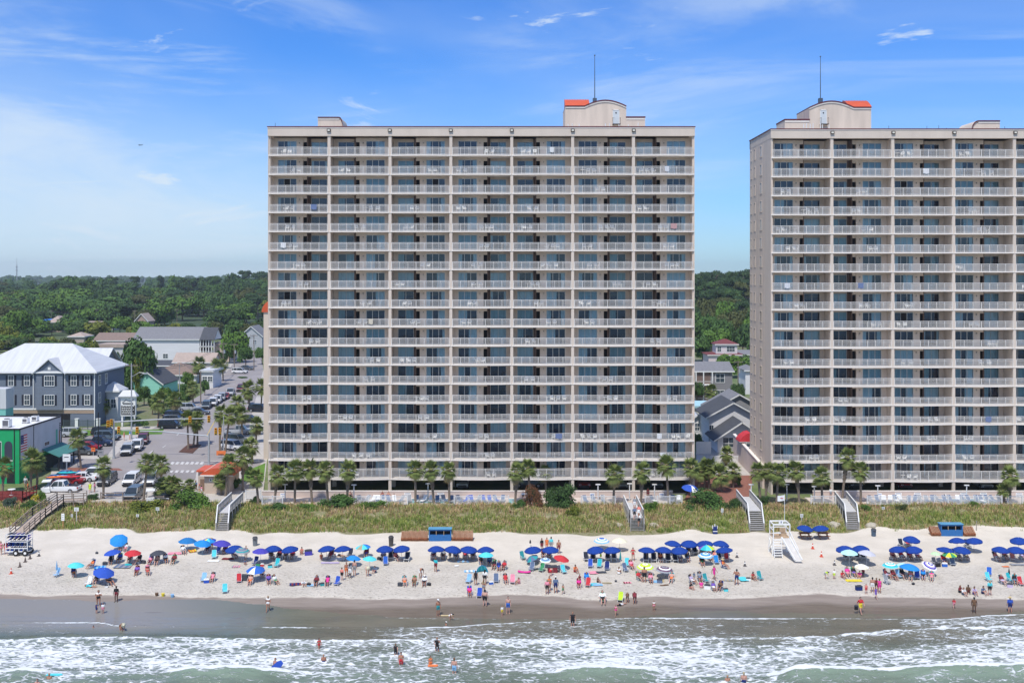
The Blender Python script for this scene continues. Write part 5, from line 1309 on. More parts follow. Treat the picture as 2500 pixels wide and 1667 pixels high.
# cones
for i, (r, x, y, c) in enumerate((('R1', 447, 362, 'w'), ('R1', 345, 393, 'd'), ('R1', 290, 430, 'd'), ('R1', 228, 487, 'd'), ('R1', 128, 565, 'o'), ('R5', 937, 612, 'w'), ('R5', 1028, 710, 'w'), ('R5', 1807, 515, 'o'), ('R5', 1907, 605, 'o'), ('R6', 175, 465, 'w'))):
    p = GS(*rp(r, x, y)); wh = 'by the chair trailer' if r == 'R1' else 'on open sand near the lifeguard stand'
    T = thing('traffic_cone', {'w': 'small dark cone with white band ', 'd': 'small dark cone ', 'o': 'orange-red cone '}[c]+wh, 'cone', p, 0, 'cones on the beach')
    col = {'w': (.10, .09, .09), 'd': (.12, .09, .08), 'o': (.62, .08, .04)}[c]; hh = .72 if c == 'o' else .62
    b = MB(); b.cone((0, 0, .04), (0, 0, hh), .15, .03, 12); b.build('cone', mat(col, .6, .05, 3), T)
    b = MB(); b.box(-.2, .2, -.2, .2, 0, .04); b.build('base', mat(col, .6, .06, 3), T)
    if c != 'd': b = MB(); b.cone((0, 0, hh*.5), (0, 0, hh*.72), .098, .066, 12); b.build('band', M_WHITE, T)
# trailer with folded chairs and umbrellas
p = GS(225/4.704, 1280+342/4.704); T = thing('beach_trailer', 'white-framed beach trailer loaded with blue bundles at the left edge', 'trailer', p, 0)
b = MB()
for z in (.55, .95): b.bar((-1.45, -.7, z), (1.35, -.7, z), .09); b.bar((-1.45, .7, z), (1.35, .7, z), .09)
for x in (-1.4, -.85, -.3, .25, .8, 1.3): b.bar((x, -.7, .5), (x, -.7, .98), .06); b.bar((x, .7, .5), (x, .7, 2.6), .06)
for x in (-1.4, 1.3): b.bar((x, -.7, .95), (x, -.7, 2.6), .07); b.bar((x, -.7, 2.6), (x, .7, 2.6), .07); b.bar((x, -.7, 1.75), (x, .7, 1.75), .07)
b.bar((-1.4, -.7, 2.6), (1.3, -.7, 2.6), .07); b.bar((-1.4, -.7, 1.75), (1.3, -.7, 1.75), .07); b.box(-1.45, 1.35, -.7, .7, .46, .52); b.bar((-1.4, 0, .5), (-2.3, 0, .4), .09)
b.build('frame', M_WHITE, T)
for s in (-.72, .72):
    b = MB(); b.cone((1.05, s-.1, .36), (1.05, s+.1, .36), .36, .36, 16, 0); b.cone((1.05, s-.11, .36), (1.05, s+.11, .36), .17, .17, 12, 1); b.build('wheel', [mat((.02, .02, .02), .9, .05, 2), M_WHITE], T)
    b = MB(); b.cone((-.1, s-.1, .36), (-.1, s+.1, .36), .36, .36, 16, 0); b.cone((-.1, s-.11, .36), (-.1, s+.11, .36), .17, .17, 12, 1); b.build('wheel', [mat((.02, .02, .02), .9, .05, 2), M_WHITE], T)
for i in range(9):
    x = -1.2+i*.29; b = MB(); c = Vector((p.x+x, p.y, p.z))
    n = 10; b.path([(0, -.6, 1.2), (0, -.3, 1.22), (0, .3, 1.21), (0, .6, 1.2)], [.06, .13, .13, .05], 8); b.path([(0.02, -.6, 1.5), (0.02, -.3, 1.52), (0.02, .3, 1.51), (0.02, .6, 1.5)], [.06, .13, .13, .05], 8); b.cone((0, -.66, .7), (0, .6, .7), .12, .12, 8)
    o = b.build('folded_chair_bundle', cm(rl.choice(['royalnavy', 'navy', 'slate', 'royalnavy', 'grey'])), None, c); tag(o, 'bundle of folded chairs on the lower rack of the beach trailer', 'bundle', 'bundles on the beach trailer')
for i in range(10):
    x = -1.2+i*.26; b = MB(); z = 2.0 if i % 2 else 2.25
    b.path([(0, -.75, z), (0, -.2, z+.02), (0, .7, z)], [.05, .12, .04], 8); b.path([(.03, -.70, z+.3), (.03, -.2, z+.32), (.03, .7, z+.3)], [.04, .10, .04], 8)
    o = b.build('rolled_umbrella_bundle', cm(['black', 'royalnavy', 'navy', 'charcoal', 'indigo'][i % 5]), None, (p.x+x, p.y, p.z)); tag(o, 'pair of rolled umbrellas on the upper rack of the beach trailer', 'bundle', 'rolled umbrellas on the beach trailer')
# towels, floats, boards
def towel(r, x, y, w, l, col, lab, rz=0, t=.03, name='beach_towel', cat='towel', curved=False):
    p = GS(*rp(r, x, y)); b = MB(); n = 6
    for i in range(n):
        x0 = -w/2+w*i/n; x1 = x0+w/n
        def zz(q): return .05+ (.10*(abs(q)/w*2)**2 if curved else .015*math.sin(q*9))
        b.add([(x0, -l/2, zz(x0)), (x1, -l/2, zz(x1)), (x1, l/2, zz(x1)), (x0, l/2, zz(x0)), (x0, -l/2, zz(x0)+t), (x1, -l/2, zz(x1)+t), (x1, l/2, zz(x1)+t), (x0, l/2, zz(x0)+t)],
              [(0, 3, 2, 1), (4, 5, 6, 7), (0, 1, 5, 4), (2, 3, 7, 6)] + ([(3, 0, 4, 7)] if i == 0 else []) + ([(1, 2, 6, 5)] if i == n-1 else []), i % 2 if isinstance(col, tuple) else 0)
    simple(name, lab, cat, p, b, [cm(c) for c in (col if isinstance(col, tuple) else (col,))], rz)
towel('R1', 2010, 335, 1.8, 1.0, 'pink', 'pink beach towel under the sea blue umbrella', .1)
towel('R1', 1150, 495, 1.3, 1.2, ('azure', 'lightblue'), 'blue patterned towel behind the drooping royal blue umbrella', .3)
towel('R1', 1420, 480, 2.0, 1.6, ('slate', 'grey', 'aqua')[:2], 'grey and slate blanket in front of the red umbrella group')
towel('R1', 1480, 462, .9, .8, 'turquoise', 'small turquoise towel before the person in red', .2)
towel('R2', 325, 312, .9, 1.0, ('orange', 'yellow'), 'orange and yellow float lying beside sea blue umbrella', .5, .12, 'inflatable_float', 'float', True)
towel('R2', 570, 420, 1.4, .7, 'white', 'white towel below the aqua chair in the left group')
towel('R2', 740, 395, 1.5, .7, 'maroon', 'maroon towel in front of the navy umbrella, left group')
towel('R2', 830, 485, .9, .8, ('grey', 'pink'), 'grey and pink towel below the teal ringed umbrella')
towel('R2', 1990, 400, 1.9, .9, 'white', 'white towel with red rim under the navy umbrella pair', 0)
towel('R2', 1910, 442, 2.2, .55, 'lilac', 'lilac towel in front of the white towel', 0)
towel('R2', 1510, 690, 1.3, .9, ('navy', 'maroon'), 'navy and maroon towel left of three seated people', .2)
towel('R2', 1690, 700, .8, .7, 'lightblue', 'light blue towel beside the person in maroon top')
towel('R3', 1640, 540, 1.5, .8, ('lightblue', 'white'), 'light blue striped towel left of the turquoise tent', .1)
towel('R3', 1570, 425, 1.7, .8, ('lightblue', 'grey'), 'pale blue and grey towels below the navy umbrella row')
towel('R4', 375, 555, 1.5, .55, 'magenta', 'magenta body board lying right of a tuft of dry grass', -.15, .06, 'body_board', 'body board', True)
towel('R4', 1170, 555, 1.0, 1.0, 'pink', 'pale pink towel on the sand below the royal blue chair', .1)
towel('R4', 1260, 555, 1.2, .6, 'charcoal', 'charcoal towel beside the pink one', .1)
towel('R4', 1160, 690, 1.3, .9, 'aqua', 'aqua towel beside the red chair', .2)
towel('R4', 1220, 695, 1.1, .7, 'lightblue', 'light blue towel under the child in black', .1)
towel('R4', 1325, 672, 1.1, .3, 'khaki', 'long tan board lying on the open sand', 0, .06, 'wooden_board', 'board')
towel('R4', 1560, 668, .9, .5, ('maroon', 'pink'), 'maroon and pink bundle of towels alone on the sand')
towel('R4', 1885, 655, .9, .9, 'lightblue', 'light blue towel under the plum ringed umbrella')
towel('R4', 1985, 698, 1.0, .3, 'brown', 'brown mat in front of the plum ringed umbrella', .3)
towel('R5', 840, 875, 1.3, .5, ('khaki', 'grey'), 'tan and grey towels left of the shirtless person in navy shorts')
towel('R5', 1005, 865, 1.0, 1.5, 'aqua', 'aqua towel beside the shirtless person in navy shorts', .1)
towel('R6', 395, 645, 1.8, .8, 'yellow', 'pale yellow towel in front of the seated group in magenta')
towel('R6', 2285, 465, 1.8, .7, 'grey', 'grey towel near the right edge of the beach')
towel('R6', 2142, 485, .8, .4, 'orange', 'orange towel below the navy umbrella pair at right')
towel('R3', 1480, 480, .5, .5, 'white', 'small white cooler lid with green mat below the umbrella row')
# bags, coolers and buckets
def bagm(w, d, h, lidc=None):
    b = MB(); b.box(-w/2, w/2, -d/2, d/2, 0, h*.82, 0); b.box(-w/2-.01, w/2+.01, -d/2-.01, d/2+.01, h*.82, h, 1); b.bar((-w*.3, 0, h), (-w*.3, 0, h+.08), .03, m=1); b.bar((w*.3, 0, h), (w*.3, 0, h+.08), .03, m=1); b.bar((-w*.3, 0, h+.08), (w*.3, 0, h+.08), .03, m=1); return b
BAGS = [('R1', 1205, 462, 'charcoal', .5), ('R1', 1648, 445, 'charcoal', .5), ('R1', 1112, 335, 'charcoal', .3), ('R1', 1222, 722, 'white', .35), ('R2', 490, 668, 'royal', .6), ('R2', 1085, 475, 'green', .5), ('R2', 1130, 475, 'red', .4), ('R2', 1660, 350, 'indigo', .9),
 ('R2', 1665, 700, 'black', .4), ('R2', 1820, 700, 'teal', .45), ('R2', 930, 640, 'charcoal', .9), ('R3', 590, 405, 'charcoal', .45), ('R3', 830, 705, 'charcoal', .5), ('R3', 1165, 700, 'black', .4), ('R3', 1878, 685, 'blue', .45), ('R4', 770, 545, 'charcoal', .3), ('R4', 1950, 660, 'straw', .6), ('R4', 1930, 668, 'slate', .6), ('R4', 1428, 655, 'charcoal', .25),
 ('R5', 1068, 880, 'white', .5), ('R5', 600, 975, 'white', .7), ('R5', 810, 1000, 'aqua', .45), ('R6', 1355, 480, 'black', .7), ('R6', 1080, 690, 'black', .3), ('R6', 455, 755, 'navy', .7), ('R6', 2190, 715, 'lilac', .6), ('R4', 700, 545, 'maroon', 1.1), ('R2', 1220, 492, 'aqua', .5), ('R6', 1440, 480, 'blue', .6)]
for r, x, y, c, s in BAGS:
    p = GS(*rp(r, x, y)); simple('beach_bag', '%s %s on the sand near %s' % (c, 'cooler box' if s > .45 else 'bag', near(p, 4) or 'the waterline'), 'bag', p, bagm(s, s*.6, s*.7), [cm(c), cm('white' if c in ('red', 'blue', 'royal') else 'charcoal')], rl.uniform(-.4, .4))
for r, x, y, c, l in (('R1', 1800, 815, 'brown', 'brown toy bucket on the wet sand line'), ('R1', 1872, 820, 'yellow', 'yellow toy bucket on the wet sand line'), ('R1', 1980, 832, 'lightblue', 'pale blue toy spade bucket on the wet sand line')):
    p = GS(*rp(r, x, y)); b = MB(); b.cone((0, 0, 0), (0, 0, .3), .14, .2, 12); b.path([(-.2, 0, .3), (-.1, 0, .42), (.1, 0, .42), (.2, 0, .3)], .012, 5); simple('toy_bucket', l, 'bucket', p, b, cm(c))
# small turquoise shade tent
p = GS(*rp('R3', 1775, 560)); b = MB(); n = 10
for i in range(n):
    a0 = math.pi*i/n; a1 = math.pi*(i+1)/n
    for j in range(5):
        t0 = math.pi/2*j/5; t1 = math.pi/2*(j+1)/5
        f = lambda a, t: (.68*math.cos(a), .55*math.sin(t)*math.sin(a)+.1, .85*math.sin(a)*math.cos(t)+.02)
        b.add([f(a0, t0), f(a1, t0), f(a1, t1), f(a0, t1)], [(0, 1, 2, 3)], i % 2)
T = thing('baby_tent', 'small round turquoise pop-up tent beside person in black', 'tent', p); b.build('shell', [cm('turquoise'), cm('aqua')], T); b = MB(); b.path([(.68*math.cos(math.pi*i/12), .1, .87*math.sin(math.pi*i/12)) for i in range(13)], .02, 5); b.build('hoop', cm('azure'), T)
p = GS(*rp('R4', 548, 520)); b = MB()
for i in range(8):
    a0 = math.pi*i/8; a1 = math.pi*(i+1)/8; b.add([(.55*math.cos(a0), -.3, .95*math.sin(a0)), (.55*math.cos(a1), -.3, .95*math.sin(a1)), (.5*math.cos(a1), .5, .7*math.sin(a1)), (.5*math.cos(a0), .5, .7*math.sin(a0))], [(0, 1, 2, 3)])
T = thing('canopy_chair', 'green hooded canopy over a beach chair, left of red bag', 'canopy', p); b.build('hood', cm('green'), T); b = MB(); 
for x in (-.5, .5): b.bar((x, -.3, 0), (x, .45, .3), .03)
b.build('legs', M_FRAME, T)
# dug hole by the wet sand
# people in the water
M_BOARD = {}
def swimmer(px, py, pose, top, bot, h, sink, rz, lab, hat=None):
    Y = 2500*HC/(py-HOR); 
    for _ in range(5):
        zz = wz((px-CX)*Y/F, Y); Y = F*(HC-zz)/(py-HOR)
    p = Vector(((px-CX)*Y/F, Y, zz-sink)); 
    o = person(p, pose, top, bot, rz, h, hat=hat, label=lab); return p, zz
swimmer(228, 1531, 'S', 'none', 'navy', 1.2, .98, 0, 'small child up to the neck in the water near the left surf line')
swimmer(296, 1537, 'B', B('brown'), 'brown', 1.7, .45, .8, 'person in wide pale sun hat bending in shallow water at left', ('sun', 'cream'))
swimmer(779, 1582, 'W', B('red'), 'red', 1.35, .35, .6, 'child in red swimwear wading in the foam'); swimmer(790, 1613, 'S', 'none', 'navy', 1.6, .95, 0, 'shirtless child chest deep in the foam below a wading child')
p, zz = swimmer(672, 1630, 'S', 'none', 'blue', 1.7, .75, -.5, 'shirtless person holding a blue body board in the foam')
b = MB(); b.prism([(-.28, -.5), (.28, -.5), (.3, .2), (.18, .52), (-.18, .52), (-.3, .2)], 'y', -.03, .03); o = simple('body_board', 'blue body board held by a person in the foam', 'body board', (p.x+.28, p.y-.30, zz+.35), b, cm('royal')); o.rotation_euler = (R(-25), R(55), 0)
swimmer(120, 1655, 'S', 'none', 'black', 1.7, 1.22, 0, 'dark-haired bather with only head and shoulders above water beside green board'); p, zz = swimmer(91, 1667, 'S', 'none', 'navy', 1.7, 1.3, 0, 'bather with only the head above water, lowest at the left')
b = MB(); b.prism([(-.7, -.2), (.5, -.22), (.75, 0), (.5, .22), (-.7, .2)], 'z', -.02, .04); q = P(133, 1657, 2500*HC/(1657-HOR)); simple('body_board', 'pale green body board floating beside a bather at bottom left', 'body board', (q.x, q.y, wz(q.x, q.y)+.03), b, cm('aqua'))
swimmer(966, 1598, 'W', 'black', 'black', 1.5, .4, 3.0, 'child in black swimwear wading away through the foam'); swimmer(979, 1622, 'S', 'none', 'red', 1.75, .55, 0, 'shirtless person in red shorts thigh deep in foam')
swimmer(1067, 1588, 'H', 'black', 'black', 1.75, .42, 0, 'person in black wetsuit top wading, farthest out of the middle group'); swimmer(1051, 1621, 'S', B('orange'), 'orange', 1.4, .6, .5, 'child in orange swimwear waist deep beside an orange float')
q = P(1055, 1622, 2500*HC/(1622-HOR)); b = MB(); b.prism([(-.45, -.2), (.4, -.22), (.5, 0), (.4, .22), (-.45, .2)], 'z', 0, .08); simple('float', 'small orange float beside the child in orange', 'float', (q.x+.1, q.y-.4, wz(q.x, q.y)+.02), b, cm('orange'))
swimmer(1109, 1643, 'S', 'none', 'lightblue', 1.85, .42, 2.9, 'shirtless person in light blue shorts seen from behind in the surf')
swimmer(1776, 1657, 'S', 'none', 'black', 1.7, 1.32, 0, 'bather whose dark head shows in the white foam, left of the shirtless one'); swimmer(1816, 1664, 'S', 'none', 'navy', 1.85, .95, 3.1, 'broad shirtless bather seen from behind at the bottom of the photo')
swimmer(1089, 1526, 'S', 'none', 'white', 1.3, .9, 2.0, 'child crouching in the water, only cap and shoulders showing', ('cap', 'white'))
p = GS(*rp('R6', 475, 1022)); b = bagm(.35, .2, .45); simple('black_bag', 'black bag carried by the wading person in red and yellow', 'bag', (p.x-.48, p.y-.05, p.z+.45), b, [cm('black'), cm('charcoal')])
p = GS(*rp('R3', 1290, 1048)); b = MB(); b.prism([(-.6, -.12), (.6, -.12), (.75, 0), (.6, .12), (-.6, .12), (-.7, 0)], 'z', 0, .05); simple('skim_board', 'pale skim board at the feet of the shirtless person in white cap', 'board', (p.x+.75, p.y, p.z+.02), b, cm('straw'))
# ================================================================ DUNE GRASS, STAIRS, POOL DECKS
STAIRS = [ # bottom (px,py), top of steps, deck end ; half width m
 ((542, 1294), (546, 1251), (579, 1219), .78, (.36, .355, .35)),
 ((1556, 1296), (1554, 1262), (1538, 1226), .86, (.36, .345, .33)),
 ((1848, 1293), (1842, 1246), (1814, 1212), .92, (.36, .355, .35)),
 ((2082, 1293), (2077, 1248), (2052, 1216), .80, (.36, .355, .35)),
]
STP = []
def at_z(px, py, z):
    Y = F*(HC-z)/(py-HOR); return Vector(((px-CX)*Y/F, Y, z))
def blocked(x, y):
    for a, b_, c, w in STP:
        for p, q in ((a, b_), (b_, c)):
            d = q-p; d2 = Vector((d.x, d.y)); t = max(-.15, min(1, Vector((x-p.x, y-p.y)).dot(d2)/max(.01, d2.length_squared)))
            if math.hypot(x-p.x-d.x*t, y-p.y-d.y*t) < w+.35: return True
    return False
M_GREYW = mat((.34, .33, .32), .85, .15, 2, .2, 20, name='grey_boards', stretch=(1, 5, 1)); M_RAIL = mat((.40, .385, .37), .8, .12, 2, name='grey_rail'); M_RAILW = mat((.66, .66, .65), .7, .08, 2, name='pale_rail_cap')
names = ['leftmost', 'second', 'third', 'rightmost']
for i, (bt, tp, dk, hw, col) in enumerate(STAIRS):
    a = GS(*bt); a.z += .02; t = at_z(*tp, 3.75); d = at_z(*dk, 3.9)
    STP.append((a, t, d, hw))
    desc = ['grey wooden stairway over the dune left of the left tower', 'narrow grey wooden stairway with people on it, right of left tower centre', 'grey wooden stairway over the dune between the two towers', 'grey wooden stairway over the dune in front of the right tower'][i]
    T = thing('beach_stairway', desc, 'stairs', a)
    def rel(v): return Vector(v)-a
    side = Vector((1, 0, 0)); n = 10; b = MB()
    for k_ in range(n):
        p = a.lerp(t, (k_+.5)/n); z = lerp(a.z, t.z, (k_+1)/n); dd = (t.y-a.y)/n
        b.box(p.x-a.x-hw, p.x-a.x+hw, p.y-a.y-dd*.62, p.y-a.y+dd*.55, z-a.z-.07, z-a.z)
    b.build('steps', M_GREYW, T)
    b = MB(); r0 = rel(t); r1 = rel(d)
    b.add([(r0.x-hw, r0.y, r0.z), (r0.x+hw, r0.y, r0.z), (r1.x+hw, r1.y, r1.z), (r1.x-hw, r1.y, r1.z), (r0.x-hw, r0.y, r0.z-.12), (r0.x+hw, r0.y, r0.z-.12), (r1.x+hw, r1.y, r1.z-.12), (r1.x-hw, r1.y, r1.z-.12)], [(0, 1, 2, 3), (4, 7, 6, 5), (0, 4, 5, 1), (1, 5, 6, 2), (2, 6, 7, 3), (3, 7, 4, 0)])
    b.build('deck', mat((.52, .52, .52), .8, .12, 1.5, name='pale_deck', stretch=(1, 6, 1)), T)
    b = MB(); ris = MB()
    for s in (-1, 1):
        off = Vector((s*(hw+.04), 0, 0)); H = Vector((0, 0, 1.05))
        rail = MB()
        for p, q in ((Vector((0, 0, 0)), r0), (r0, r1)):
            rail.bar(p+off+H, q+off+H, .15, .07, 1); rail.bar(p+off+H*.15, q+off+H*.15, .05, .10, 0)
            L_ = (q-p).length; m_ = max(2, int(L_/.14))
            for k_ in range(m_): c = p.lerp(q, (k_+.5)/m_)+off; rail.bar(c+H*.12, c+H*.97, .045, .04, 0)
            m_ = max(1, int(L_/1.4))
            for k_ in range(m_+1): c = p.lerp(q, k_/m_)+off; rail.bar(c-Vector((0, 0, 1.2)), c+H, .10, .10, 0)
        rail.build('handrail', [M_RAIL, M_RAILW], T)
        b.bar(Vector((0, 0, -.05))+off, r0+off-Vector((0, 0, .1)), .06, .25)
    b.build('stringers', M_GREYW, T)
# left wooden boardwalk
M_OLDW = mat((.27, .22, .185), .9, .2, 2, .2, 15, name='old_wood', stretch=(1, 1, 4))
bw = [GS(41, 1306), at_z(95, 1258, 2.95), at_z(147, 1222, 4.0), at_z(208, 1219, 4.05)]
T = thing('boardwalk', 'weathered brown wooden boardwalk climbing the dune at far left', 'boardwalk', bw[0])
STP.append((bw[0], bw[1], bw[2], 1.2))
pts = [v-bw[0] for v in bw]; hw = .95
def sideof(i):
    d = (pts[min(i+1, 3)]-pts[max(i-1, 0)]); d.z = 0; d.normalize(); return Vector((d.y, -d.x, 0))*hw
b = MB(); rl2 = MB()
Ls = [pts[i]-sideof(i) for i in range(4)]; Rs = [pts[i]+sideof(i) for i in range(4)]
for i in range(3):
    n = max(2, int((pts[i+1]-pts[i]).length/.3))
    for k_ in range(n):
        t0, t1 = k_/n, (k_+.88)/n
        q = [Ls[i].lerp(Ls[i+1], t0), Rs[i].lerp(Rs[i+1], t0), Rs[i].lerp(Rs[i+1], t1), Ls[i].lerp(Ls[i+1], t1)]
        b.add(q+[v-Vector((0, 0, .08)) for v in q], [(0, 1, 2, 3), (4, 7, 6, 5), (0, 4, 5, 1), (1, 5, 6, 2), (2, 6, 7, 3), (3, 7, 4, 0)])
b.build('deck', mat((.42, .34, .28), .9, .15, 2, name='walk_boards'), T)
for nm, S in (('railing', Ls), ('railing', Rs)):
    b = MB()
    for i in range(3):
        for h_, w in ((1.1, .11), (.75, .06), (.4, .06)): b.bar(S[i]+Vector((0, 0, h_)), S[i+1]+Vector((0, 0, h_)), w, .06 if h_ > 1 else .12)
        n = max(1, int((S[i+1]-S[i]).length/1.35))
        for k_ in range(n+1): c = S[i].lerp(S[i+1], k_/n); b.bar(c-Vector((0, 0, .9)), c+Vector((0, 0, 1.1)), .11)
    b.build(nm, M_OLDW, T)

# sea oats and dune grass: one mass nobody could count
rg = random.Random(12); b = MB(); b.c = []
def blade(x, y, z, h, ax, lean, w, col):
    dx, dy = math.cos(ax), math.sin(ax); px_, py_ = -dy*w, dx*w
    m = (x+dx*lean*.4*h, y+dy*lean*.4*h, z+h*.6); t = (x+dx*lean*h, y+dy*lean*h, z+h*(1-.25*lean))
    b.add([(x-px_, y-py_, z-.05), (x+px_, y+py_, z-.05), (m[0]+px_*.7, m[1]+py_*.7, m[2]), (m[0]-px_*.7, m[1]-py_*.7, m[2]), t], [(0, 1, 2, 3), (3, 2, 4)], 0, col)
GC = [(.10, .16, .035), (.14, .20, .05), (.20, .24, .08), (.07, .13, .03), (.32, .27, .15), (.26, .20, .12)]
tot = 0
while tot < 15500:
    px = rg.uniform(-130, 2640); Y = rg.uniform(137.2, 148.6); x = (px-CX)*Y/F
    z = sand_z(x, Y); py = HOR+(HC-z)*F/Y
    edge = curve(GRASS, px)-3+9*noise.noise((x*.25, Y*.25, 5))+3*noise.noise((x*.9, Y*.9, 2))
    if py > edge: 
        if rg.random() > .004 or py > edge+14: continue
    if blocked(x, Y): continue
    if Y > 147.5 and 640 < px: continue
    pa = noise.noise((x*.09, Y*.28, 21)); pb = noise.noise((x*.5, Y*.9, 13))
    if pb < -.42 and rg.random() < .6: continue
    tot += 1
    tall = rg.uniform(.35, .75)*(1+.5*pb)
    dryness = .5*pa+.5*noise.noise((x*.3, Y*.6, 30))+.28*min(1, max(0, (Y-142)/5))-.02
    for k_ in range(rg.randint(6, 9)):
        dr = rg.random() < .30+.9*dryness
        if dr: c = rg.choice(((.30, .24, .14), (.25, .185, .13), (.36, .30, .18), (.20, .15, .11)))
        else: c = rg.choice(GC[:4]) if pb < .1 else rg.choice(((.14, .20, .05), (.17, .22, .06), (.09, .17, .04)))
        v = rg.uniform(.75, 1.2); c = (c[0]*v*1.95, c[1]*v*1.65, c[2]*v*1.5)
        blade(x+rg.gauss(0, .13), Y+rg.gauss(0, .13), z, tall*rg.uniform(.6, 1.2), rg.uniform(0, 6.28), rg.uniform(.1, .8), rg.uniform(.018, .035), c)
me = bpy.data.meshes.new('dune_grass'); me.from_pydata(b.v, [], b.f)
m = bpy.data.materials.new('dune_grass'); m.use_nodes = True; t_ = m.node_tree; bs = t_.nodes['Principled BSDF']; bs.inputs['Roughness'].default_value = .85; bs.inputs['Specular IOR Level'].default_value = .15
an = t_.nodes.new('ShaderNodeAttribute'); an.attribute_name = 'tint'; t_.links.new(an.outputs['Color'], bs.inputs['Base Color']); me.materials.append(m)
at_ = me.color_attributes.new('tint', 'FLOAT_COLOR', 'POINT')
while len(b.c) < len(b.v): b.c.append((1, 1, 1))
at_.data.foreach_set('color', [q for c in b.c for q in (*c, 1)])
tag(mk('dune_grass', me), kind='stuff')

# ---------------------------------------------------------------- leafy meshes
def leafmat(name, c):
    m = bpy.data.materials.new(name); m.use_nodes = True; t = m.node_tree; bs = t.nodes['Principled BSDF']; bs.inputs['Roughness'].default_value = .75; bs.inputs['Specular IOR Level'].default_value = .2
    cc = t.nodes.new('ShaderNodeTexCoord'); n = t.nodes.new('ShaderNodeTexNoise'); n.inputs['Scale'].default_value = 1.1; n.inputs['Detail'].default_value = 5; t.links.new(cc.outputs['Object'], n.inputs['Vector'])
    r = t.nodes.new('ShaderNodeMapRange'); r.inputs[1].default_value = .3; r.inputs[2].default_value = .7; t.links.new(n.outputs[0], r.inputs[0])
    x = t.nodes.new('ShaderNodeMix'); x.data_type = 'RGBA'; t.links.new(r.outputs[0], x.inputs[0]); x.inputs[6].default_value = (c[0]*.62, c[1]*.62, c[2]*.6, 1); x.inputs[7].default_value = (c[0]*1.4, c[1]*1.35, c[2]*1.2, 1)
    t.links.new(x.outputs[2], bs.inputs['Base Color']); return m
LEAF = {'dark': leafmat('leaf_dark', (.042, .082, .032)), 'deep': leafmat('leaf_deep', (.055, .108, .034)), 'mid': leafmat('leaf_mid', (.075, .15, .04)), 'bright': leafmat('leaf_bright', (.10, .19, .035)), 'yellow': leafmat('leaf_yellow', (.17, .20, .035)), 'olive': leafmat('leaf_olive', (.085, .10, .035)), 'brown': leafmat('leaf_brown', (.16, .075, .04)), 'blue': leafmat('leaf_blue', (.08, .12, .10)), 'palm': leafmat('leaf_palm', (.155, .20, .06)), 'palm_dry': leafmat('leaf_palm_dry', (.30, .25, .13)), 'gold': leafmat('leaf_gold', (.62, .52, .05))}
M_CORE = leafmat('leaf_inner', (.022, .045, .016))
def crown_mesh(seed, W=1.0, H=1.0, nblob=14, leaves=1500, leaf=.10, flat=.8, lobes=.42, core=.62):
    """unit crown: radius about 1, height about 1, base at z=0"""
    r = random.Random(seed); b = MB(); bl = []
    for i in range(nblob):
        a = r.uniform(0, 6.28); q = math.sqrt(r.random())*.62; z = r.uniform(.22, .86); q *= math.sqrt(max(.08, 1-((z-.42)/.62)**2))*1.15
        bl.append((q*math.cos(a)*W, q*math.sin(a)*W, z*H, r.uniform(.6, 1.0)*lobes))
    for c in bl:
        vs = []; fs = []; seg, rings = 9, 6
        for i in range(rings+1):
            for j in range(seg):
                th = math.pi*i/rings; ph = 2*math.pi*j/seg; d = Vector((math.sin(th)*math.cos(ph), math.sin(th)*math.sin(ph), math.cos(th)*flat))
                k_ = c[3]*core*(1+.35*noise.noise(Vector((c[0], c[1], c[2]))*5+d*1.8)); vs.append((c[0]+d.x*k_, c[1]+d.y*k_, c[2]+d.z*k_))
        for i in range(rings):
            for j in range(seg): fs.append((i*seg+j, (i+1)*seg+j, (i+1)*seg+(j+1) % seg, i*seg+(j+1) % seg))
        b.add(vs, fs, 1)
    tot = sum(c[3]**2 for c in bl)
    for c in bl:
        n = int(leaves*c[3]**2/tot)
        for _ in range(n):
            u = r.uniform(-.55, 1); a = r.uniform(0, 6.28); s = math.sqrt(1-u*u); d = Vector((s*math.cos(a), s*math.sin(a), u*flat))
            rad = c[3]*r.uniform(.72, 1.12)*(1+.25*noise.noise(Vector((c[0], c[1], c[2]))*4+d*2.2)); p = Vector(c[:3])+d*rad
            nn = (d+Vector((r.uniform(-.8, .8), r.uniform(-.8, .8), r.uniform(-.3, .9)))).normalized(); t = nn.cross(Vector((r.random(), r.random(), r.random()))).normalized(); w = nn.cross(t)
            sz = leaf*r.uniform(.6, 1.3)
            b.add([p-t*sz*.5, p+w*sz*.42, p+t*sz*.6, p-w*sz*.4], [(0, 1, 2, 3)], 0)
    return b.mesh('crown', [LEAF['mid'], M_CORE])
OAK = [crown_mesh(i, nblob=15, leaves=2300, leaf=.115) for i in range(4)]
PINE = [crown_mesh(20+i, nblob=11, leaves=2000, leaf=.10, flat=.42, lobes=.44) for i in range(4)]
BUSH = [crown_mesh(40+i, nblob=16, leaves=2600, leaf=.085, flat=.8, lobes=.42) for i in range(3)]
M_BARK = mat((.16, .12, .09), .95, .25, 2, .4, 8, name='bark', stretch=(1, 1, .3)); M_PINEB = mat((.20, .15, .12), .95, .25, 2, name='pine_bark')
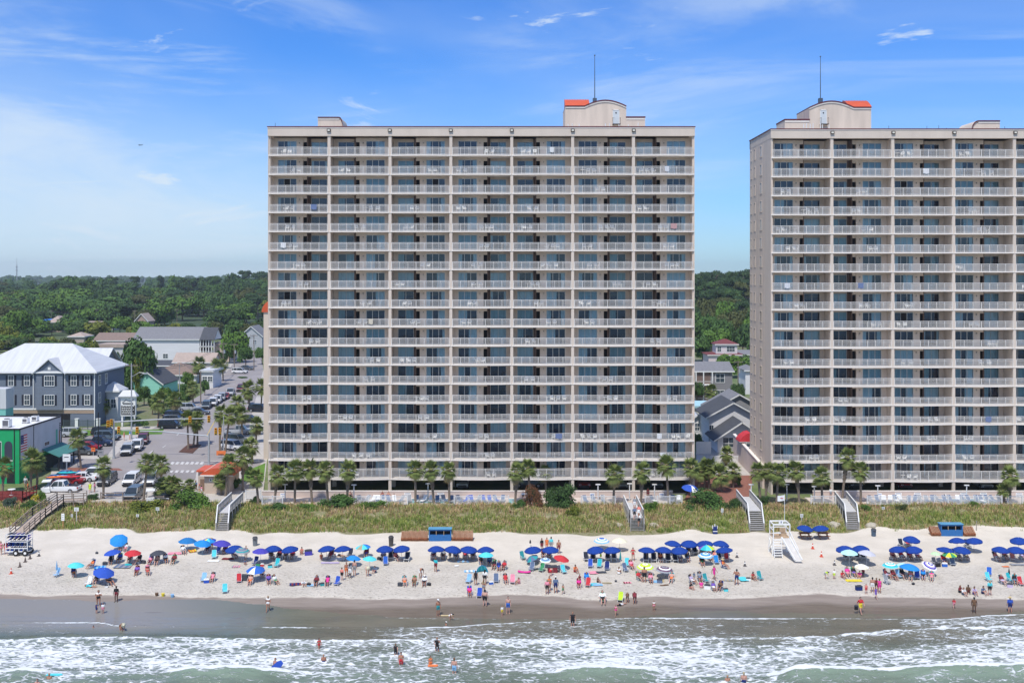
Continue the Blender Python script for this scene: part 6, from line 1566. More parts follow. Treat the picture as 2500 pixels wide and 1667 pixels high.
def bush(p, w, d, h, leaf, lab, seed=0, name='bush', cat='bush', group=None, leaf2=None):
    T = thing(name, lab, cat, p, 0, group)
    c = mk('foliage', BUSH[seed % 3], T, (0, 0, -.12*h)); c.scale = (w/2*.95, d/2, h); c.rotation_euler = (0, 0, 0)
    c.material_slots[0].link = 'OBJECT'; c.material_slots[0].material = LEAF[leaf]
    b = MB(); r = random.Random(seed)
    for i in range(5): a = i*1.26; b.cone((.05*math.cos(a), .05*math.sin(a), -.1), (w*.2*math.cos(a), d*.2*math.sin(a), h*.5), .05, .02, 6)
    b.build('stem', M_BARK, T)
def bush_px(px0, px1, pyt, pyb, leaf, lab, seed=0, dz=0):
    p = G((px0+px1)/2, pyb); s = F/p.y; w = (px1-px0)/s*1.05; h = (pyb-pyt)/s*.95
    p.y += w*.2; bush(p, w, max(1.2, w*.55), h, leaf, lab, seed)
bush_px(398, 512, 1199, 1248, 'bright', 'large rounded yellow-green bush behind the dune grass, left', 0)
bush_px(300, 400, 1220, 1248, 'yellow', 'low yellow-green shrub left of the large rounded bush', 1)
bush_px(772, 872, 1203, 1246, 'mid', 'dark green bush under the palms before the pool fence', 2)
bush_px(868, 948, 1222, 1247, 'bright', 'low bright green shrub right of the dark green bush', 1)
bush_px(700, 780, 1232, 1252, 'bright', 'low spreading shrub below the palms, left', 0)
bush_px(640, 705, 1226, 1250, 'mid', 'low shrub in front of the pool deck corner', 2)
bush_px(1322, 1412, 1176, 1246, 'deep', 'tall dark green bush in front of the left tower', 1)
bush_px(1268, 1328, 1184, 1244, 'brown', 'reddish brown bush leaning against the tall dark green one', 0)
bush_px(1252, 1285, 1215, 1246, 'mid', 'small green shrub left of reddish brown bush', 2)
bush_px(1665, 1782, 1196, 1252, 'mid', 'big dark green bush between the stairways', 0)
bush_px(1770, 1815, 1212, 1250, 'deep', 'smaller dark bush against the third stairway', 2)
bush_px(1570, 1610, 1222, 1248, 'bright', 'green shrub right of the second stairway', 1)
bush_px(1842, 1885, 1208, 1236, 'deep', 'dark shrub at the base of the right tower', 1)
bush_px(1380, 1420, 1230, 1262, 'yellow', 'yucca-like yellow-green shrub in the dune grass', 2)
bush_px(2185, 2222, 1228, 1252, 'olive', 'brownish dune shrub in front of the right pool fence', 1)
bush_px(2092, 2135, 1232, 1252, 'bright', 'green shrub right of the rightmost stairway', 0)
bush_px(2362, 2398, 1224, 1240, 'bright', 'small green shrub by the right pool fence', 0)
bush_px(0, 40, 1210, 1240, 'blue', 'silvery blue shrub at the left edge of the dune', 1)
bush_px(46, 92, 1218, 1244, 'mid', 'green shrub right of the silvery blue one', 2)
bush_px(84, 112, 1198, 1226, 'bright', 'tall green shrub behind the golden one', 0)
bush_px(72, 96, 1205, 1226, 'gold', 'small golden yellow bush near the boardwalk', 1)
bush_px(206, 240, 1203, 1222, 'deep', 'dark shrub at the end of the boardwalk railing', 1)
bush_px(608, 634, 1208, 1232, 'deep', 'clipped dark round bush by white steps', 2)
bush_px(2150, 2160, 1232, 1240, 'bright', 'tiny shrub by the fence corner', 2)

# pool decks
M_PINK = mat((.60, .49, .43), .85, .08, .6, .1, 12, name='pink_stucco_wall'); M_DECK = mat((.58, .50, .44), .85, .08, 1.0, name='pool_deck'); M_FENCE = mat((.72, .72, .71), .6, .04, 2, name='picket_white')
M_POOL = mat((.16, .45, .52), .08, .1, 2, .3, 3, spec=.8, name='pool_water')
def X(px, Y): return (px-CX)*Y/F
def pool_wall(px0, px1, lab, side):
    Y = 151.6; T = thing('pool_wall', lab, 'wall', (X(px0, Y), Y, zg(Y)))
    L_ = X(px1, Y)-X(px0, Y); zt = HC-(1199-HOR)*Y/F-zg(Y)
    b = MB(); b.box(0, L_, 0, .2, -.3, zt); b.build('wall', M_PINK, T)
    b = MB(); b.box(-.04, L_+.04, -.05, .25, zt, zt+.09); b.build('coping', M_SLAB, T); return T
PW1 = pool_wall(640, 1642, 'long low pink pool wall in front of the left tower', 0)
PW2 = pool_wall(1985, 2640, 'long low pink pool wall in front of the right tower', 1)
for px0, px1, nm in ((640, 1642, 0), (1985, 2640, 1)):
    Y0, Y1 = 147.2, 151.55; b = MB(); b.box(X(px0, Y0), X(px1, Y0), Y0, Y1, 2.9, 3.42); o = b.build('pool_deck', M_DECK); tag(o, kind='structure')
def wsign(T, px, py0, py1, w, cols, lines, name='sign'):
    Y = 151.6; x = X(px, Y)-T.location.x; z0 = HC-(py1-HOR)*Y/F-T.location.z; z1 = HC-(py0-HOR)*Y/F-T.location.z
    b = MB(); b.box(x-w/2, x+w/2, -.03, -.002, z0, z1, 0)
    for i in range(lines):
        z = lerp(z1, z0, (i+.6)/(lines+.2)); b.box(x-w*.4, x+w*.4*(.9 if i % 2 else 1), -.035, -.03, z-.03, z+.03, 1)
    b.build(name, [cm(cols[0]), cm(cols[1])], T)
for T, px in ((PW1, 995), (PW1, 1076), (PW2, 2193), (PW2, 2240), (PW2, 2353), (PW2, 2401), (PW2, 2488)): wsign(T, px, 1202, 1213, 1.0, ('white', 'navy'), 3)
for T, px in ((PW1, 1446), (PW1, 1615), (PW1, 690), (PW2, 2147)): wsign(T, px, 1203, 1214, .7, ('white', 'blue'), 2)
def fence(px0, px1, Y, lab, h=1.25, z=None, name='picket_fence', m=None):
    z = zg(Y)+.15 if z is None else z; m = m or M_FENCE
    T = thing(name, lab, 'fence', (X(px0, Y), Y, z)); L_ = X(px1, Y)-X(px0, Y)
    b = MB(); n = max(2, int(L_/.14))
    for i in range(n): x = L_*(i+.5)/n; b.box(x-.022, x+.022, -.015, .015, .08, h-.1)
    b.build('pickets', m, T)
    b = MB(); b.box(0, L_, -.03, .03, h-.1, h-.02); b.box(0, L_, -.028, .028, .08, .15); b.build('rails', m, T)
    n = max(1, round(L_/1.9)); 
    for i in range(n+1): b = MB(); x = L_*i/n; b.box(x-.06, x+.06, -.055, .055, -.3, h+.05); b.box(x-.08, x+.08, -.08, .08, h+.05, h+.1); b.build('post', m, T)
fence(868, 995, 147.0, 'white picket fence along the left pool deck, left run'); fence(1109, 1242, 147.0, 'white picket fence along the left pool deck, middle run')
fence(1419, 1502, 147.0, 'white picket fence left of the second stairway'); fence(1575, 1665, 147.0, 'white picket fence right of the second stairway'); fence(2117, 2446, 147.0, 'long white picket fence along the right pool deck')
fence(640, 690, 147.0, 'short white picket fence at the left corner of the pool deck'); fence(1980, 2040, 147.2, 'short white picket fence left of the rightmost stairway'); fence(2460, 2600, 147.2, 'white picket fence at the right edge of the photo')
fence(600, 636, 150.5, 'white railing beside the clipped round bush')
for px0, px1, Y0, Y1, lab in ((994, 1110, 147.8, 150.6, 'swimming pool'), (1242, 1262, 147.8, 150.6, ''), (2300, 2440, 148.0, 150.5, '')):
    b = MB(); b.box(X(px0, Y0), X(px1, Y0), Y0, Y1, 3.3, 3.432); o = b.build('pool_water', M_POOL); tag(o, kind='structure')
def lamp_post(px, py0, Y, lab, h=None, mk_='T'):
    z0 = zg(Y)+.1; z1 = HC-(py0-HOR)*Y/F; T = thing('lamp_post', lab, 'lamp post', (X(px, Y), Y, z0), 0, 'white pool lamp posts')
    b = MB(); b.cone((0, 0, 0), (0, 0, z1-z0), .09, .07, 8); b.build('pole', M_FENCE, T)
    b = MB(); b.box(-.35, .35, -.12, .12, z1-z0-.02, z1-z0+.12); b.build('lamp_head', M_FENCE, T)
for px, py, w in ((696, 1183, 'leftmost palms of the pool deck'), (864, 1184, 'the sixth palm'), (1045, 1181, 'two slim palms'), (1460, 1183, 'the garage opening with a red car'), (1598, 1183, 'the dark garage opening'), (1537, 1181, 'the second stairway'), (2143, 1186, 'the rightmost stairway'), (2360, 1185, 'the right pool fence'), (1921, 1183, 'the right tower corner palms'), (1834, 1183, 'the third stairway top'), (1988, 1188, 'a palm at the right tower')):
    lamp_post(px, py, 149.5, 'white T-shaped lamp post near '+w)
# loungers on the pool decks
def pool_lounger():
    T = thing('pool_lounger', 'x', 'lounger'); b = MB()
    for x in (-.28, .28): b.bar((x, -.9, .3), (x, .3, .3), .05); b.bar((x, .3, .3), (x, .85, .85), .05); b.bar((x, -.8, 0), (x, -.8, .3), .05); b.bar((x, .25, 0), (x, .25, .3), .05)
    b.build('frame', M_FENCE, T); b = MB(); b.box(-.27, .27, -.9, .3, .31, .34); b.build('seat', M_WHITE, T); b = MB(); b.obox((0, .58, .60), .54, .78, .03, rx=R(45)); b.build('backrest', M_WHITE, T)
    return T
PL = Proto(pool_lounger); rq = random.Random(8)
for i, px in enumerate(list(range(880, 990, 14))+list(range(1000, 1105, 17))+list(range(1122, 1240, 15))+[1430, 1450, 1472, 1596, 1640, 1657]+list(range(2128, 2445, 15))):
    Y = 148.3+rq.uniform(-.2, .3); o = PL.put((X(px, Y), Y, 3.43), rq.uniform(-.5, .5), 'grey sling pool lounger on the %s pool deck' % ('right' if px > 2000 else ('left' if px < 995 else ('middle' if px < 1300 else 'east part of the left'))), 'pool loungers')
    for c in o.children:
        if not c.name.startswith('frame'): c.material_slots[0].link = 'OBJECT'; c.material_slots[0].material = cm(rq.choice(['slate', 'grey', 'slate', 'white']) if not 1130 < px < 1230 else rq.choice(['slate', 'royal', 'grey']))
for px, py, pose, t, bt_, h, rz, lab in ((1116-183, 1218, 'C', B('maroon'), 'maroon', 1.7, 0, 'person in maroon bikini sitting on the pool wall side, left of a similar one'), (948, 1218, 'C', 'none', 'red', 1.7, 0, 'shirtless person in red shorts sitting by the pool wall'),
    (962, 1219, 'D', 'white', 'grey', 1.5, 0, 'person in white sitting low by the pool wall'), (1465, 1218, 'L', 'none', 'brown', 1.7, 1.4, 'sunbather on the deck left of the second stairway'), (1582, 1219, 'S', B('red'), 'red', 1.6, 0, 'person in red swimwear standing on the pool deck'),
    (1277, 1219, 'C', 'white', 'black', 1.7, 0, 'person in white top at the pool behind the reddish bush'), (2028, 1222, 'S', 'white', 'grey', 1.7, .3, 'person in white top by the rightmost stairway'), (857, 1218, 'C', 'none', 'black', 1.7, .5, 'shirtless person in black shorts by the pool wall, behind a palm')):
    Y = 150.4; p = Vector((X(px, Y), Y, 3.43+(.05 if pose != 'S' else 0))); person(p, pose, t, bt_, rz, h, label=lab)
p = STP[1]
for t, sd, tp, bt_, hgt, lab in ((.35, .25, 'white', 'black', 1.7, 'person in white top walking down the second stairway'), (.8, -.3, 'slate', 'black', 1.75, 'person in slate top near the top of the second stairway'), (.95, .3, 'coral', 'white', 1.7, 'person in coral top behind the person in slate on the stairway')):
    q = p[0].lerp(p[1], t); person((q.x+sd, q.y, q.z+.05), 'W', tp, bt_, 0, hgt, label=lab)
q = p[1].lerp(p[2], .5); person((q.x+.2, q.y, q.z+.02), 'S', 'grey', 'white', 0, 1.75, label='person in grey top and white shorts on the deck above the second stairway')
# blue umbrella and life ring at the pools
c1, v1, r1 = umb_meshes('pool', 1.35, (['royal', 'royal', 'white', 'royal'], None)); T = thing('patio_umbrella', 'royal blue and white patio umbrella behind the big bush by the pool', 'umbrella', (X(1686, 149.3), 149.3, 3.4))
b = MB(); b.cone((0, 0, 0), (0, 0, 2.1), .03, .03, 8); b.build('pole', M_POLE, T); c = mk('canopy', c1, T, (0, 0, 1.75)); c.rotation_euler = (R(10), R(8), 0); mk('ribs', r1, c)
b = MB(); n = 16
for i in range(n):
    a0, a1 = 2*math.pi*i/n, 2*math.pi*(i+1)/n; b.cone((.36*math.cos(a0), 0, .36*math.sin(a0)), (.36*math.cos(a1), 0, .36*math.sin(a1)), .09, .09, 8, 1 if i % 4 == 0 else 0)
simple('life_ring', 'white life ring hanging on the right pool wall', 'life ring', (X(2306, 151.5), 151.46, HC-(1213-HOR)*151.5/F), b, [M_WHITE, cm('brown')])
# signs in the dune
def dsign(px, pyt, pyb, w, hgt, lab, post=(.6, .6, .58), two=False):
    p = GS(px, pyb); s = F/p.y; H = (pyb-pyt)/s; T = thing('beach_sign', lab, 'sign', p)
    b = MB(); b.box(-.045, .045, -.045, .045, -.3, H-.02) if not two else (b.box(-w*.3-.04, -w*.3+.04, -.04, .04, -.3, H), b.box(w*.3-.04, w*.3+.04, -.04, .04, -.3, H)); b.build('post', mat(post, .8, .1, 2), T)
    b = MB(); b.box(-w/2, w/2, -.075, -.047, H-hgt, H, 0)
    for i in range(3): z = H-hgt*(.25+.25*i); b.box(-w*.36, w*.34-.1*w*(i % 2), -.08, -.0755, z-.022, z+.022, 1)
    b.build('panel', [M_WHITE, mat((.12, .13, .16), .6, 0, name='sign_print')], T)
dsign(187, 1236, 1275, .62, .5, 'white sign with print on a post near the boardwalk', two=False); dsign(336, 1258, 1276, .38, .36, 'small white sign in the dune grass left of the leftmost stairway', (.3, .2, .15)); dsign(154, 1253, 1290, .42, .95, 'tall narrow blue and white sign on an orange post', (.55, .28, .12))
dsign(176, 1252, 1268, .28, .38, 'small plain white sign right of the tall narrow sign'); dsign(385, 1238, 1254, .5, .45, 'white sign beside the large rounded bush'); dsign(1763, 1241, 1258, .34, .55, 'small white sign before the dark bush between the stairways'); dsign(1957, 1257, 1275, .42, .5, 'white sign above the two navy umbrellas near the dune'); dsign(2156, 1236, 1250, .4, .35, 'small white sign in front of right picket fence'); dsign(2384, 1270, 1293, .1, .1, 'plain thin post at the dune edge beside the right rental box', (.35, .3, .25))
# picnic table under the two umbrellas at the dune
p = GS(1600+1740/4.704, 1230+395/4.704)
for i, (dx, lab) in enumerate(((-.2, 'brown slatted picnic table under the left of two dune-side umbrellas'), (2.2, 'brown slatted picnic table under the right of two dune-side umbrellas'))):
    T = thing('picnic_table', lab, 'table', (p.x+dx, p.y+.2, p.z)); b = MB(); b.box(-.75, .75, -.35, .35, .70, .75); b.build('tabletop', M_LOUNG, T)
    for s in (-1, 1): b = MB(); b.box(-.75, .75, s*.65-.13, s*.65+.13, .42, .46); b.build('bench', M_LOUNG, T)
    b = MB()
    for x in (-.55, .55): b.bar((x, -.65, 0), (x, .15, .7), .07); b.bar((x, .65, 0), (x, -.15, .7), .07); b.bar((x, -.65, .4), (x, .65, .4), .06)
    b.build('legs', M_LOUNG, T)
# boulders
for px, py, w in ((1512, 1285, 1.2), (1597, 1285, 1.5), (2038, 1286, 1.8), (2128, 1286, 1.6)):
    p = GS(px, py); me = OAK[0]; b = MB(); r_ = random.Random(px); b.ball((0, 0, 0), w/2, 0, 12, 8, (1, .8, .6)); b.v = [tuple(Vector(v)*(1+.3*noise.noise(Vector(v)*2+Vector((px, 0, 0))))) for v in b.v]
    simple('sand_mound', 'pale sandy boulder at the foot of the dune beside the %s stairway' % ('second' if px < 1700 else 'rightmost'), 'boulder', (p.x, p.y+.3, p.z+.1), b, mat((.42, .38, .30), .95, .2, 2, .3, 6, name='boulder'))
# ================================================================ STREETS
def sheet(name, poly, m, dz):
    """ground polygon in photo pixels laid on the terrain"""
    b = MB(); pts = [G(*p) for p in poly]
    me = bpy.data.meshes.new(name); bm = bmesh.new()
    f = bm.faces.new([bm.verts.new((p.x, p.y, 0)) for p in pts])
    ys_ = [163, 180, 210, 300, 500]
    for y in ys_: bmesh.ops.bisect_plane(bm, geom=bm.verts[:]+bm.edges[:]+bm.faces[:], plane_co=(0, y, 0), plane_no=(0, 1, 0))
    for v in bm.verts: v.co.z = zg(v.co.y)+dz
    bmesh.ops.recalc_face_normals(bm, faces=bm.faces)
    if bm.faces[:] and sum(f.normal.z for f in bm.faces) < 0: bmesh.ops.reverse_faces(bm, faces=bm.faces)
    bm.to_mesh(me); bm.free(); me.materials.append(m); o = mk(name, me); tag(o, kind='structure'); return o
M_ASPH = mat((.30, .275, .265), .9, .10, .25, .15, 12, name='asphalt_pale'); M_ASPH2 = mat((.26, .24, .235), .9, .14, .3, name='asphalt_lot'); M_WALK = mat((.46, .43, .39), .9, .08, .5, name='concrete_walk')
M_MARK = mat((.55, .54, .52), .8, .2, 2, name='road_paint'); M_BRICK = mat((.25, .11, .08), .9, .2, 2.5, name='brick_red'); M_LAWN = mat((.10, .20, .03), .95, .2, .8, .3, 10, name='lawn'); M_MULCH = mat((.11, .055, .04), .95, .2, 3, name='mulch')
sheet('pavement', [(100, 1226), (640, 1226), (652, 1120), (655, 1000), (640, 880), (520, 880), (500, 960), (380, 1040), (150, 1045), (140, 1110)], M_WALK, .0)
sheet('car_park', [(150, 1216), (470, 1216), (480, 1150), (150, 1150)], M_ASPH2, .010)
sheet('cross_street', [(140, 1150), (620, 1150), (640, 1128), (140, 1118)], M_ASPH, .014)
sheet('street', [(270, 1124), (590, 1124), (615, 1010), (642, 905), (640, 862), (590, 862), (556, 905), (512, 950), (455, 985), (385, 1040), (320, 1075)], M_ASPH, .018)
sheet('side_lot', [(150, 1112), (262, 1112), (300, 1060), (150, 1066)], M_ASPH2, .022)
sheet('lawn', [(155, 1064), (395, 1060), (400, 1048), (155, 1050)], M_LAWN, .03)
sheet('lawn', [(565, 1210), (640, 1210), (648, 1130), (600, 1150)], M_LAWN, .03)
sheet('planting_island', [(436, 1104), (470, 1107), (492, 1086), (460, 1084)], M_MULCH, .09)
sheet('planting_island', [(340, 1195), (352, 1196), (372, 1183), (355, 1180)], M_BRICK, .09)
sheet('brick_path', [(1665, 1232), (1830, 1232), (1838, 1160), (1700, 1160)], M_BRICK, .012)
sheet('concrete_path', [(1700, 1160), (1838, 1160), (1835, 1090), (1700, 1090)], M_WALK, .012)
sheet('brick_corner', [(165, 1152), (300, 1148), (290, 1143), (165, 1141)], M_BRICK, .03)
for q0 in range(7): x = 415+q0*12; sheet('crosswalk_stripe', [(x, 1133), (x+7, 1134), (x+12, 1128), (x+5, 1127)], M_MARK, .03)
for q0 in range(6): x = 400+q0*13; sheet('crosswalk_stripe', [(x, 1153), (x+7, 1154), (x+11, 1148), (x+4, 1148)], M_MARK, .03)
for a, c in (((396, 1092), (404, 1087)), ((430, 1063), (436, 1058)), ((362, 1108), (372, 1100)), ((468, 1030), (472, 1026))): sheet('lane_mark', [a, (a[0]+2.4, a[1]), (c[0]+2.4, c[1]), c], M_MARK, .03)
sheet('lane_mark', [(504, 1064), (506, 1064), (530, 1018), (528.5, 1018)], mat((.6, .42, .08), .8, .1, 2, name='yellow_paint'), .03)
for a in (262, 286, 300, 375): sheet('bay_mark', [(a, 1196), (a+2, 1196), (a+10, 1187), (a+8, 1187)], M_MARK, .02)

# ================================================================ BUILDINGS
def wallm(c, n=None, siding=False): return mat(c, .85, .07, .6, .12 if siding else .05, 9, stretch=(.2, .2, 5) if siding else (1, 1, 1), name=n)
ROOFS = {'white': mat((.58, .59, .60), .5, .10, .5, .25, 1, name='white_metal_roof', stretch=(4, .3, .3)), 'grey': mat((.20, .20, .21), .9, .15, 2, name='grey_shingle'), 'dark': mat((.075, .08, .09), .9, .15, 2, name='dark_shingle'), 'brown': mat((.23, .17, .14), .9, .15, 1.5, name='brown_shingle'), 'maroon': mat((.17, .05, .05), .8, .12, 2, name='maroon_shingle'), 'tan': mat((.40, .32, .27), .9, .1, 1, name='tan_roof'), 'blue': mat((.03, .16, .55), .6, .05, 1, name='blue_roof'), 'lblue': mat((.38, .60, .66), .7, .05, 1, name='pale_blue_roof')}
M_WGL = mat((.05, .07, .09), .08, .1, 1, spec=.8, name='house_glass'); M_SHUT = mat((.02, .025, .04), .7, .05, 2, name='shutter_dark')
def window(T, x, z, w, h, face=0, mull=1, shutters=False, y=0.0, side='f', arch=False):
    """on the front face (y=const) or the side face (x=const)"""
    b = MB(); g = MB()
    def bx(B_, a0, a1, z0, z1, d0, d1, m=0):
        if side == 'f': B_.box(x+a0, x+a1, y-d1, y-d0, z0, z1, m)
        else:
            s = 1 if side == 'r' else -1; lo, hi = sorted((y+s*d0, y+s*d1)); B_.box(lo, hi, x+a0, x+a1, z0, z1, m)
    t = .11
    bx(b, -w/2-t, w/2+t, z+h, z+h+t, 0, .07); bx(b, -w/2-t, w/2+t, z-t, z, 0, .09); bx(b, -w/2-t, -w/2, z, z+h, 0, .07); bx(b, w/2, w/2+t, z, z+h, 0, .07); bx(b, -w/2, w/2, z+h/2-.04, z+h/2+.04, .012, .06)
    for i in range(1, mull+1): xx = -w/2+w*i/(mull+1); bx(b, xx-.03, xx+.03, z, z+h/2-.04, .012, .055); bx(b, xx-.03, xx+.03, z+h/2+.04, z+h, .012, .055)
    bx(b, -w/2, w/2, z, z+h, 0, .012, 1)
    o = b.build('window', [M_WHITE, M_WGL], T)
    if shutters:
        for s in (-1, 1):
            g = MB(); a = s*(w/2+t+.24); bx(g, a-.22, a+.22, z-.05, z+h+.05, 0, .05); g.build('shutter', M_SHUT, o)
    return o
def roof_part(T, kind, x0, x1, y0, y1, ze, zr, m, ov=.45, off=None, under=None):
    b = MB(); X0, X1, Y0, Y1 = x0-ov, x1+ov, y0-ov, y1+ov; th = .18
    if kind == 'hip':
        d = min((X1-X0), (Y1-Y0))/2; 
        if X1-X0 >= Y1-Y0: r = [(X0+d, (Y0+Y1)/2), (X1-d, (Y0+Y1)/2)]
        else: r = [((X0+X1)/2, Y0+d), ((X0+X1)/2, Y1-d)]
        c = [(X0, Y0), (X1, Y0), (X1, Y1), (X0, Y1)]
        vs = [(a, q, ze) for a, q in c]+[(a, q, ze+th) for a, q in c]+[(r[0][0], r[0][1], zr), (r[1][0], r[1][1], zr)]
        fs = [(0, 3, 2, 1), (0, 1, 5, 4), (1, 2, 6, 5), (2, 3, 7, 6), (3, 0, 4, 7)]
        fs += [(4, 5, 9, 8), (5, 6, 9), (6, 7, 8, 9), (7, 4, 8)] if X1-X0 >= Y1-Y0 else [(4, 5, 8), (5, 6, 9, 8), (6, 7, 9), (7, 4, 8, 9)]
        b.add(vs, fs)
    elif kind == 'gx':       # ridge along x, gables at the ends
        ym = (y0+y1)/2
        for s, ya in ((1, Y0), (-1, Y1)):
            b.add([(X0, ya, ze-.12), (X1, ya, ze-.12), (X1, ym, zr), (X0, ym, zr), (X0, ya, ze+th-.12), (X1, ya, ze+th-.12), (X1, ym, zr+th), (X0, ym, zr+th)], [(0, 1, 2, 3), (4, 5, 6, 7), (0, 1, 5, 4), (0, 3, 7, 4), (1, 2, 6, 5)])
    elif kind == 'gy':
        xm = (x0+x1)/2
        for xa in (X0, X1):
            b.add([(xa, Y0, ze-.12), (xa, Y1, ze-.12), (xm, Y1, zr), (xm, Y0, zr), (xa, Y0, ze+th-.12), (xa, Y1, ze+th-.12), (xm, Y1, zr+th), (xm, Y0, zr+th)], [(0, 1, 2, 3), (4, 5, 6, 7), (0, 1, 5, 4), (0, 3, 7, 4), (1, 2, 6, 5)])
    else: b.box(X0, X1, Y0, Y1, ze, zr)
    return b.build('roof', m, T)
def trimline(T, kind, x0, x1, y0, y1, ze, zr, ov=.45):
    b = MB()
    if kind == 'gy':
        xm = (x0+x1)/2; y = y0-ov-.03
        b.bar((x0-ov, y, ze-.1), (xm, y, zr+.02), .05, .24); b.bar((x1+ov, y, ze-.1), (xm, y, zr+.02), .05, .24)
    else: b.box(x0-ov-.03, x1+ov+.03, y0-ov-.06, y0-ov-.003, ze-.12, ze+.14); b.box(x1+ov+.003, x1+ov+.06, y0-ov, y1+ov, ze-.12, ze+.14)
    b.build('fascia_trim', M_WHITE, T)
def house(lab, px0, px1, pyb, pye, pyr, depth, wall, roof, kind='hip', cat='house', name='house', wins=(), swins=(), ov=.45, trim=True, Yf=None, siding=True, group=None):
    """px0..px1 front wall, pyb base, pye eaves, pyr ridge (projected at ridge depth)"""
    p = G(px0, pyb) if Yf is None else Vector((X(px0, Yf), Yf, zg(Yf))); Y = p.y; s = F/Y
    w = (px1-px0)/s; ze = HC-(pye-HOR)/s-p.z
    Yr = Y+(depth/2 if kind in ('hip', 'gx') else 0); 
    if kind == 'hip' and w < depth: Yr = Y+w/2
    zr = HC-(pyr-HOR)*Yr/F-p.z
    T = thing(name, lab, cat, p, 0, group)
    b = MB(); b.box(0, w, 0, depth, -.5, ze)
    if kind == 'gy': b.prism([(0, ze), (w, ze), (w/2, zr)], 'y', .0, depth)
    if kind == 'gx': b.prism([(0, ze), (depth, ze), (depth/2, zr)], 'x', 0, w)
    b.build('wall', wallm(wall, siding=siding), T)
    roof_part(T, kind, 0, w, 0, depth, ze, zr, ROOFS[roof], ov)
    if trim: trimline(T, kind, 0, w, 0, depth, ze, zr, ov)
    for (wx, wz_, ww, wh, *o) in wins:
        xx = (wx-px0)/s; zz = HC-(wz_-HOR)/s-p.z; window(T, xx, zz-wh/2, ww, wh, mull=o[1] if len(o) > 1 else 1, shutters=bool(o and o[0]))
    for (wy, zz, ww, wh) in swins: window(T, wy, zz, ww, wh, side='r' if px1 < CX else 'l', y=w if px1 < CX else 0)
    return T, w, ze, zr, s, p
# green bar building ------------------------------------------------
T = thing('bar_building', 'flat-roofed bar with green front and white side wall bearing a painted flag', 'building', (X(48, 160), 160, zg(160)))
z0 = zg(160); top = HC-(1049-HOR)*.064-z0; D = 14.9; M_GRN = mat((.012, .34, .12), .7, .08, 1, .05, 8, name='green_stucco'); M_SIDE = mat((.56, .57, .60), .8, .08, .6, name='pale_side_wall'); M_BLK = mat((.02, .022, .025), .6, .05, 2, name='black_trim')
b = MB(); b.box(-16, 0, 0, .3, -.6, top, 0); b.box(-16, -15.7, .3, D, -.6, top, 1); b.box(-.3, 0, .3, D, 3.6, top, 1); b.box(-.3, -.01, .3, D, -.6, 3.6, 0); b.box(-15.7, -.3, D-.3, D, -.6, top, 1); b.build('wall', [M_GRN, M_SIDE], T)
b = MB(); b.box(-15.7, -.3, .3, D-.3, top-.35, top-.2); b.build('roof', mat((.72, .72, .72), .8, .08, .5, name='membrane_roof'), T)
b = MB(); b.box(-16.1, .1, -.1, .25, top, top+.18); b.box(-.2, .1, .25, D+.1, top, top+.177); b.box(-16.1, .1, D-.2, D+.1, top+.003, top+.18); b.box(-.02, .06, -.06, .0, -.3, top); b.box(.0, .06, 4.6, 4.7, 3.6, top); b.box(.0, .06, D-.2, D, -.3, top); b.box(-.9, -.75, -.05, 0, -.2, top); b.build('black_trim', M_BLK, T)
n = 12; ax = -1.75
b = MB(); po = [(ax-.62, 3.7), (ax+.62, 3.7), (ax+.62, 5.9)]+[(ax+.62*math.cos(math.pi*i/n), 5.9+.75*math.sin(math.pi*i/n)) for i in range(1, n)]+[(ax-.62, 5.9)]; b.prism(po, 'y', -.04, -.005); b.build('arched_window', mat((.03, .035, .06), .2, .05, 1, spec=.6, name='dark_pane'), T)
b = MB(); b.box(-1.75-.7, -1.05, -.09, 0, 3.55, 3.68); b.build('sill', M_WHITE, T)
b = MB(); b.box(-4.1, -2.95, -.05, -.005, 3.9, 6.5, 0); b.box(-4.2, -2.85, -.08, 0, 6.5, 6.62, 1); b.box(-2.85, -2.8, -.06, 0, 3.9, 6.5, 1); b.build('window', [mat((.07, .04, .07), .3, .2, 2, name='dim_pane'), M_WHITE], T)
b = MB(); b.box(-2.0, -.95, -.05, -.005, .1, 1.9); b.build('door', M_BLK, T)
b = MB(); b.box(-16, -4.5, -3.5, -3.3, 1.2, 1.3) if False else None
b = MB()                                                       # painted flag: 13 stripes, canton, on the side wall
fy0, fy1, fz0, fz1 = .35, 2.5, top-3.6, top-1.0
for i in range(13): za = fz0+(fz1-fz0)*i/13; b.box(.002, .012, fy0, fy1, za, za+(fz1-fz0)/13, i % 2)
b.box(.012, .02, fy0, fy0+.95, fz0+(fz1-fz0)*6/13, fz1, 2)
for i in range(5):
    for j in range(4): b.box(.02, .024, fy0+.1+.2*j, fy0+.16+.2*j, fz0+(fz1-fz0)*(.52+.095*i), fz0+(fz1-fz0)*(.52+.095*i)+.06, 1)
b.build('painted_flag', [cm('red'), M_WHITE, cm('navy')], T)
b = MB(); b.box(.0, .05, 8.4, 10.2, top-4.0, top-3.3, 0); b.box(.05, .06, 8.5, 9.25, top-3.92, top-3.38, 1); b.box(.05, .06, 9.35, 10.1, top-3.92, top-3.38, 1); b.build('side_window', [M_WHITE, M_BROWN], T)
b = MB(); b.box(.0, .04, 12.7, 13.3, top-4.6, top-1.9, 0); b.box(.0, .04, 13.9, 14.3, top-4.8, top-2.3, 1); 
for i in range(5): b.box(.04, .05, 13.9, 14.5, top-1.1-.3*i, top-.95-.3*i, 2)
b.build('painted_panels', [mat((.12, .42, .32), .8, .1, 2), mat((.32, .16, .10), .8, .1, 2), M_BLK], T)
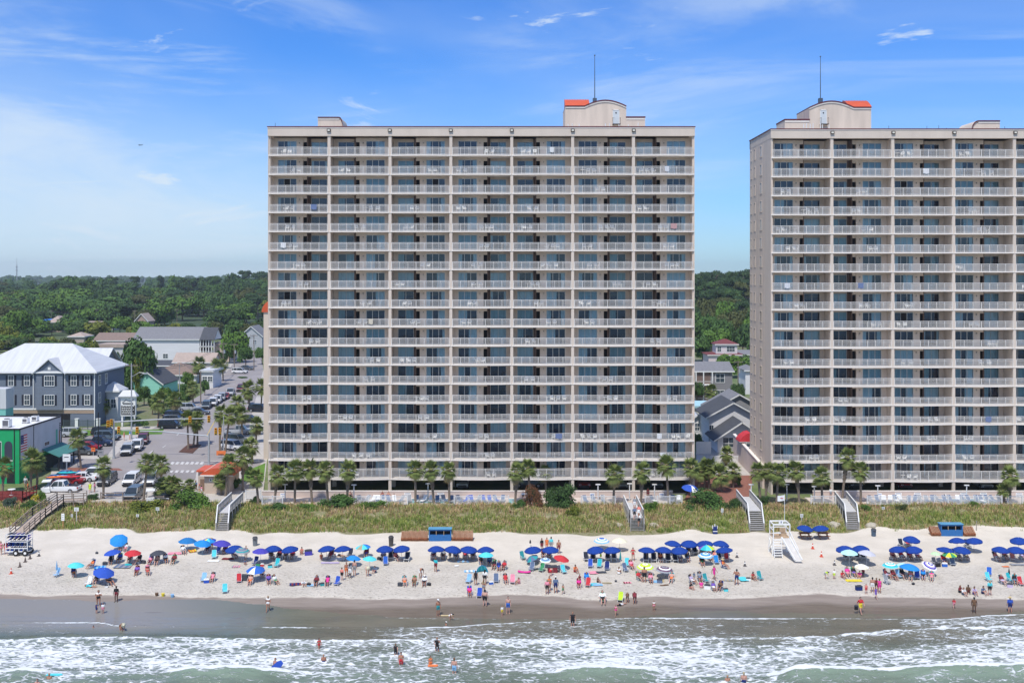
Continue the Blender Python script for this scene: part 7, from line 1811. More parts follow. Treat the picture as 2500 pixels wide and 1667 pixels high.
b = MB(); z1 = 4.1; b.add([(0.05, 7.5, z1), (0.05, D, z1), (3.0, D+.2, 2.9), (3.0, 7.3, 2.9), (0.05, 7.5, z1-.12), (0.05, D, z1-.12), (3.0, D+.2, 2.78), (3.0, 7.3, 2.78)], [(0, 3, 2, 1), (4, 5, 6, 7), (3, 7, 6, 2), (2, 6, 5, 1), (0, 4, 7, 3)]); b.build('porch_roof', mat((.07, .22, .20), .6, .1, 1.5, name='teal_metal'), T)
b = MB()
for y in (7.5, 9.4, 11.3, 13.2, 14.9): b.box(2.75, 2.9, y-.07, y+.07, -.3, 2.85)
b.build('porch_posts', M_BLK, T); b = MB(); b.box(.06, 2.7, 7.5, 7.6, -.3, 1.1); b.box(.05, .1, 7.7, D-.3, -.3, 2.9); b.build('porch_screen', mat((.03, .05, .05), .7, .1, 2), T)
for px, py, w, h_, lab in ((17, 1033, 1.1, 1.2, 'white boxy rooftop fan unit on the bar, nearest the front'), (63, 1023, .9, .8, 'white rooftop air conditioner with grille on the bar, left one'), (86, 1018, .9, .8, 'white rooftop air conditioner with grille on the bar, right one')):
    Y = 164+(1033-py)*.45; q = Vector((X(px, Y), Y, z0+top-.2)); b = MB(); b.box(-w/2, w/2, -w/2, w/2, .12, h_+.1, 0); b.box(-w/2+.1, w/2-.1, -w/2-.02, -w/2, .25, h_-.05, 1); b.cone((0, 0, h_+.1), (0, 0, h_+.2), w*.38, w*.38, 12, 1); b.box(-w/2, -w/2+.1, -w/2, w/2, 0, .12, 1); b.box(w/2-.1, w/2, -w/2, w/2, 0, .12, 1)
    simple('rooftop_unit', lab, 'air conditioner', q, b, [M_WHITE, mat((.12, .12, .13), .6, .1, 3)])
# red deck of the bar
M_REDW = mat((.20, .035, .03), .8, .15, 2, name='red_wood'); p = G(30, 1222); T = thing('bar_deck', 'dark red wooden deck with railings in front of green bar', 'deck', p)
b = MB(); b.box(-6, 2.0, -1.0, 3.5, .5, .62); b.build('floor', M_REDW, T)
b = MB()
for z in (1.15, 1.6): b.bar((-6, -1, z), (2, -1, z), .08); b.bar((2, -1, z), (2, 3.5, z), .08)
for i in range(9): b.bar((-6+i, -1, -.6), (-6+i, -1, 1.65), .1)
for i in range(40): b.bar((-6+.2*i, -1, .6), (-6+.2*i, -1, 1.55), .035)
for i in range(5): b.bar((2, -1+1.1*i, -.6), (2, -1+1.1*i, 1.65), .1)
b.build('railing', M_REDW, T); b = MB(); b.box(-6, 2, -1.03, -1.0, -.6, .5); b.build('skirting', M_REDW, T)
b = MB(); b.cone((-.6, 1, 1.45), (-.6, 1, 1.5), .55, .55, 14); b.cone((-.6, 1, .6), (-.6, 1, 1.45), .05, .05, 6); b.cone((-.6, 1, .62), (-.6, 1, .66), .3, .3, 10)
simple('deck_table', 'round pale table on the red bar deck', 'table', p, b, M_PLAS)
# teal corner building
T, w, ze, zr, s, p = house('pale turquoise building corner at the left edge above the bar', -60, 14, 1040, 998, 949, 3, (.20, .52, .46), 'white', 'flat', 'building', 'building', trim=False, Yf=196, siding=False, ov=.1)
# blue-grey hotel house
up = [(px, 929, 1.0, 2.0, 1, 1) for px in (-22, 27, 66, 180, 213)]+[(123, 929, 1.9, 2.0, 1, 3)]
lo_ = [(px, 976, 1.0, 2.0, 1, 1) for px in (-22, 28, 66, 180, 213)]+[(123, 976, 1.9, 2.0, 1, 3)]
T, w, ze, zr, s, p = house('large blue-grey house with white hipped metal roof and dark shutters', -80, 231, 1036, 909, 838, 16, (.16, .19, .24), 'white', 'hip', wins=up+lo_, swins=((2.5, 8.2, 1.0, 2.0), (6, 8.2, 1.0, 2.0), (2.5, 4.6, 1.0, 2.0)), Yf=210, ov=.7)
b = MB(); zq = HC-(1000-HOR)/s-p.z; b.box(-.1, w+.12, -.12, -.002, zq, zq+.3); b.build('white_band', M_WHITE, T)
b = MB(); zq2 = HC-(1009-HOR)/s-p.z; b.box(0, w, -.06, -.002, zq2, zq); b.build('tan_band', wallm((.36, .27, .20)), T)
b = MB(); b.box(2, w-5, -.05, -.002, .1, zq2-.1); b.build('garage_openings', M_DARK, T)
b = MB()
for px in (82, 159): xx = (px-(-80))/s; b.box(xx-.07, xx+.07, -.16, -.07, zq, ze)
b.box(w-.05, w+.1, -.16, -.02, 0, ze); b.build('downpipes', M_WHITE, T)
gx = (123+80)/s; gz = HC-(879-HOR)/s-p.z; b = MB(); b.prism([(gx-2.9, ze-.1), (gx+2.9, ze-.1), (gx, gz)], 'y', -.5, 5.0); b.box(gx-2.7, gx+2.7, -.45, 0, zq, ze-.1); g_ = b.build('gable_bay', wallm((.17, .20, .25), siding=True), T)
b = MB()
for sg in (-1, 1): b.add([(gx+sg*3.4, -.95, ze-.35), (gx, -.95, gz+.12), (gx, 5.2, gz+.12), (gx+sg*3.4, 5.2, ze-.35), (gx+sg*3.4, -.95, ze-.13), (gx, -.95, gz+.34), (gx, 5.2, gz+.34), (gx+sg*3.4, 5.2, ze-.13)], [(0, 1, 2, 3), (4, 5, 6, 7), (0, 1, 5, 4), (0, 3, 7, 4)])
b.build('roof', ROOFS['white'], g_); b = MB(); b.box(gx-.28, gx+.28, -.56, -.50, ze+.55, ze+1.1); b.build('gable_vent', M_WHITE, g_)
# push the two middle windows onto the bay
for c in T.children:
    if c.name.startswith('window') and abs(sum(v.co.x for v in c.data.vertices)/len(c.data.vertices)-gx) < .5: c.location.y = -.455
T, w, ze, zr, s, p = house('white-roofed rear wing of grey house with a gable end toward the street', 176, 249, 1020, 892, 851, 9, (.17, .20, .25), 'white', 'gx', Yf=228, ov=.8, swins=((2.5, 9, 1.0, 1.9), (2.5, 5.5, 1.0, 1.9)))
T, w, ze, zr, s, p = house('small white two-storey porch with faceted white roof beside the grey house', 250, 288, 1020, 955, 932, 4, (.60, .61, .63), 'white', 'hip', 'porch', 'porch', Yf=216, ov=.5, wins=((262, 985, 1.0, 1.8), (277, 985, 1.0, 1.8)))
# monument sign
p = G(314, 1040); T = thing('monument_sign', 'tall roadside sign with white peaked roof and black letter board', 'sign', p); s = F/p.y; hz = lambda py: HC-(py-HOR)/s-p.z
w = 36/s
b = MB(); b.box(-w/2, w/2, -.3, .3, hz(1015), hz(969), 0); b.box(-w/2+.1, -w/2+.4, -.2, .2, -.3, hz(1015), 0); b.box(w/2-.4, w/2-.1, -.2, .2, -.3, hz(1015), 0); b.build('cabinet', M_WHITE, T)
roof_part(T, 'hip', -w/2, w/2, -.4, .4, hz(968), hz(952), ROOFS['white'], .35)
b = MB(); b.box(-w/2+.1, w/2-.1, -.34, -.3, hz(1012), hz(989), 0)
for i in range(5):
    z = lerp(hz(990.5), hz(1008), i/4); x = -w/2+.25
    while x < w/2-.5:
        l_ = rl.uniform(.12, .35); b.box(x, min(x+l_, w/2-.2), -.36, -.34, z-.10, z+.06, 1); x += l_+.1
b.build('letter_board', [M_BLK, M_WHITE], T)
b = MB(); b.path([(-w*.4, -.32, hz(983)), (-w*.15, -.33, hz(976)), (w*.15, -.33, hz(979)), (w*.4, -.32, hz(974))], .05, 5); b.box(-w*.35, w*.35, -.33, -.302, hz(986), hz(983)); b.build('scroll_emblem', M_BLK, T)
# restroom pavilion with red roofs
T, w, ze, zr, s, p = house('small beige restroom pavilion with curved red metal roofs', 499, 560, 1207, 1150, 1134, 5.5, (.56, .45, .36), 'white', 'flat', 'building', 'restroom_pavilion', trim=False, siding=False, ov=.0)
for c in list(T.children):
    if c.name.startswith('roof'): bpy.data.objects.remove(c)
ze = HC-(1158-HOR)/s-p.z
b = MB(); po = [(-.5, ze-.05), (-.5, ze+.12)]+[(-.5+(w+1.2)*t, ze+.12+(.95*math.sin(math.pi*min(1, t*1.15)*.86))) for t in [i/10 for i in range(1, 10)]]+[(w+.7, ze+.0), (w+.7, ze-.15)]; b.prism(po, 'y', -.5, 6.0); b.build('roof', M_RED, T)
b = MB(); b.bar((-.5, -.55, ze-.05), (w+.7, -.55, ze-.1), .08, .18); b.build('fascia_trim', M_SLAB, T)
b = MB(); b.box(-1.3, 0, 1.2, 5, -.4, ze+.2); b.build('entry_wall', wallm((.55, .45, .36)), T); b = MB(); b.box(-1.5, .6, .9, 5.2, ze+.2, ze+.45); b.build('entry_roof', M_RED, T)
b = MB(); b.box(-1.0, -.15, 1.15, 1.19, 0, 2.1); b.build('door', mat((.26, .17, .12), .7, .1, 2), T)
for x in (.75, 1.5): b = MB(); b.box(x, x+.42, -.04, -.003, 2.0, 2.45, 0); b.box(x+.12, x+.3, -.05, -.04, 2.1, 2.35, 1); b.build('pictogram_sign', [M_WHITE, M_BLK], T)
# white motel
T, w, ze, zr, s, p = house('long white motel with grey roof and a gabled porch end', 327, 487, 884, 829, 799, 14, (.66, .66, .68), 'grey', 'gx', 'motel', 'motel', wins=((404, 869, 1.6, 1.4),), ov=.5)
b = MB(); q = 33/s
for i in range(6): x = w+.5+i*(q/5); b.box(x-.12, x+.12, -.5, -.3, -.3, ze)
for z in (0.1, ze*.36, ze*.68): b.box(w, w+q+.6, -.5, 12, z, z+.2)
b.build('porch', M_WHITE, T); b = MB(); b.box(w+.01, w+.4, .5, 13, .3, ze-.2); b.build('porch_shade', M_BROWN, T)
roof_part(T, 'gx', w+.7, w+q+.4, -.6, 9, ze, zr, ROOFS['dark'], .4)
b = MB(); b.prism([(-.6, ze), (9, ze), (4.2, zr-.1)], 'x', w+q+.35, w+q+.45); b.build('gable', M_WHITE, T)
b = MB(); 
for z in (.9, ze*.36+.9): b.box(w+.2, w+q+.6, -.52, -.48, z, z+.1); [b.box(w+.3+.35*i, w+.36+.35*i, -.52, -.48, z-.8, z) for i in range(int(q/.35))]
b.build('porch_railing', M_WHITE, T)
house('low brown-roofed building left of the motel', 229, 326, 862, 832, 813, 12, (.45, .38, .34), 'brown', 'gx', Yf=365)
house('flat grey-roofed annex in front of the brown-roofed building', 242, 300, 866, 848, 840, 8, (.55, .55, .55), 'tan', 'flat', Yf=345, trim=False)
house('mint green gabled cottage with dark roof', 318, 396, 965, 938, 907, 12, (.28, .62, .50), 'dark', 'gy', wins=((341, 921, .7, .8, 0, 0),), Yf=258)
house('white cottage with broad brown hipped roof', 365, 478, 938, 916, 885, 12, (.62, .63, .66), 'brown', 'hip', wins=((424, 924, 1.6, 1.0), (440, 924, 1.2, 1.0)), Yf=285)
house('grey-roofed house behind the brown hipped roof', 350, 470, 905, 893, 880, 10, (.5, .5, .5), 'dark', 'gx', Yf=312)
house('tan-roofed shed below the motel end', 424, 520, 905, 885, 862, 8, (.55, .50, .46), 'tan', 'gx', Yf=306)
house('small white two-storey shop with open balcony by the palms', 492, 520, 945, 908, 903, 8, (.66, .66, .66), 'white', 'flat', Yf=275, wins=((500, 925, 1.2, 1.2), (513, 925, 1.2, 1.2)), trim=False)
house('light grey gabled house near the tower, behind power lines', 586, 640, 862, 822, 797, 12, (.42, .44, .47), 'grey', 'gy', Yf=395, wins=((603, 832, 1.3, 1.5), (622, 835, 1.3, 1.5)))
house('tan flat building beyond the motel on the right', 520, 560, 872, 842, 838, 10, (.55, .45, .38), 'tan', 'flat', Yf=350, trim=False)
house('blue-roofed building at the left edge before the woods', -30, 30, 800, 791, 781, 14, (.5, .5, .5), 'blue', 'flat', Yf=520, trim=False); house('blue-roofed building glimpsed between two tree crowns', 96, 122, 800, 790, 781, 14, (.5, .5, .5), 'blue', 'flat', Yf=522, trim=False)
house('tan thatched pavilion roof left of the wood edge', 118, 150, 796, 787, 771, 10, (.4, .32, .27), 'tan', 'hip', Yf=500); house('pale low building with flat roof in front of the woods', 150, 275, 800, 789, 786, 10, (.5, .47, .45), 'tan', 'flat', Yf=515, trim=False); house('tan stepped stone tower roof beside utility pole', 330, 360, 802, 785, 766, 9, (.42, .30, .24), 'tan', 'gy', Yf=480)
house('brown roofed hut among the bushes at left', 168, 205, 832, 822, 811, 8, (.42, .36, .3), 'tan', 'hip', Yf=400)
# right gap
T, w, ze, zr, s, p = house('pink house with maroon roof and a glazed cupola', 1730, 1815, 884, 867, 857, 10, (.62, .52, .52), 'maroon', 'hip', wins=((1757, 878, 2.0, 1.0), (1795, 878, 1.6, 1.0)), Yf=335)
T, w, ze, zr, s, p = house('raised cupola room with maroon roof on top of the pink house', 1748, 1800, 871, 841, 827, 6, (.66, .60, .60), 'maroon', 'hip', 'cupola', 'roof_cupola', wins=((1756, 852, 1.2, 1.6), (1784, 852, 2.6, 1.6, 0, 2)), Yf=336)
T, w, ze, zr, s, p = house('grey two-storey house with white arched windows and porches', 1690, 1788, 990, 907, 884, 11, (.23, .225, .235), 'grey', 'gx', wins=((1758, 923, 2.0, 2.0, 0, 1), (1758, 963, 2.0, 2.0, 0, 1)), Yf=247)
b = MB()
for z in (0.2, 4.2): b.box(-.5, 4.6, -1.9, -.0, z, z+.2)
for x in (.6, 2.4, 4.5): b.box(x-.12, x+.12, -1.9, -1.7, 0, ze)
for z in (1.1, 5.1): b.box(-.5, 4.6, -1.9, -1.84, z, z+.1)
b.build('porch', M_WHITE, T); b = MB(); b.box(-.4, 4.4, -.03, -.003, .5, ze-.2); b.build('porch_shade', M_BROWN, T)
house('pale blue flat roof beside the white gabled houses', 1690, 1745, 1040, 995, 990, 8, (.6, .6, .6), 'lblue', 'flat', Yf=212, trim=False); house('small white cottage with black shutters behind the fence', 1690, 1716, 1070, 1025, 1012, 6, (.68, .68, .69), 'white', 'gy', Yf=197, wins=((1702, 1042, .8, 1.4, 1),))
house('grey gable behind the two white gables', 1737, 1872, 1060, 1002, 963, 9, (.28, .28, .29), 'grey', 'gy', Yf=202)
house('white house with broad dark gabled roof', 1731, 1848, 1092, 1018, 983, 10, (.68, .68, .71), 'dark', 'gy', Yf=188, wins=((1737, 1050, .7, 1.8),), ov=.7)
T, w, ze, zr, s, p = house('white porch front with dark gabled roof, nearest of the gables', 1752, 1868, 1114, 1074, 1030, 7, (.70, .70, .72), 'dark', 'gy', Yf=181, ov=.8, wins=((1779, 1082, 2.0, 2.0, 0, 1), (1815, 1082, 3.0, 2.0, 0, 2), (1779, 1100, 2.0, 1.0, 0, 1), (1815, 1100, 3.0, 1.2, 0, 2)))
house('white house wall with louvres beside the right tower', 1820, 1850, 980, 905, 893, 8, (.7, .7, .72), 'grey', 'hip', Yf=262); house('grey roof glimpsed behind the utility pole', 1800, 1835, 884, 866, 855, 8, (.4, .4, .4), 'grey', 'gx', Yf=345)
T = thing('picket_fence', 'white picket fence with lattice below the white porch', 'fence', (X(1735, 174), 174, zg(174))); b = MB()
for i in range(60): b.box(i*.13, i*.13+.07, -.02, .02, -.2, 1.1)
b.box(0, 7.8, .02, .06, .9, 1.0); b.build('pickets', M_FENCE, T)
T = thing('board_fence', 'tall white board fence behind the left tower corner', 'fence', (X(1700, 180), 180, zg(180))); b = MB(); b.box(0, 2.6, 0, .1, -.3, 2.2); b.build('boards', M_WHITE, T)
# annex ramp wall and red awning at the right tower
T = thing('ramp_wall', 'sloping pink stucco ramp wall running to the right tower', 'wall', (X(1795, 178), 178, zg(178))); b = MB()
q1 = Vector((XA2-.1, 157.5, 0))-Vector((X(1795, 178), 178, 0)); b.add([(0, 0, -.5), (q1.x, q1.y, -1.6), (q1.x, q1.y, 2.2), (0, 0, 3.9), (-.35, 0, -.5), (q1.x-.35, q1.y, -1.6), (q1.x-.35, q1.y, 2.2), (-.35, 0, 3.9)], [(0, 1, 2, 3), (4, 7, 6, 5), (3, 2, 6, 7), (0, 3, 7, 4), (1, 5, 6, 2)]); b.build('wall', M_PINK, T)
b = MB(); b.bar((-.18, 0, 3.95), (q1.x-.18, q1.y, 2.25), .5, .14); b.build('coping', M_SLAB, T)
T = thing('awning', 'red curved awning against the side of the right tower', 'awning', (X(1802, 172), 172, zg(172)+4.0)); b = MB(); b.prism([(0, 0), (1.9, 0), (1.9, 1.5), (1.3, 1.35), (.6, .9), (.15, .4)], 'y', -1, 2); b.build('canvas', cm('red'), T); b = MB(); b.bar((0, -1, 0), (1.9, -1, 0), .07); b.build('frame', M_FRAME, T)
# fences and garage cars screen
M_DFEN = mat((.07, .10, .11), .8, .1, 2, name='dark_fence')
fence(155, 186, 206, 'dark picket fence in front of the grey house, left run', 1.9, zg(206), m=M_DFEN); fence(192, 236, 206, 'dark picket fence in front of the grey house, right run', 1.9, zg(206), m=M_DFEN)
for px in (188, 240): b = MB(); b.box(-.3, .3, -.3, .3, -.3, 2.1); b.box(-.36, .36, -.36, .36, 2.1, 2.25); simple('gate_pillar', 'white square gate pillar of the dark picket fence', 'pillar', (X(px, 206), 206, zg(206)), b, M_WHITE)
def rail_fence(px0, px1, pyb, lab):
    a = G(px0, pyb); c = G(px1, pyb); T = thing('rail_fence', lab, 'fence', a); L_ = (c-a).length; b = MB(); n = max(1, int(L_/2))
    for i in range(n+1): b.box(L_*i/n-.07, L_*i/n+.07, -.07, .07, -.3, 1.1)
    for z in (.45, .95): b.box(0, L_, -.04, .04, z-.06, z+.06)
    b.build('rails', M_OLDW, T)
rail_fence(246, 300, 1219, 'wooden rail fence at the back of the dune, left of the parked cars'); rail_fence(300, 400, 1228, 'low wooden rail fence behind the dune grass')
# ---------------------------------------------------------------- signals, poles, wires
M_GALV = mat((.45, .47, .48), .5, .06, 2, metal=.4, name='galvanised'); M_SIGY = mat((.62, .33, .02), .5, .05, 3, name='signal_yellow'); M_WPOLE = mat((.22, .18, .15), .9, .15, 1, name='pole_timber', stretch=(1, 1, .2))
def signal_head(loc, lab, rz=0):
    T = thing('traffic_light', lab, 'traffic light', loc, rz); b = MB(); b.box(-.22, .22, -.12, .12, -.6, .6); b.build('housing', M_SIGY, T)
    for i, c in enumerate(((.35, .01, .01), (.25, .14, .01), (.01, .10, .05))):
        b = MB(); z = .4-.4*i; b.cone((0, -.14, z), (0, -.12, z), .14, .14, 12, 0); b.build('lens', mat(c, .3, 0, name='lens'), T)
        b = MB(); b.box(-.16, .16, -.3, -.12, z+.14, z+.17); b.build('visor', M_SIGY, T)
def mast(pxb, pyb, pyt, pxe, pye, lab, heads):
    p = G(pxb, pyb); Y = p.y; s = F/Y; H = (pyb-pyt)/s; T = thing('signal_mast', lab, 'signal mast', p); b = MB(); b.cone((0, 0, 0), (0, 0, H), .2, .15, 12); b.cone((0, 0, 0), (0, 0, .3), .3, .3, 10); b.build('pole', M_GALV, T)
    e = Vector(((pxe-pxb)/s, 0, H-(pye-pyt)/s)); b = MB(); b.path([(0, 0, H-.5), (e.x*.5, 0, lerp(H-.3, e.z, .7)), e], [.13, .1, .07], 10); b.build('arm', M_GALV, T)
    for px, py, l_ in heads: signal_head((X(px, Y-.35), Y-.35, HC-(py-HOR)*Y/F), l_)
mast(278, 1119, 1023, 520, 1021, 'grey signal mast with long arm, at the left kerb', ((464, 1024, 'yellow traffic light in the middle of the upper arm'), (510, 1022, 'yellow traffic light at the end of the upper arm'), (264, 1034, 'yellow traffic light left of the left mast pole'), (272, 1031, 'yellow traffic light right beside the left mast pole')))
mast(510, 1136, 1057, 287, 1050, 'grey signal mast with long arm, at the right kerb', ((290, 1049, 'yellow traffic light at the far end of the lower arm'), (335, 1050, 'yellow traffic light along the lower arm, near its left end'), (527, 1052, 'yellow traffic light left of pair on right mast'), (537, 1052, 'yellow traffic light right of pair on right mast')))
def upole(px, pyb, pyt, lab, arms=1, lampc=False, r=.16, m=None, trans=False):
    p = G(px, pyb); s = F/p.y; H = (pyb-pyt)/s; T = thing('utility_pole', lab, 'utility pole', p); b = MB(); b.cone((0, 0, -.3), (0, 0, H), r, r*.7, 8); b.build('pole', m or M_WPOLE, T)
    for i in range(arms): b = MB(); b.box(-1.2, 1.2, -.08, .08, H-.5-i*1.2, H-.36-i*1.2); [b.cone((x, 0, H-.36-i*1.2), (x, 0, H-.1-i*1.2), .05, .04, 6) for x in (-1.1, -.5, .5, 1.1)]; b.build('crossarm', M_WPOLE, T)
    if trans: b = MB(); b.cone((.35, 0, H-3.2), (.35, 0, H-2.2), .26, .26, 12); b.build('transformer', M_GALV, T)
    if lampc: b = MB(); b.path([(0, 0, H*.82), (1.5, 0, H*.88), (2.6, 0, H*.87)], .05, 6); b.box(2.3, 3.0, -.12, .12, H*.86-.05, H*.87+.06); b.build('lamp_arm', M_GALV, T)
    return Vector((p.x, p.y, p.z+H-.3))
W1 = upole(321, 1070, 887, 'tall grey utility pole with street lamp arm near the monument sign', 1, True, m=M_GALV); W2 = upole(240, 1115, 1006, 'black lamp pole beside parked dark cars', 0, m=M_BLK, r=.12)
W3 = upole(329, 812, 757, 'utility pole at the left end of the motel roof'); W4 = upole(377, 795, 751, 'utility pole rising behind the motel roof, left of two'); W5 = upole(432, 800, 754, 'utility pole rising behind the motel roof, right of two')
W6 = upole(490, 985, 905, 'brown utility pole among the palms, left side of street', 0); W7 = upole(545, 920, 836, 'utility pole with transformer left of the far trees', 1, trans=True); W8 = upole(572, 905, 838, 'utility pole with transformer at the street end', 1, trans=True); W9 = upole(620, 905, 816, 'pale utility pole close to the tower edge', 1, trans=True)
W10 = upole(546, 1112, 1015, 'grey lamp pole beside the right mast', 0, m=M_GALV, r=.11); W11 = upole(1802, 960, 880, 'utility pole with transformer between the towers', 1, trans=True); W12 = upole(1790, 850, 800, 'distant utility pole above the cupola house'); W13 = upole(1820, 845, 795, 'pale distant utility pole beside the right tower', trans=True); W14 = upole(45, 812, 792, 'pale stub pole in the bushes at left'); W15 = upole(235, 800, 754, 'distant utility pole in front of the left woods'); W16 = upole(125, 800, 757, 'utility pole with fittings at the far left wood edge'); W17 = upole(438, 1005, 888, 'slim grey street pole in front of the brown roof house', 1, m=M_GALV, r=.1)
def wire(a, c, lab, sag=.8, n=3):
    b = MB(); d = (c-a)
    for k_ in range(n):
        off = Vector((0, 0, -.45*k_)); pts = [a+d*t+off-Vector((0, 0, 4*sag*t*(1-t))) for t in [i/10 for i in range(11)]]; b.path([q-a for q in pts], .035*max(1, a.y/260), 4)
    o = b.build('power_line', M_BLK, None, a); tag(o, lab, 'power line')
wire(W16, W15, 'power lines along the left wood edge', 1.2); wire(W15, W4, 'power lines between the distant pole and the motel', 1.0); wire(W4, W5, 'power lines above the motel roof'); wire(W16, W16+Vector((-45, 0, -1)), 'power lines leaving the left edge of the photo', .6); wire(W5, P(650, 745, 480), 'power lines from the motel roof to the tower edge', 1.0)
wire(W1, W17, 'wires between the street lamp pole and slim grey pole', .4, 2); wire(W17, W7, 'wires above the street palms', .5, 2); wire(W7, W9, 'wires at the end of the street', .4, 2); wire(W11, P(1690, 925, 250), 'wire from the middle utility pole to the left tower', .5, 1); wire(W12, W13, 'wires behind the cupola house', .3, 3); wire(P(1690, 795, 400), W12, 'wires in front of the pine wood', .4, 3)
p = P(41, 690, 1500); T = thing('radio_mast', 'thin lattice radio mast on the horizon at far left', 'mast', (p.x, p.y, zg(1500))); H = HC+(HOR-630)*.6-zg(1500); b = MB()
for i in range(3): a = i*2.09; b.bar((.7*math.cos(a), .7*math.sin(a), 0), (.45*math.cos(a), .45*math.sin(a), H*.8), .3)
b.bar((0, 0, 0), (0, 0, H), .35)
for z in (.62, .72): b.box(-1.3, 1.3, -1, 1, H*z, H*z+1.2)
b.build('lattice', M_GALV, T)
# ---------------------------------------------------------------- street signs and small things
for px, pyb, pyt, w, c, lab in ((163, 1168, 1108, 1.2, 'white', 'white shop sign on a pole beside the bar'), (190, 1140, 1120, .5, 'slate', 'small dark sign on a post by the brick corner'), (540, 1118, 1100, 1.6, 'orange', 'orange road works sign beside the right mast'), (228, 1112, 1092, .7, 'orange', 'orange work sign near the dark sedan'), (246, 1118, 1098, 1.0, 'grey', 'grey board leaning by the left signal mast'), (269, 1218, 1203, 1.1, 'grey', 'grey notice board behind the rail fence')):
    p = G(px, pyb); s = F/p.y; H = (pyb-pyt)/s; T = thing('road_sign', lab, 'sign', p); b = MB(); b.box(-.05, .05, -.05, .05, -.2, H-.1); b.build('post', M_GALV, T); b = MB(); b.box(-w/2, w/2, -.09, -.05, H-min(w, H*.6), H, 0); b.box(-w*.3, w*.3, -.1, -.09, H-w*.45, H-w*.35, 1); b.build('panel', [cm(c), M_BLK], T)
for px, py, h, t, bt_, lab in ((220, 1205, 1.75, 'lime', 'lime', 'person in lime yellow clothes walking in the car park'), (231, 1204, 1.7, 'pink', 'grey', 'person in pink top beside the one in lime'), (478, 1200, 1.75, 'slate', 'black', 'person in slate top outside the restroom door'), (487, 1202, 1.7, 'coral', 'white', 'person in coral top outside the restroom door'), (492, 1206, 1.3, 'pink', 'white', 'child in pink outside the restroom door'), (170, 1203, 1.75, 'navy', 'navy', 'person in navy beside the white pickup'), (303, 1075, 1.7, 'coral', 'orange', 'person in coral waiting under the traffic lights'), (317, 1072, 1.7, 'azure', 'white', 'person in azure waiting under the traffic lights'), (68, 1203, 1.7, 'orange', 'maroon', 'person in orange near the red deck'), (62, 1190, 1.75, 'white', 'grey', 'person in white beside the palm at the bar'), (193, 1170, 1.7, 'blue', 'black', 'person in blue between the parked cars')):
    person(G(px, py), 'W' if h > 1.72 else 'S', t, bt_, rl.uniform(0, 6), h, label=lab)
# ================================================================ PALMS
def frond_crown(seed, nf=34, dry=9):
    r = random.Random(seed); b = MB()
    def fan(el, az, L_, m, droop):
        d = Vector((math.cos(az)*math.cos(el), math.sin(az)*math.cos(el), math.sin(el))); side = d.cross(Vector((0, 0, 1))).normalized(); up = side.cross(d)
        stem = L_*.45; e = d*stem+Vector((0, 0, -droop*.12)); b.bar((0, 0, 0), e, .035, .025, m)
        n = 11
        for i in range(n):
            a = (i/(n-1)-.5)*2.5; q = (d*math.cos(a)+side*math.sin(a)).normalized(); l2 = L_*(.62-.10*abs(a)); w = side*math.cos(a)-d*math.sin(a)
            m1 = e+q*l2*.5+up*.04-Vector((0, 0, droop*.10)); m2 = e+q*l2-Vector((0, 0, droop*(.38+.1*r.random())))
            b.add([e, m1+w*.062, m2, m1-w*.062], [(0, 1, 2, 3)], m)
    for i in range(nf):
        el = lerp(1.25, -.55, (i/nf)**.8)+r.uniform(-.12, .12); fan(el, i*2.4+r.uniform(-.2, .2), r.uniform(1.25, 1.65), 0, .35+.5*max(0, .6-el))
    for i in range(dry): fan(r.uniform(-1.25, -.7), i*2.4+r.random(), r.uniform(1.0, 1.3), 1, .8)
    b.ball((0, 0, -.1), .28, 1, 8, 5); return b.mesh('fronds', [LEAF['palm'], LEAF['palm_dry']])
PALMC = [frond_crown(i, 34 if i % 2 else 30, 9 if i < 2 else 6) for i in range(4)]
M_BOOT = mat((.24, .19, .145), .95, .35, 3, .8, 10, name='palm_boots', stretch=(1, 1, 2))
def palm_trunk(h, seed, rough):
    r = random.Random(seed); b = MB(); n = max(6, int(h/.28)); lean = r.uniform(-.06, .06); R0 = .17
    def c(t): return Vector((lean*h*t*t, .3*lean*h*t, h*t))
    for i in range(n):
        t0, t1 = i/n, (i+1)/n; rr_ = R0*(1.25 if i == 0 else 1)*(1+(.35 if rough and t0 > .4 else -.1)*t0); j = r.uniform(.0, .02)
        b.cone(c(t0), c(t1), rr_, rr_*1.05+j, 9, 0)
        if t0 > (0.45 if rough else .8):
            for k_ in range(5): a = k_*1.257+i*.6; q = c(t1)+Vector((math.cos(a), math.sin(a), 0))*rr_; b.bar(q-Vector((0, 0, .2)), q+Vector((math.cos(a)*.14, math.sin(a)*.14, .12)), .11, .05)
    return b.mesh('trunk', M_BOOT), c(1)
_tr = {}
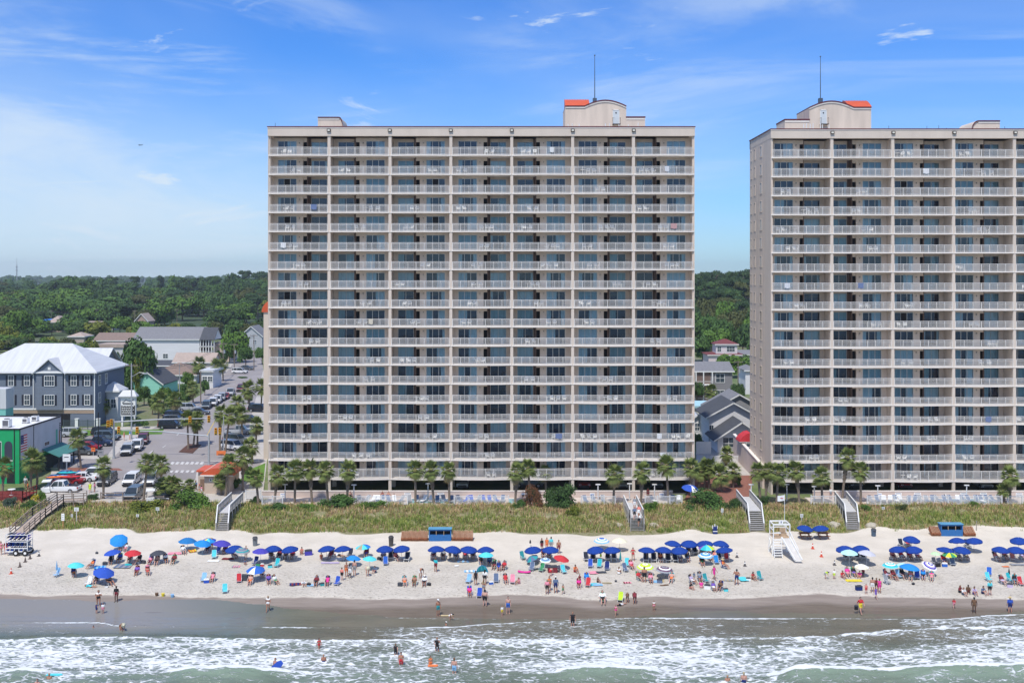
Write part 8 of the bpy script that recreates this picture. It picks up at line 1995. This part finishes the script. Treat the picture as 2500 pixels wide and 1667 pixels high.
PALMS = [ # px, base py, crown py, size, place phrase
 (75, 1197, 1122, 1.35, 'in front of the green bar, larger'), (90, 1192, 1128, 1.1, 'in front of the green bar, right behind larger one'), (6, 1205, 1140, 1.15, 'at the left edge by the red deck'), (198, 1144, 1069, 1.15, 'on the brick corner by the bar'), (252, 1218, 1137, 1.15, 'leaning in the car park edge, by rail fence'),
 (350, 1224, 1130, 1.25, 'tallest beside the white car'), (395, 1185, 1133, 1.2, 'right of the white front-facing car'), (460, 1097, 1022, 1.0, 'on the street island, left'), (472, 1090, 1030, .95, 'on the street island, middle'), (482, 1084, 1020, .9, 'on the street island, right'), (252, 1030, 985, 1.1, 'before the porch of the grey house'), (266, 1020, 992, .9, 'by the monument sign'),
 (385, 1043, 977, 1.15, 'behind the left mast arm'), (430, 1020, 975, 1.0, 'beside the mint cottage'), (472, 985, 948, .9, 'by the white shop'), (487, 935, 890, .95, 'at the motel porch'), (525, 940, 895, .95, 'left of the far street'), (545, 930, 890, .8, 'at the far street corner'), (610, 1005, 950, 1.05, 'on the right pavement, far one'), (637, 1000, 945, 1.0, 'hard against the tower edge, highest'), (580, 1045, 985, 1.05, 'on right pavement, behind two others'),
 (592, 1068, 1012, 1.05, 'on right pavement above the silver pickup'), (537, 1100, 1010, 1.05, 'beside the right lamp pole, left one'), (550, 1103, 1014, 1.1, 'beside the right lamp pole, right one'), (625, 1080, 1038, 1.0, 'against the tower, middle height'), (617, 1130, 1088, 1.1, 'above the pavilion, right'), (592, 1200, 1115, 1.3, 'behind the red-roofed pavilion'), (550, 1212, 1135, 1.15, 'in front of the red-roofed pavilion'), (541, 1210, 1172, .9, 'short, in front of the pavilion wall'), (631, 1233, 1165, 1.1, 'by the white steps left of the tower'),
 (670, 1235, 1160, 1.2, 'first'), (719, 1235, 1148, 1.3, 'second'), (762, 1234, 1144, 1.1, 'third'), (801, 1232, 1145, 1.15, 'fourth'), (846, 1230, 1144, 1.2, 'fifth'), (1014, 1236, 1150, 1.15, 'first of the middle trio'), (1060, 1236, 1147, 1.1, 'second of the middle trio'), (1097, 1236, 1151, 1.1, 'third of the middle trio'), (1257, 1228, 1147, 1.15, 'left of the reddish bush'), (1294, 1226, 1141, 1.1, 'above the reddish bush'), (1334, 1205, 1155, .95, 'behind the tall dark bush'), (1497, 1233, 1157, 1.3, 'left of the second stairway'),
 (1564, 1231, 1148, 1.2, 'right of the second stairway'), (1633, 1235, 1139, 1.3, 'with thick trunk by the blue patio umbrella'), (1688, 1215, 1140, 1.15, 'behind the big bush'), (1719, 1196, 1138, 1.0, 'in the gap between towers, left'), (1730, 1198, 1140, 1.05, 'in the gap between towers, second'), (1762, 1203, 1157, 1.3, 'in the gap between towers, broad one'), (1790, 1195, 1150, 1.0, 'in the gap by the ramp wall'), (1773, 1135, 1108, .95, 'in front of the white porch'), (1735, 1000, 955, .9, 'before the grey two-storey house'),
 (1857, 1225, 1152, 1.1, 'at the right tower corner, left'), (1869, 1226, 1150, 1.0, 'at the right tower corner, second'), (1895, 1236, 1155, 1.25, 'at the right tower corner, third'), (1952, 1236, 1152, 1.2, 'left of the lifeguard flag'), (2008, 1236, 1164, 1.15, 'left of the rightmost stairway'), (2056, 1226, 1115, 1.15, 'tallest, at the rightmost stairway'), (2101, 1234, 1150, 1.15, 'right of the rightmost stairway'), (2467, 1238, 1165, 1.2, 'near the right edge'), (2452, 1237, 1200, .8, 'short, near the right edge'), (1705, 1200, 1150, 1.0, 'in the gap beside the tower wall'),
]
for i, (px, pyb, pyt, sz, ph) in enumerate(PALMS):
    Yb = None; p = G(px, pyb)
    if pyb >= 1228 and px > 640: p = Vector((X(px, 147.6), 147.6, 3.1))
    h = (pyb-pyt)*p.y/F*1.0; sz = sz*(p.y/F)*17*.95
    gp = 'palms by the pool' if ph in ('first', 'second', 'third', 'fourth', 'fifth') else None
    lab = 'palm %s of five at the left end of the pool wall' % ph if gp else 'palm '+ph
    if len(lab.split()) < 4: lab = 'fan '+lab
    T = thing('palm_tree', lab, 'palm tree', p, 0); T.rotation_euler = (R(4*math.sin(i*2.3)), R(5*math.sin(i*1.7)), 0)
    hk = (round(h*2)/2, i % 2)
    if hk not in _tr: _tr[hk] = palm_trunk(hk[0], i, i % 2 == 0)
    me, tp_ = _tr[hk]; t_ = mk('trunk', me, T); t_.scale = (1, 1, h/hk[0]); c = mk('crown', PALMC[i % 4], T, (tp_.x, tp_.y, h+.05), i*1.3, (sz*.95, sz*.95, sz*1.15))
    c.location = (tp_.x, tp_.y, h+.05)
# clump of short palms
p0 = G(420, 1222)
T = thing('palm_thicket', 'wide low clump of short fan palms behind the yellow-green bush', 'palm clump', p0)
rk = random.Random(2)
for i in range(9):
    x, y, h = rk.uniform(-2.1, 2.1), rk.uniform(-.5, 1.5), rk.uniform(.6, 3.6); h = min(h, 3.9-abs(x)*.9)
    mk('trunk', palm_trunk(max(.8, h), i, True)[0], T, (x, y, 0)); mk('crown', PALMC[i % 4], T, (x, y, max(.8, h)), i, .85)
# ================================================================ TREES
RT = random.Random(99)
def tree(p, w, h, leaf, kind, lab, group=None, seed=0):
    T = thing('pine_tree' if kind == 'pine' else 'broadleaf_tree', lab, 'tree', p, RT.uniform(0, 6.28), group)
    me = (PINE if kind == 'pine' else OAK)[seed % 4]; th = h*(.50 if kind == 'pine' else .12)
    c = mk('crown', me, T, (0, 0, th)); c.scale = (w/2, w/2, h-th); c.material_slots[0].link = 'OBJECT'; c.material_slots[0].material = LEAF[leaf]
    k_ = (kind, round(h/4))
    if k_ not in _tr:
        r = random.Random(seed); b = MB(); hh = 1.0; b.cone((0, 0, -.05), (.01, 0, .55), .030, .020, 8); b.cone((.01, 0, .55), (0, .01, .85), .020, .008, 6)
        for i in range(5): a = i*1.3; z = (.5 if kind == 'pine' else .22)+.07*i; b.cone((.008, 0, z), (.16*math.cos(a), .16*math.sin(a), z+.16), .012, .004, 5)
        _tr[k_] = b.mesh('trunk', M_PINEB if kind == 'pine' else M_BARK)
    t_ = mk('trunk', _tr[k_], T); t_.scale = (h, h, h)
LN = {'dark': 'dark green', 'deep': 'deep green', 'mid': 'mid green', 'bright': 'bright green', 'yellow': 'yellowish green', 'olive': 'olive green', 'blue': 'grey-green', 'brown': 'brownish'}
def zone(px, Y):
    if px > CX: return 'in the gap between the two towers'
    if Y < 300: return 'among the cottages left of the street'
    if Y < 470: return 'in the thicket behind grey house' if px < 320 else 'behind the white motel'
    a = 'front of the wood' if Y < 600 else ('middle of the wood' if Y < 760 else 'back of the wood')
    if px < 110: return a+' at the far left'
    if px < 240: return a+' above the white hipped roof'
    if px < 380: return a+' left of the motel'
    if px < 520: return a+' above the motel'
    return a+' beside the tower'
def tr_px(px, pyb, pyt, wpx, leaf, kind, lab=None, Yf=None):
    p = G(px, pyb) if Yf is None else Vector((X(px, Yf), Yf, zg(Yf))); s = F/p.y; h = p.z and (HC-(pyt-HOR)/s-p.z)
    lab = lab or '%s %s tree, %s' % (LN[leaf], 'pine' if kind == 'pine' else 'rounded', zone(px, p.y))
    tree(p, wpx/s, h, leaf, kind, lab, None, int(px) % 4)
for a in ((330, 905, 828, 118, 'mid', 'oak', 'big mid green tree in front of the white motel', 262), (272, 960, 868, 60, 'deep', 'oak', 'dark round tree right of the rear wing gable', 245), (335, 920, 872, 32, 'yellow', 'oak', 'small tree with yellowing leaves below the big mid green one', 258), (297, 1000, 925, 60, 'mid', 'oak', 'mid green tree between the grey house and mint cottage', 236),
  (572, 915, 815, 76, 'bright', 'oak', 'bright green tree at the end of the street', 345), (600, 930, 850, 40, 'mid', 'oak', 'mid green tree beside the pale utility pole', 330), (48, 850, 762, 74, 'bright', 'oak', 'tall bright tree rising from the thicket at far left', 430), (15, 860, 800, 60, 'yellow', 'oak', 'yellowish tree at the left edge of the thicket', 400), (222, 880, 830, 40, 'yellow', 'oak', 'flowering pale tree left of the brown-roofed annex', 340),
  (400, 1035, 1000, 40, 'deep', 'oak', 'small dark tree behind the left mast arm', 225), (545, 990, 950, 30, 'mid', 'oak', None, 285), (590, 960, 920, 34, 'mid', 'oak', None, 300), (520, 960, 925, 30, 'bright', 'oak', 'small bright tree beside the parked cars up the street', 290), (450, 1010, 965, 36, 'mid', 'oak', 'mid green tree left of the white shop', 245),
  (1715, 900, 825, 60, 'mid', 'oak', 'mid green tree left of the pink cupola house', 350), (1805, 920, 870, 80, 'bright', 'oak', 'bright green tree in front of the pink house, right', 300), (1745, 830, 775, 60, 'bright', 'oak', 'bright green tree behind the cupola house', 430), (1805, 850, 790, 50, 'deep', 'pine', 'dark pine beside distant pole', 420), (1842, 990, 930, 40, 'deep', 'oak', 'dark tree beside the right tower wall', 270),
  (1275, 0, 0, 0, None, None, None, 0)):
    px, pyb, pyt, w, lf, kd, lab, Yf = a
    if lf: tr_px(px, pyb, pyt, w, lf, kd, lab, Yf)
for px, pyb, h, w, lf in ((262, 985, 40, 30, 'mid'), (300, 962, 34, 34, 'bright'), (352, 990, 44, 40, 'mid'), (372, 1012, 46, 34, 'deep'), (402, 985, 40, 36, 'bright'), (415, 1000, 34, 30, 'mid'), (448, 975, 36, 30, 'mid'), (455, 945, 34, 34, 'bright'), (480, 925, 36, 34, 'deep'), (500, 965, 34, 26, 'mid'), (330, 1040, 20, 30, 'deep'), (352, 1044, 16, 26, 'mid'), (510, 905, 34, 40, 'mid'), (535, 900, 40, 40, 'deep'), (560, 885, 36, 44, 'bright'), (640, 890, 40, 34, 'mid'), (605, 985, 26, 26, 'mid'), (630, 1060, 24, 26, 'deep'), (560, 1130, 22, 26, 'mid'), (605, 1165, 26, 30, 'deep'), (575, 1195, 26, 30, 'mid'), (250, 1060, 16, 22, 'deep'), (140, 1060, 18, 20, 'mid'), (1700, 985, 50, 40, 'deep'), (1712, 950, 46, 30, 'mid'), (1800, 1000, 60, 40, 'deep'), (1700, 1090, 30, 26, 'mid'), (1722, 1180, 24, 26, 'deep'), (1800, 1190, 26, 26, 'mid'), (1770, 905, 40, 50, 'bright')): tr_px(px, pyb, pyb-h, w, lf, 'oak', '%s small leafy tree %s' % (LN[lf], 'between the towers' if px > CX else ('beside the street and cottages' if pyb < 1050 else 'at the edge of the paved street corner')))
# thicket behind the grey house
for i in range(46):
    px = RT.uniform(-40, 320); Y = RT.uniform(335, 500); pyt = lerp(842, 774, (Y-335)/165)+RT.uniform(-14, 10)
    if px > 200 and Y < 400: continue
    tr_px(px, 0, pyt, RT.uniform(45, 80), RT.choice(['mid', 'bright', 'mid', 'deep', 'bright', 'yellow', 'olive']), 'oak', None, Y)
for i in range(16): px = RT.uniform(330, 650); tr_px(px, 0, RT.uniform(778, 802), RT.uniform(50, 80), RT.choice(['mid', 'bright', 'deep', 'yellow', 'olive']), 'oak', None, RT.uniform(425, 480))
# the wood
crest = [(-60, 690), (60, 688), (100, 690), (140, 674), (250, 674), (380, 678), (470, 676), (560, 666), (600, 661), (660, 663)]
n = 0; i = 0
while n < 190 and i < 3000:
    i += 1; Y = 525+375*RT.random()**.9; px = RT.uniform(-70, 680)
    t = (Y-525)/375; pyt = lerp(752, curve(crest, px)+4, t**.8)+RT.uniform(-9, 11)
    zt = HC-(pyt-HOR)*Y/F; h = zt-zg(Y)
    if h < 6: continue
    kind = 'pine' if (t > .45 and RT.random() < .6) or RT.random() < .2 else 'oak'
    lf = RT.choice(['dark', 'dark', 'deep', 'deep', 'mid', 'olive']) if kind == 'pine' else RT.choice(['mid', 'bright', 'deep', 'mid', 'bright', 'olive', 'mid', 'yellow' if RT.random() < .3 else 'deep'])
    tr_px(px, 0, pyt, RT.uniform(60, 98)*(1 if t < .5 else .75), lf, kind, None, Y); n += 1
for px, pyt, w in ((598, 660, 40), (575, 664, 36), (632, 662, 44), (392, 672, 22), (330, 674, 30), (172, 673, 40), (150, 678, 34), (215, 676, 40), (270, 676, 44), (470, 679, 40), (520, 674, 40), (650, 668, 40)): tr_px(px, 0, pyt, w, 'dark', 'pine', None, 905+px % 7*4)
for i in range(50):
    t = (i+.5)/50; Y = lerp(365, 640, t); px = RT.uniform(1680, 1850); pyt = lerp(800, 668, min(1, t*1.25))+RT.uniform(-8, 8)
    tr_px(px, 0, pyt, RT.uniform(50, 80), RT.choice(['dark', 'deep', 'dark', 'olive'] if t > .4 else ['mid', 'deep', 'bright', 'olive']), 'pine' if t > .4 else 'oak', None, Y)
for px, pyt in ((1752, 660), (1738, 664), (1775, 661), (1815, 659), (1792, 666), (1712, 672)): tr_px(px, 0, pyt, 52, 'dark', 'pine', None, 640+px % 5*6)
# far-off wood read as one mass
b = MB(); rf = random.Random(6)
for i in range(1500):
    Y = (930+2300*rf.random()**1.3) if i > 330 else rf.uniform(420, 900); xx = rf.uniform(-.56, .56)*Y; h = rf.uniform(11, 22)
    if -.235*Y < xx < .17*Y and rf.random() < .8: continue
    if Y < 920 and (xx < -.2*Y or .16*Y < xx < .245*Y): continue
    z = zg(Y); w = rf.uniform(9, 15)*(1+(Y-900)/2500); q = Vector((xx, Y, z+h*.5)); k_ = len(b.v); b.ball(q, w*.5, 0, 8, 6, (1, 1, h/w*.95)); c_ = rf.choice(((.05, .10, .04), (.035, .075, .03), (.07, .12, .04)))
    for j in range(k_, len(b.v)): v = Vector(b.v[j]); b.v[j] = tuple(v+(v-q)*.35*noise.noise(v*.22))
    for _ in range(26):
        d = Vector((rf.gauss(0, 1), rf.gauss(0, 1)-.5, abs(rf.gauss(0, 1))*.9)).normalized(); e = q+Vector((d.x*w*.52, d.y*w*.52, d.z*h*.5)); t = Vector((rf.uniform(-1, 1), rf.uniform(-1, 1), rf.uniform(-1, 1))); s_ = Vector((rf.uniform(-1, 1), rf.uniform(-1, 1), rf.uniform(-1, 1))); b.add([e-t, e+s_, e+t, e-s_], [(0, 1, 2, 3)], 0)
o = b.build('distant_wood', leafmat('leaf_far', (.045, .09, .035)), None, None, False); tag(o, kind='stuff')
# ================================================================ CARS
M_TYRE = mat((.02, .02, .021), .9, .05, 3, name='tyre'); M_RIM = mat((.45, .46, .47), .35, .05, 3, metal=.6, name='rim'); M_CGL = mat((.02, .028, .035), .05, 0, spec=.9, name='car_glass'); M_TAIL = mat((.35, .01, .01), .3, 0, name='tail_lens'); M_HEAD = mat((.75, .77, .80), .15, 0, name='head_lens'); M_TRIMB = mat((.03, .03, .032), .6, 0, name='car_trim')
def paint(c): return mat(c, .28, .02, 1, spec=.6, name='car_paint')
def loft(sec, m=0):
    """sections: (y, [(halfwidth,z)...]) closed body"""
    b = MB(); n = len(sec[0][1]); vs = []
    for y, ring in sec:
        vs += [(w, y, z) for w, z in ring]+[(-w, y, z) for w, z in reversed(ring)]
    k_ = 2*n; fs = []
    for i in range(len(sec)-1):
        for j in range(k_): fs.append((i*k_+j, i*k_+(j+1) % k_, (i+1)*k_+(j+1) % k_, (i+1)*k_+j))
    fs += [tuple(range(k_)), tuple(range((len(sec)-1)*k_, len(sec)*k_))]
    b.add(vs, fs, m); return b
def car_parts(kind):
    W = .93 if kind != 'sedan' else .90; g = .28 if kind != 'sedan' else .2; hood = .98 if kind != 'sedan' else .82; belt = hood+.08; roof = 1.78 if kind == 'suv' else (1.82 if kind == 'pickup' else 1.44); L_ = 2.35 if kind != 'pickup' else 2.75
    def ring(w, z0, z1): return [(w*.86, z0), (w, z0+.14), (w, z0+(z1-z0)*.6), (w*.95, z1)]
    sec = [(-L_, ring(W*.86, g+.1, hood*.78)), (-L_+.12, ring(W*.95, g, hood*.92)), (-L_+.9, ring(W, g, hood)), (-L_+1.25, ring(W, g, belt)), (L_-.5, ring(W, g, belt+.03)), (L_-.12, ring(W*.96, g, belt-.02)), (L_, ring(W*.9, g+.12, belt-.15))]
    body = loft(sec)
    a0, a1, b1, b0 = {'suv': (-1.35, -.75, L_-.35, L_-.12), 'sedan': (-1.15, -.45, .85, 1.6), 'pickup': (-1.35, -.8, .55, .85)}[kind]
    gr = lambda w, z0, z1: [(w, z0), (w*.98, z0+.05), (w*.90, z1-.06), (w*.84, z1)]
    cab = loft([(a0, gr(W*.93, belt-.02, belt+.03)), (a1, gr(W*.93, belt-.02, roof-.04)), ((a1+b1)/2, gr(W*.93, belt-.02, roof)), (b1, gr(W*.93, belt-.02, roof-.05)), (b0, gr(W*.9, belt-.02, belt+.06))])
    rf_ = loft([(a1-.05, [(W*.80, roof-.05), (W*.80, roof-.03), (W*.79, roof-.02), (W*.76, roof-.01)]), ((a1+b1)/2, [(W*.81, roof-.03), (W*.81, roof-.01), (W*.80, roof+.01), (W*.77, roof+.025)]), (b1+.05, [(W*.80, roof-.06), (W*.80, roof-.04), (W*.79, roof-.03), (W*.76, roof-.015)])])
    pil = MB()
    for s in (-1, 1):
        pil.bar((s*W*.92, a0, belt), (s*W*.80, a1, roof-.02), .07); pil.bar((s*W*.92, b0, belt), (s*W*.80, b1, roof-.03), .09)
        for y in ((a1+b1)/2, b1-.35 if kind == 'suv' else b1): pil.bar((s*W*.94, y, belt), (s*W*.82, y, roof-.03), .08)
    tr = MB(); tr.box(-W*.7, W*.7, -L_-.02, -L_+.1, g+.22, hood*.72, 0); tr.box(-W*.9, W*.9, -L_-.04, -L_+.3, g+.02, g+.2, 0); tr.box(-W*.9, W*.9, L_-.3, L_+.04, g+.02, g+.2, 0); tr.box(-.26, .26, L_+.0, L_+.03, .62, .75, 1)
    for s in (-1, 1): tr.box(s*(W+.08)-.09, s*(W+.08)+.09, a0+.35, a0+.48, belt+.02, belt+.17, 0)
    if kind == 'pickup': tr.box(-W*.85, W*.85, .95, L_-.12, belt+.025, belt+.04, 0)
    hl = MB(); hl.box(-.18, .18, -.03, .12, -.08, .08); wh = MB(); wh.cone((-.12, 0, 0), (.12, 0, 0), .35, .35, 18)
    rm = MB(); rm.cone((-.13, 0, 0), (.13, 0, 0), .21, .21, 12); rm.cone((-.135, 0, 0), (.135, 0, 0), .06, .06, 8)
    return dict(body=(append(body, pil, (0, 0, 0)), body)[1].mesh('body', M_WHITE, False), glass=cab.mesh('windows', M_CGL), roof=rf_.mesh('roof', M_WHITE), trim=tr.mesh('trim', [M_TRIMB, M_WHITE]), hl=hl.mesh('headlight', M_HEAD), tl=hl.mesh('taillight', M_TAIL), wh=wh.mesh('tyre', M_TYRE), rim=rm.mesh('rim', M_RIM), W=W, L=L_, hood=hood, belt=belt)
CP = {k_: car_parts(k_) for k_ in ('sedan', 'suv', 'pickup')}
def car(p, kind, col, rz, lab, group=None, cat='car'):
    d = CP[kind]; T = thing('parked_car' if kind != 'pickup' else 'pickup_truck', lab, 'pickup truck' if kind == 'pickup' else cat, p, rz, group); m = paint(col)
    for nm, key in (('body', 'body'), ('roof', 'roof')):
        o = mk(nm, d[key], T); o.material_slots[0].link = 'OBJECT'; o.material_slots[0].material = m
    mk('windows', d['glass'], T); mk('trim', d['trim'], T)
    for s in (-1, 1):
        mk('headlight', d['hl'], T, (s*d['W']*.72, -d['L']+.03, d['hood']*.76)); q = mk('taillight', d['tl'], T, (s*d['W']*.80, d['L']-.08, d['belt']-.22)); q.scale = (.6, 1, 1.6)
        for y in (-d['L']*.64, d['L']*.62): w = mk('wheel', d['wh'], T, (s*(d['W']-.08), y, .35)); mk('rim', d['rim'], w)
WH = (.72, .72, .72); SV = (.40, .42, .44); BK = (.015, .016, .02); GY = (.10, .11, .12); NB = (.02, .035, .08); RD = (.30, .012, .02); MR = (.14, .02, .03); BL = (.03, .12, .30); SL = (.09, .13, .17)
FR = 0.35
for px, py, k_, c, rz, lab in (
 (201, 1109, 'sedan', GY, R(90), 'charcoal sedan side-on, nearest in the side lot'), (214, 1098, 'sedan', RD, R(90), 'red sedan behind the charcoal sedan'), (240, 1088, 'pickup', NB, R(88), 'dark navy pickup in the side lot'), (262, 1074, 'suv', SL, R(88), 'slate station wagon behind the navy pickup'), (255, 1064, 'suv', BK, R(88), 'black car at the back of the side lot'),
 (311, 1108, 'suv', SV, R(12), 'silver off-road car waiting at the traffic light'), (334, 1098, 'suv', WH, R(12), 'white car behind the silver off-road car'), (349, 1082, 'suv', MR, R(14), 'maroon car with pale roof behind the white one'), (417, 1046, 'suv', BK, R(92), 'black SUV side-on beyond the mast arm'), (425, 1034, 'suv', GY, R(92), 'dark grey car beyond the black SUV'), (430, 1022, 'suv', NB, R(92), 'dark car furthest in the hotel lot'),
 (504, 997, 'suv', SL, R(10), 'dark blue-grey car leading the parked row up the street'), (520, 990, 'suv', WH, R(10), 'first white car in the row up the street'), (531, 983, 'suv', WH, R(10), 'second white car in the row up the street'), (541, 977, 'suv', SV, R(10), 'silver car in the row up the street'), (550, 973, 'sedan', RD, R(10), 'red car at the end of the street row'), (563, 965, 'pickup', SV, R(8), 'silver pickup higher up the street'),
 (632, 1005, 'suv', BK, R(80), 'black car half hidden by the tower, upper'), (584, 1060, 'pickup', SV, R(95), 'silver pickup on the right pavement'), (568, 1098, 'suv', WH, R(60), 'white car behind the lamp pole'), (230, 1168, 'suv', WH, R(-88), 'white SUV side-on in the beach car park'), (198, 1175, 'sedan', WH, R(-80), 'white sedan beside the kayak rack'), (168, 1182, 'sedan', RD, R(-88), 'red car in front of the white sedan'), (155, 1172, 'sedan', BL, R(-85), 'blue car behind the red one'),
 (150, 1202, 'pickup', WH, R(-90), 'white pickup side-on at the front of the car park'), (322, 1182, 'suv', WH, R(4), 'white SUV facing the beach behind a palm'), (370, 1182, 'suv', SV, R(6), 'white and black off-road car between two palms'), (327, 1217, 'suv', SL, R(2), 'slate blue car facing the beach behind the rail fence'), (404, 1220, 'sedan', BK, R(10), 'black car hidden behind low palms'),
 (462, 1003, 'suv', SV, R(95), 'silver car parked under the street palms'), (485, 1012, 'sedan', GY, R(95), 'grey sedan parked under the street palms'), (575, 1082, 'suv', GY, R(70), 'grey car behind the white one near the lamp pole'), (608, 1030, 'sedan', BK, R(88), 'black sedan beside the tower palms'), (262, 1182, 'suv', GY, R(3), 'grey SUV parked alone in the car park middle'), (180, 1066, 'suv', SV, R(90), 'silver car behind the bar roof edge'), (588, 955, 'suv', MR, R(8), 'maroon car farther up the street right side'), (585, 912, 'suv', WH, R(90), 'white car in the far lot beyond the street'), (600, 903, 'sedan', GY, R(90), 'grey car in the far lot beyond the street'), (30, 1030, 'suv', SV, R(90), 'silver car under the grey house, left'), (80, 1030, 'suv', GY, R(90), 'grey car under the grey house, right')):
    car(G(px, py)+Vector((0, 0, .03)), k_, c, rz, lab)
for px, c, k_, rz, lab in ((1130, SV, 'suv', 0, 'silver car in the garage of the left tower'), (1290, SL, 'suv', R(90), 'slate car side-on in the garage of the left tower'), (1425, RD, 'suv', 0, 'red car in the garage of the left tower'), (1515, SV, 'sedan', 0, 'pale car in the garage of the left tower, right of the red one'), (1600, SL, 'suv', 0, 'dark car in the garage at the right end of left tower'), (2200, RD, 'suv', 0, 'red car in the garage of the right tower'), (2395, SV, 'sedan', 0, 'pale car in the garage of the right tower'), (2080, GY, 'suv', 0, 'grey car in the garage of right tower, left bay')):
    car(Vector((X(px, 158.5), 158.5, zg(158)+.06)), k_, c, rz, lab)
def kayak(p, c, lab, rz=0):
    T = thing('kayak', lab, 'kayak', p, rz); b = MB(); n = 12
    for i in range(n):
        t0, t1 = i/n*2-1, (i+1)/n*2-1; f = lambda t: .36*(1-abs(t)**2.2)+.02
        b.cone((t0*1.6, 0, .12*t0*t0), (t1*1.6, 0, .12*t1*t1), f(t0), f(t1), 8, 0, i in (0, n-1))
    b.v = [(v[0], v[1], v[2]*.5) for v in b.v]; b.build('hull', cm(c), T, smooth=True); b = MB(); b.cone((0, 0, .12), (0, 0, .2), .24, .22, 10); b.build('cockpit', M_TRIMB, T)
for i, (px, py, c) in enumerate(((150, 1181, 'azure'), (160, 1185, 'red'), (168, 1176, 'turquoise'), (178, 1188, 'red'), (140, 1190, 'orange'))):
    p = G(px, py); kayak((p.x, p.y-.5, p.z+1.35+.1*i), c, '%s kayak stacked among parked cars in the car park' % c, .1*i)
Y = 1400; q = P(343, 355, Y); T = thing('aeroplane', 'tiny aeroplane flying low over the left horizon', 'aeroplane', q); b = MB(); b.path([(-2.8, 0, 0), (-2.2, 0, .1), (1.5, 0, .2), (2.8, 0, .5)], [.1, .5, .4, .1], 8); b.build('fuselage', M_TRIMB, T); b = MB(); b.box(-1.0, .2, -4.5, 4.5, .35, .5); b.box(2.3, 2.9, -1.4, 1.4, .5, .6); b.box(2.3, 2.9, -.08, .08, .5, 1.4); b.build('wings', M_TRIMB, T)
def cart(px, py, lab):
    p = G(px, py); T = thing('golf_cart', lab, 'golf cart', p, .3); b = MB(); b.box(-.6, .6, -1.1, 1.1, .25, .5); b.box(-.55, .55, -.1, .5, .5, .85); b.box(-.55, .55, -1.1, -.8, .5, .9); b.build('body', M_WHITE, T); b = MB(); b.box(-.62, .62, -.9, 1.0, 1.8, 1.87); b.build('roof', M_WHITE, T)
    b = MB(); [b.bar((x, y, .5), (x*.95, y*.9, 1.8), .05) for x in (-.55, .55) for y in (-.9, 1.0)]; b.build('posts', M_TRIMB, T)
    for x in (-.5, .5):
        for y in (-.75, .75): b = MB(); b.cone((x-.1, y, .24), (x+.1, y, .24), .24, .24, 12); b.build('wheel', M_TYRE, T)
cart(114, 1203, 'white golf cart in front of the white pickup'); cart(368, 1226, 'white golf cart behind the low rail fence')
# ================================================================ AIR
b = MB(); b.box(-2600, 2600, -60, 3600, -4.0, 75)
hz_m = bpy.data.materials.new('haze'); hz_m.use_nodes = True; t = hz_m.node_tree; t.nodes.clear()
o_ = t.nodes.new('ShaderNodeOutputMaterial'); v_ = t.nodes.new('ShaderNodeVolumePrincipled'); v_.inputs['Density'].default_value = .00014; v_.inputs['Color'].default_value = (.93, .96, 1, 1); v_.inputs['Anisotropy'].default_value = .3
t.links.new(v_.outputs[0], o_.inputs['Volume'])
tag(b.build('haze', hz_m), kind='stuff')
finish_labels()

for o in THINGS:
    if len(o.get('label', '').replace('-', ' ').split()) > 16 or len(o.get('label', '').split()) < 4: print('LABEL', o.name, o.get('label'))
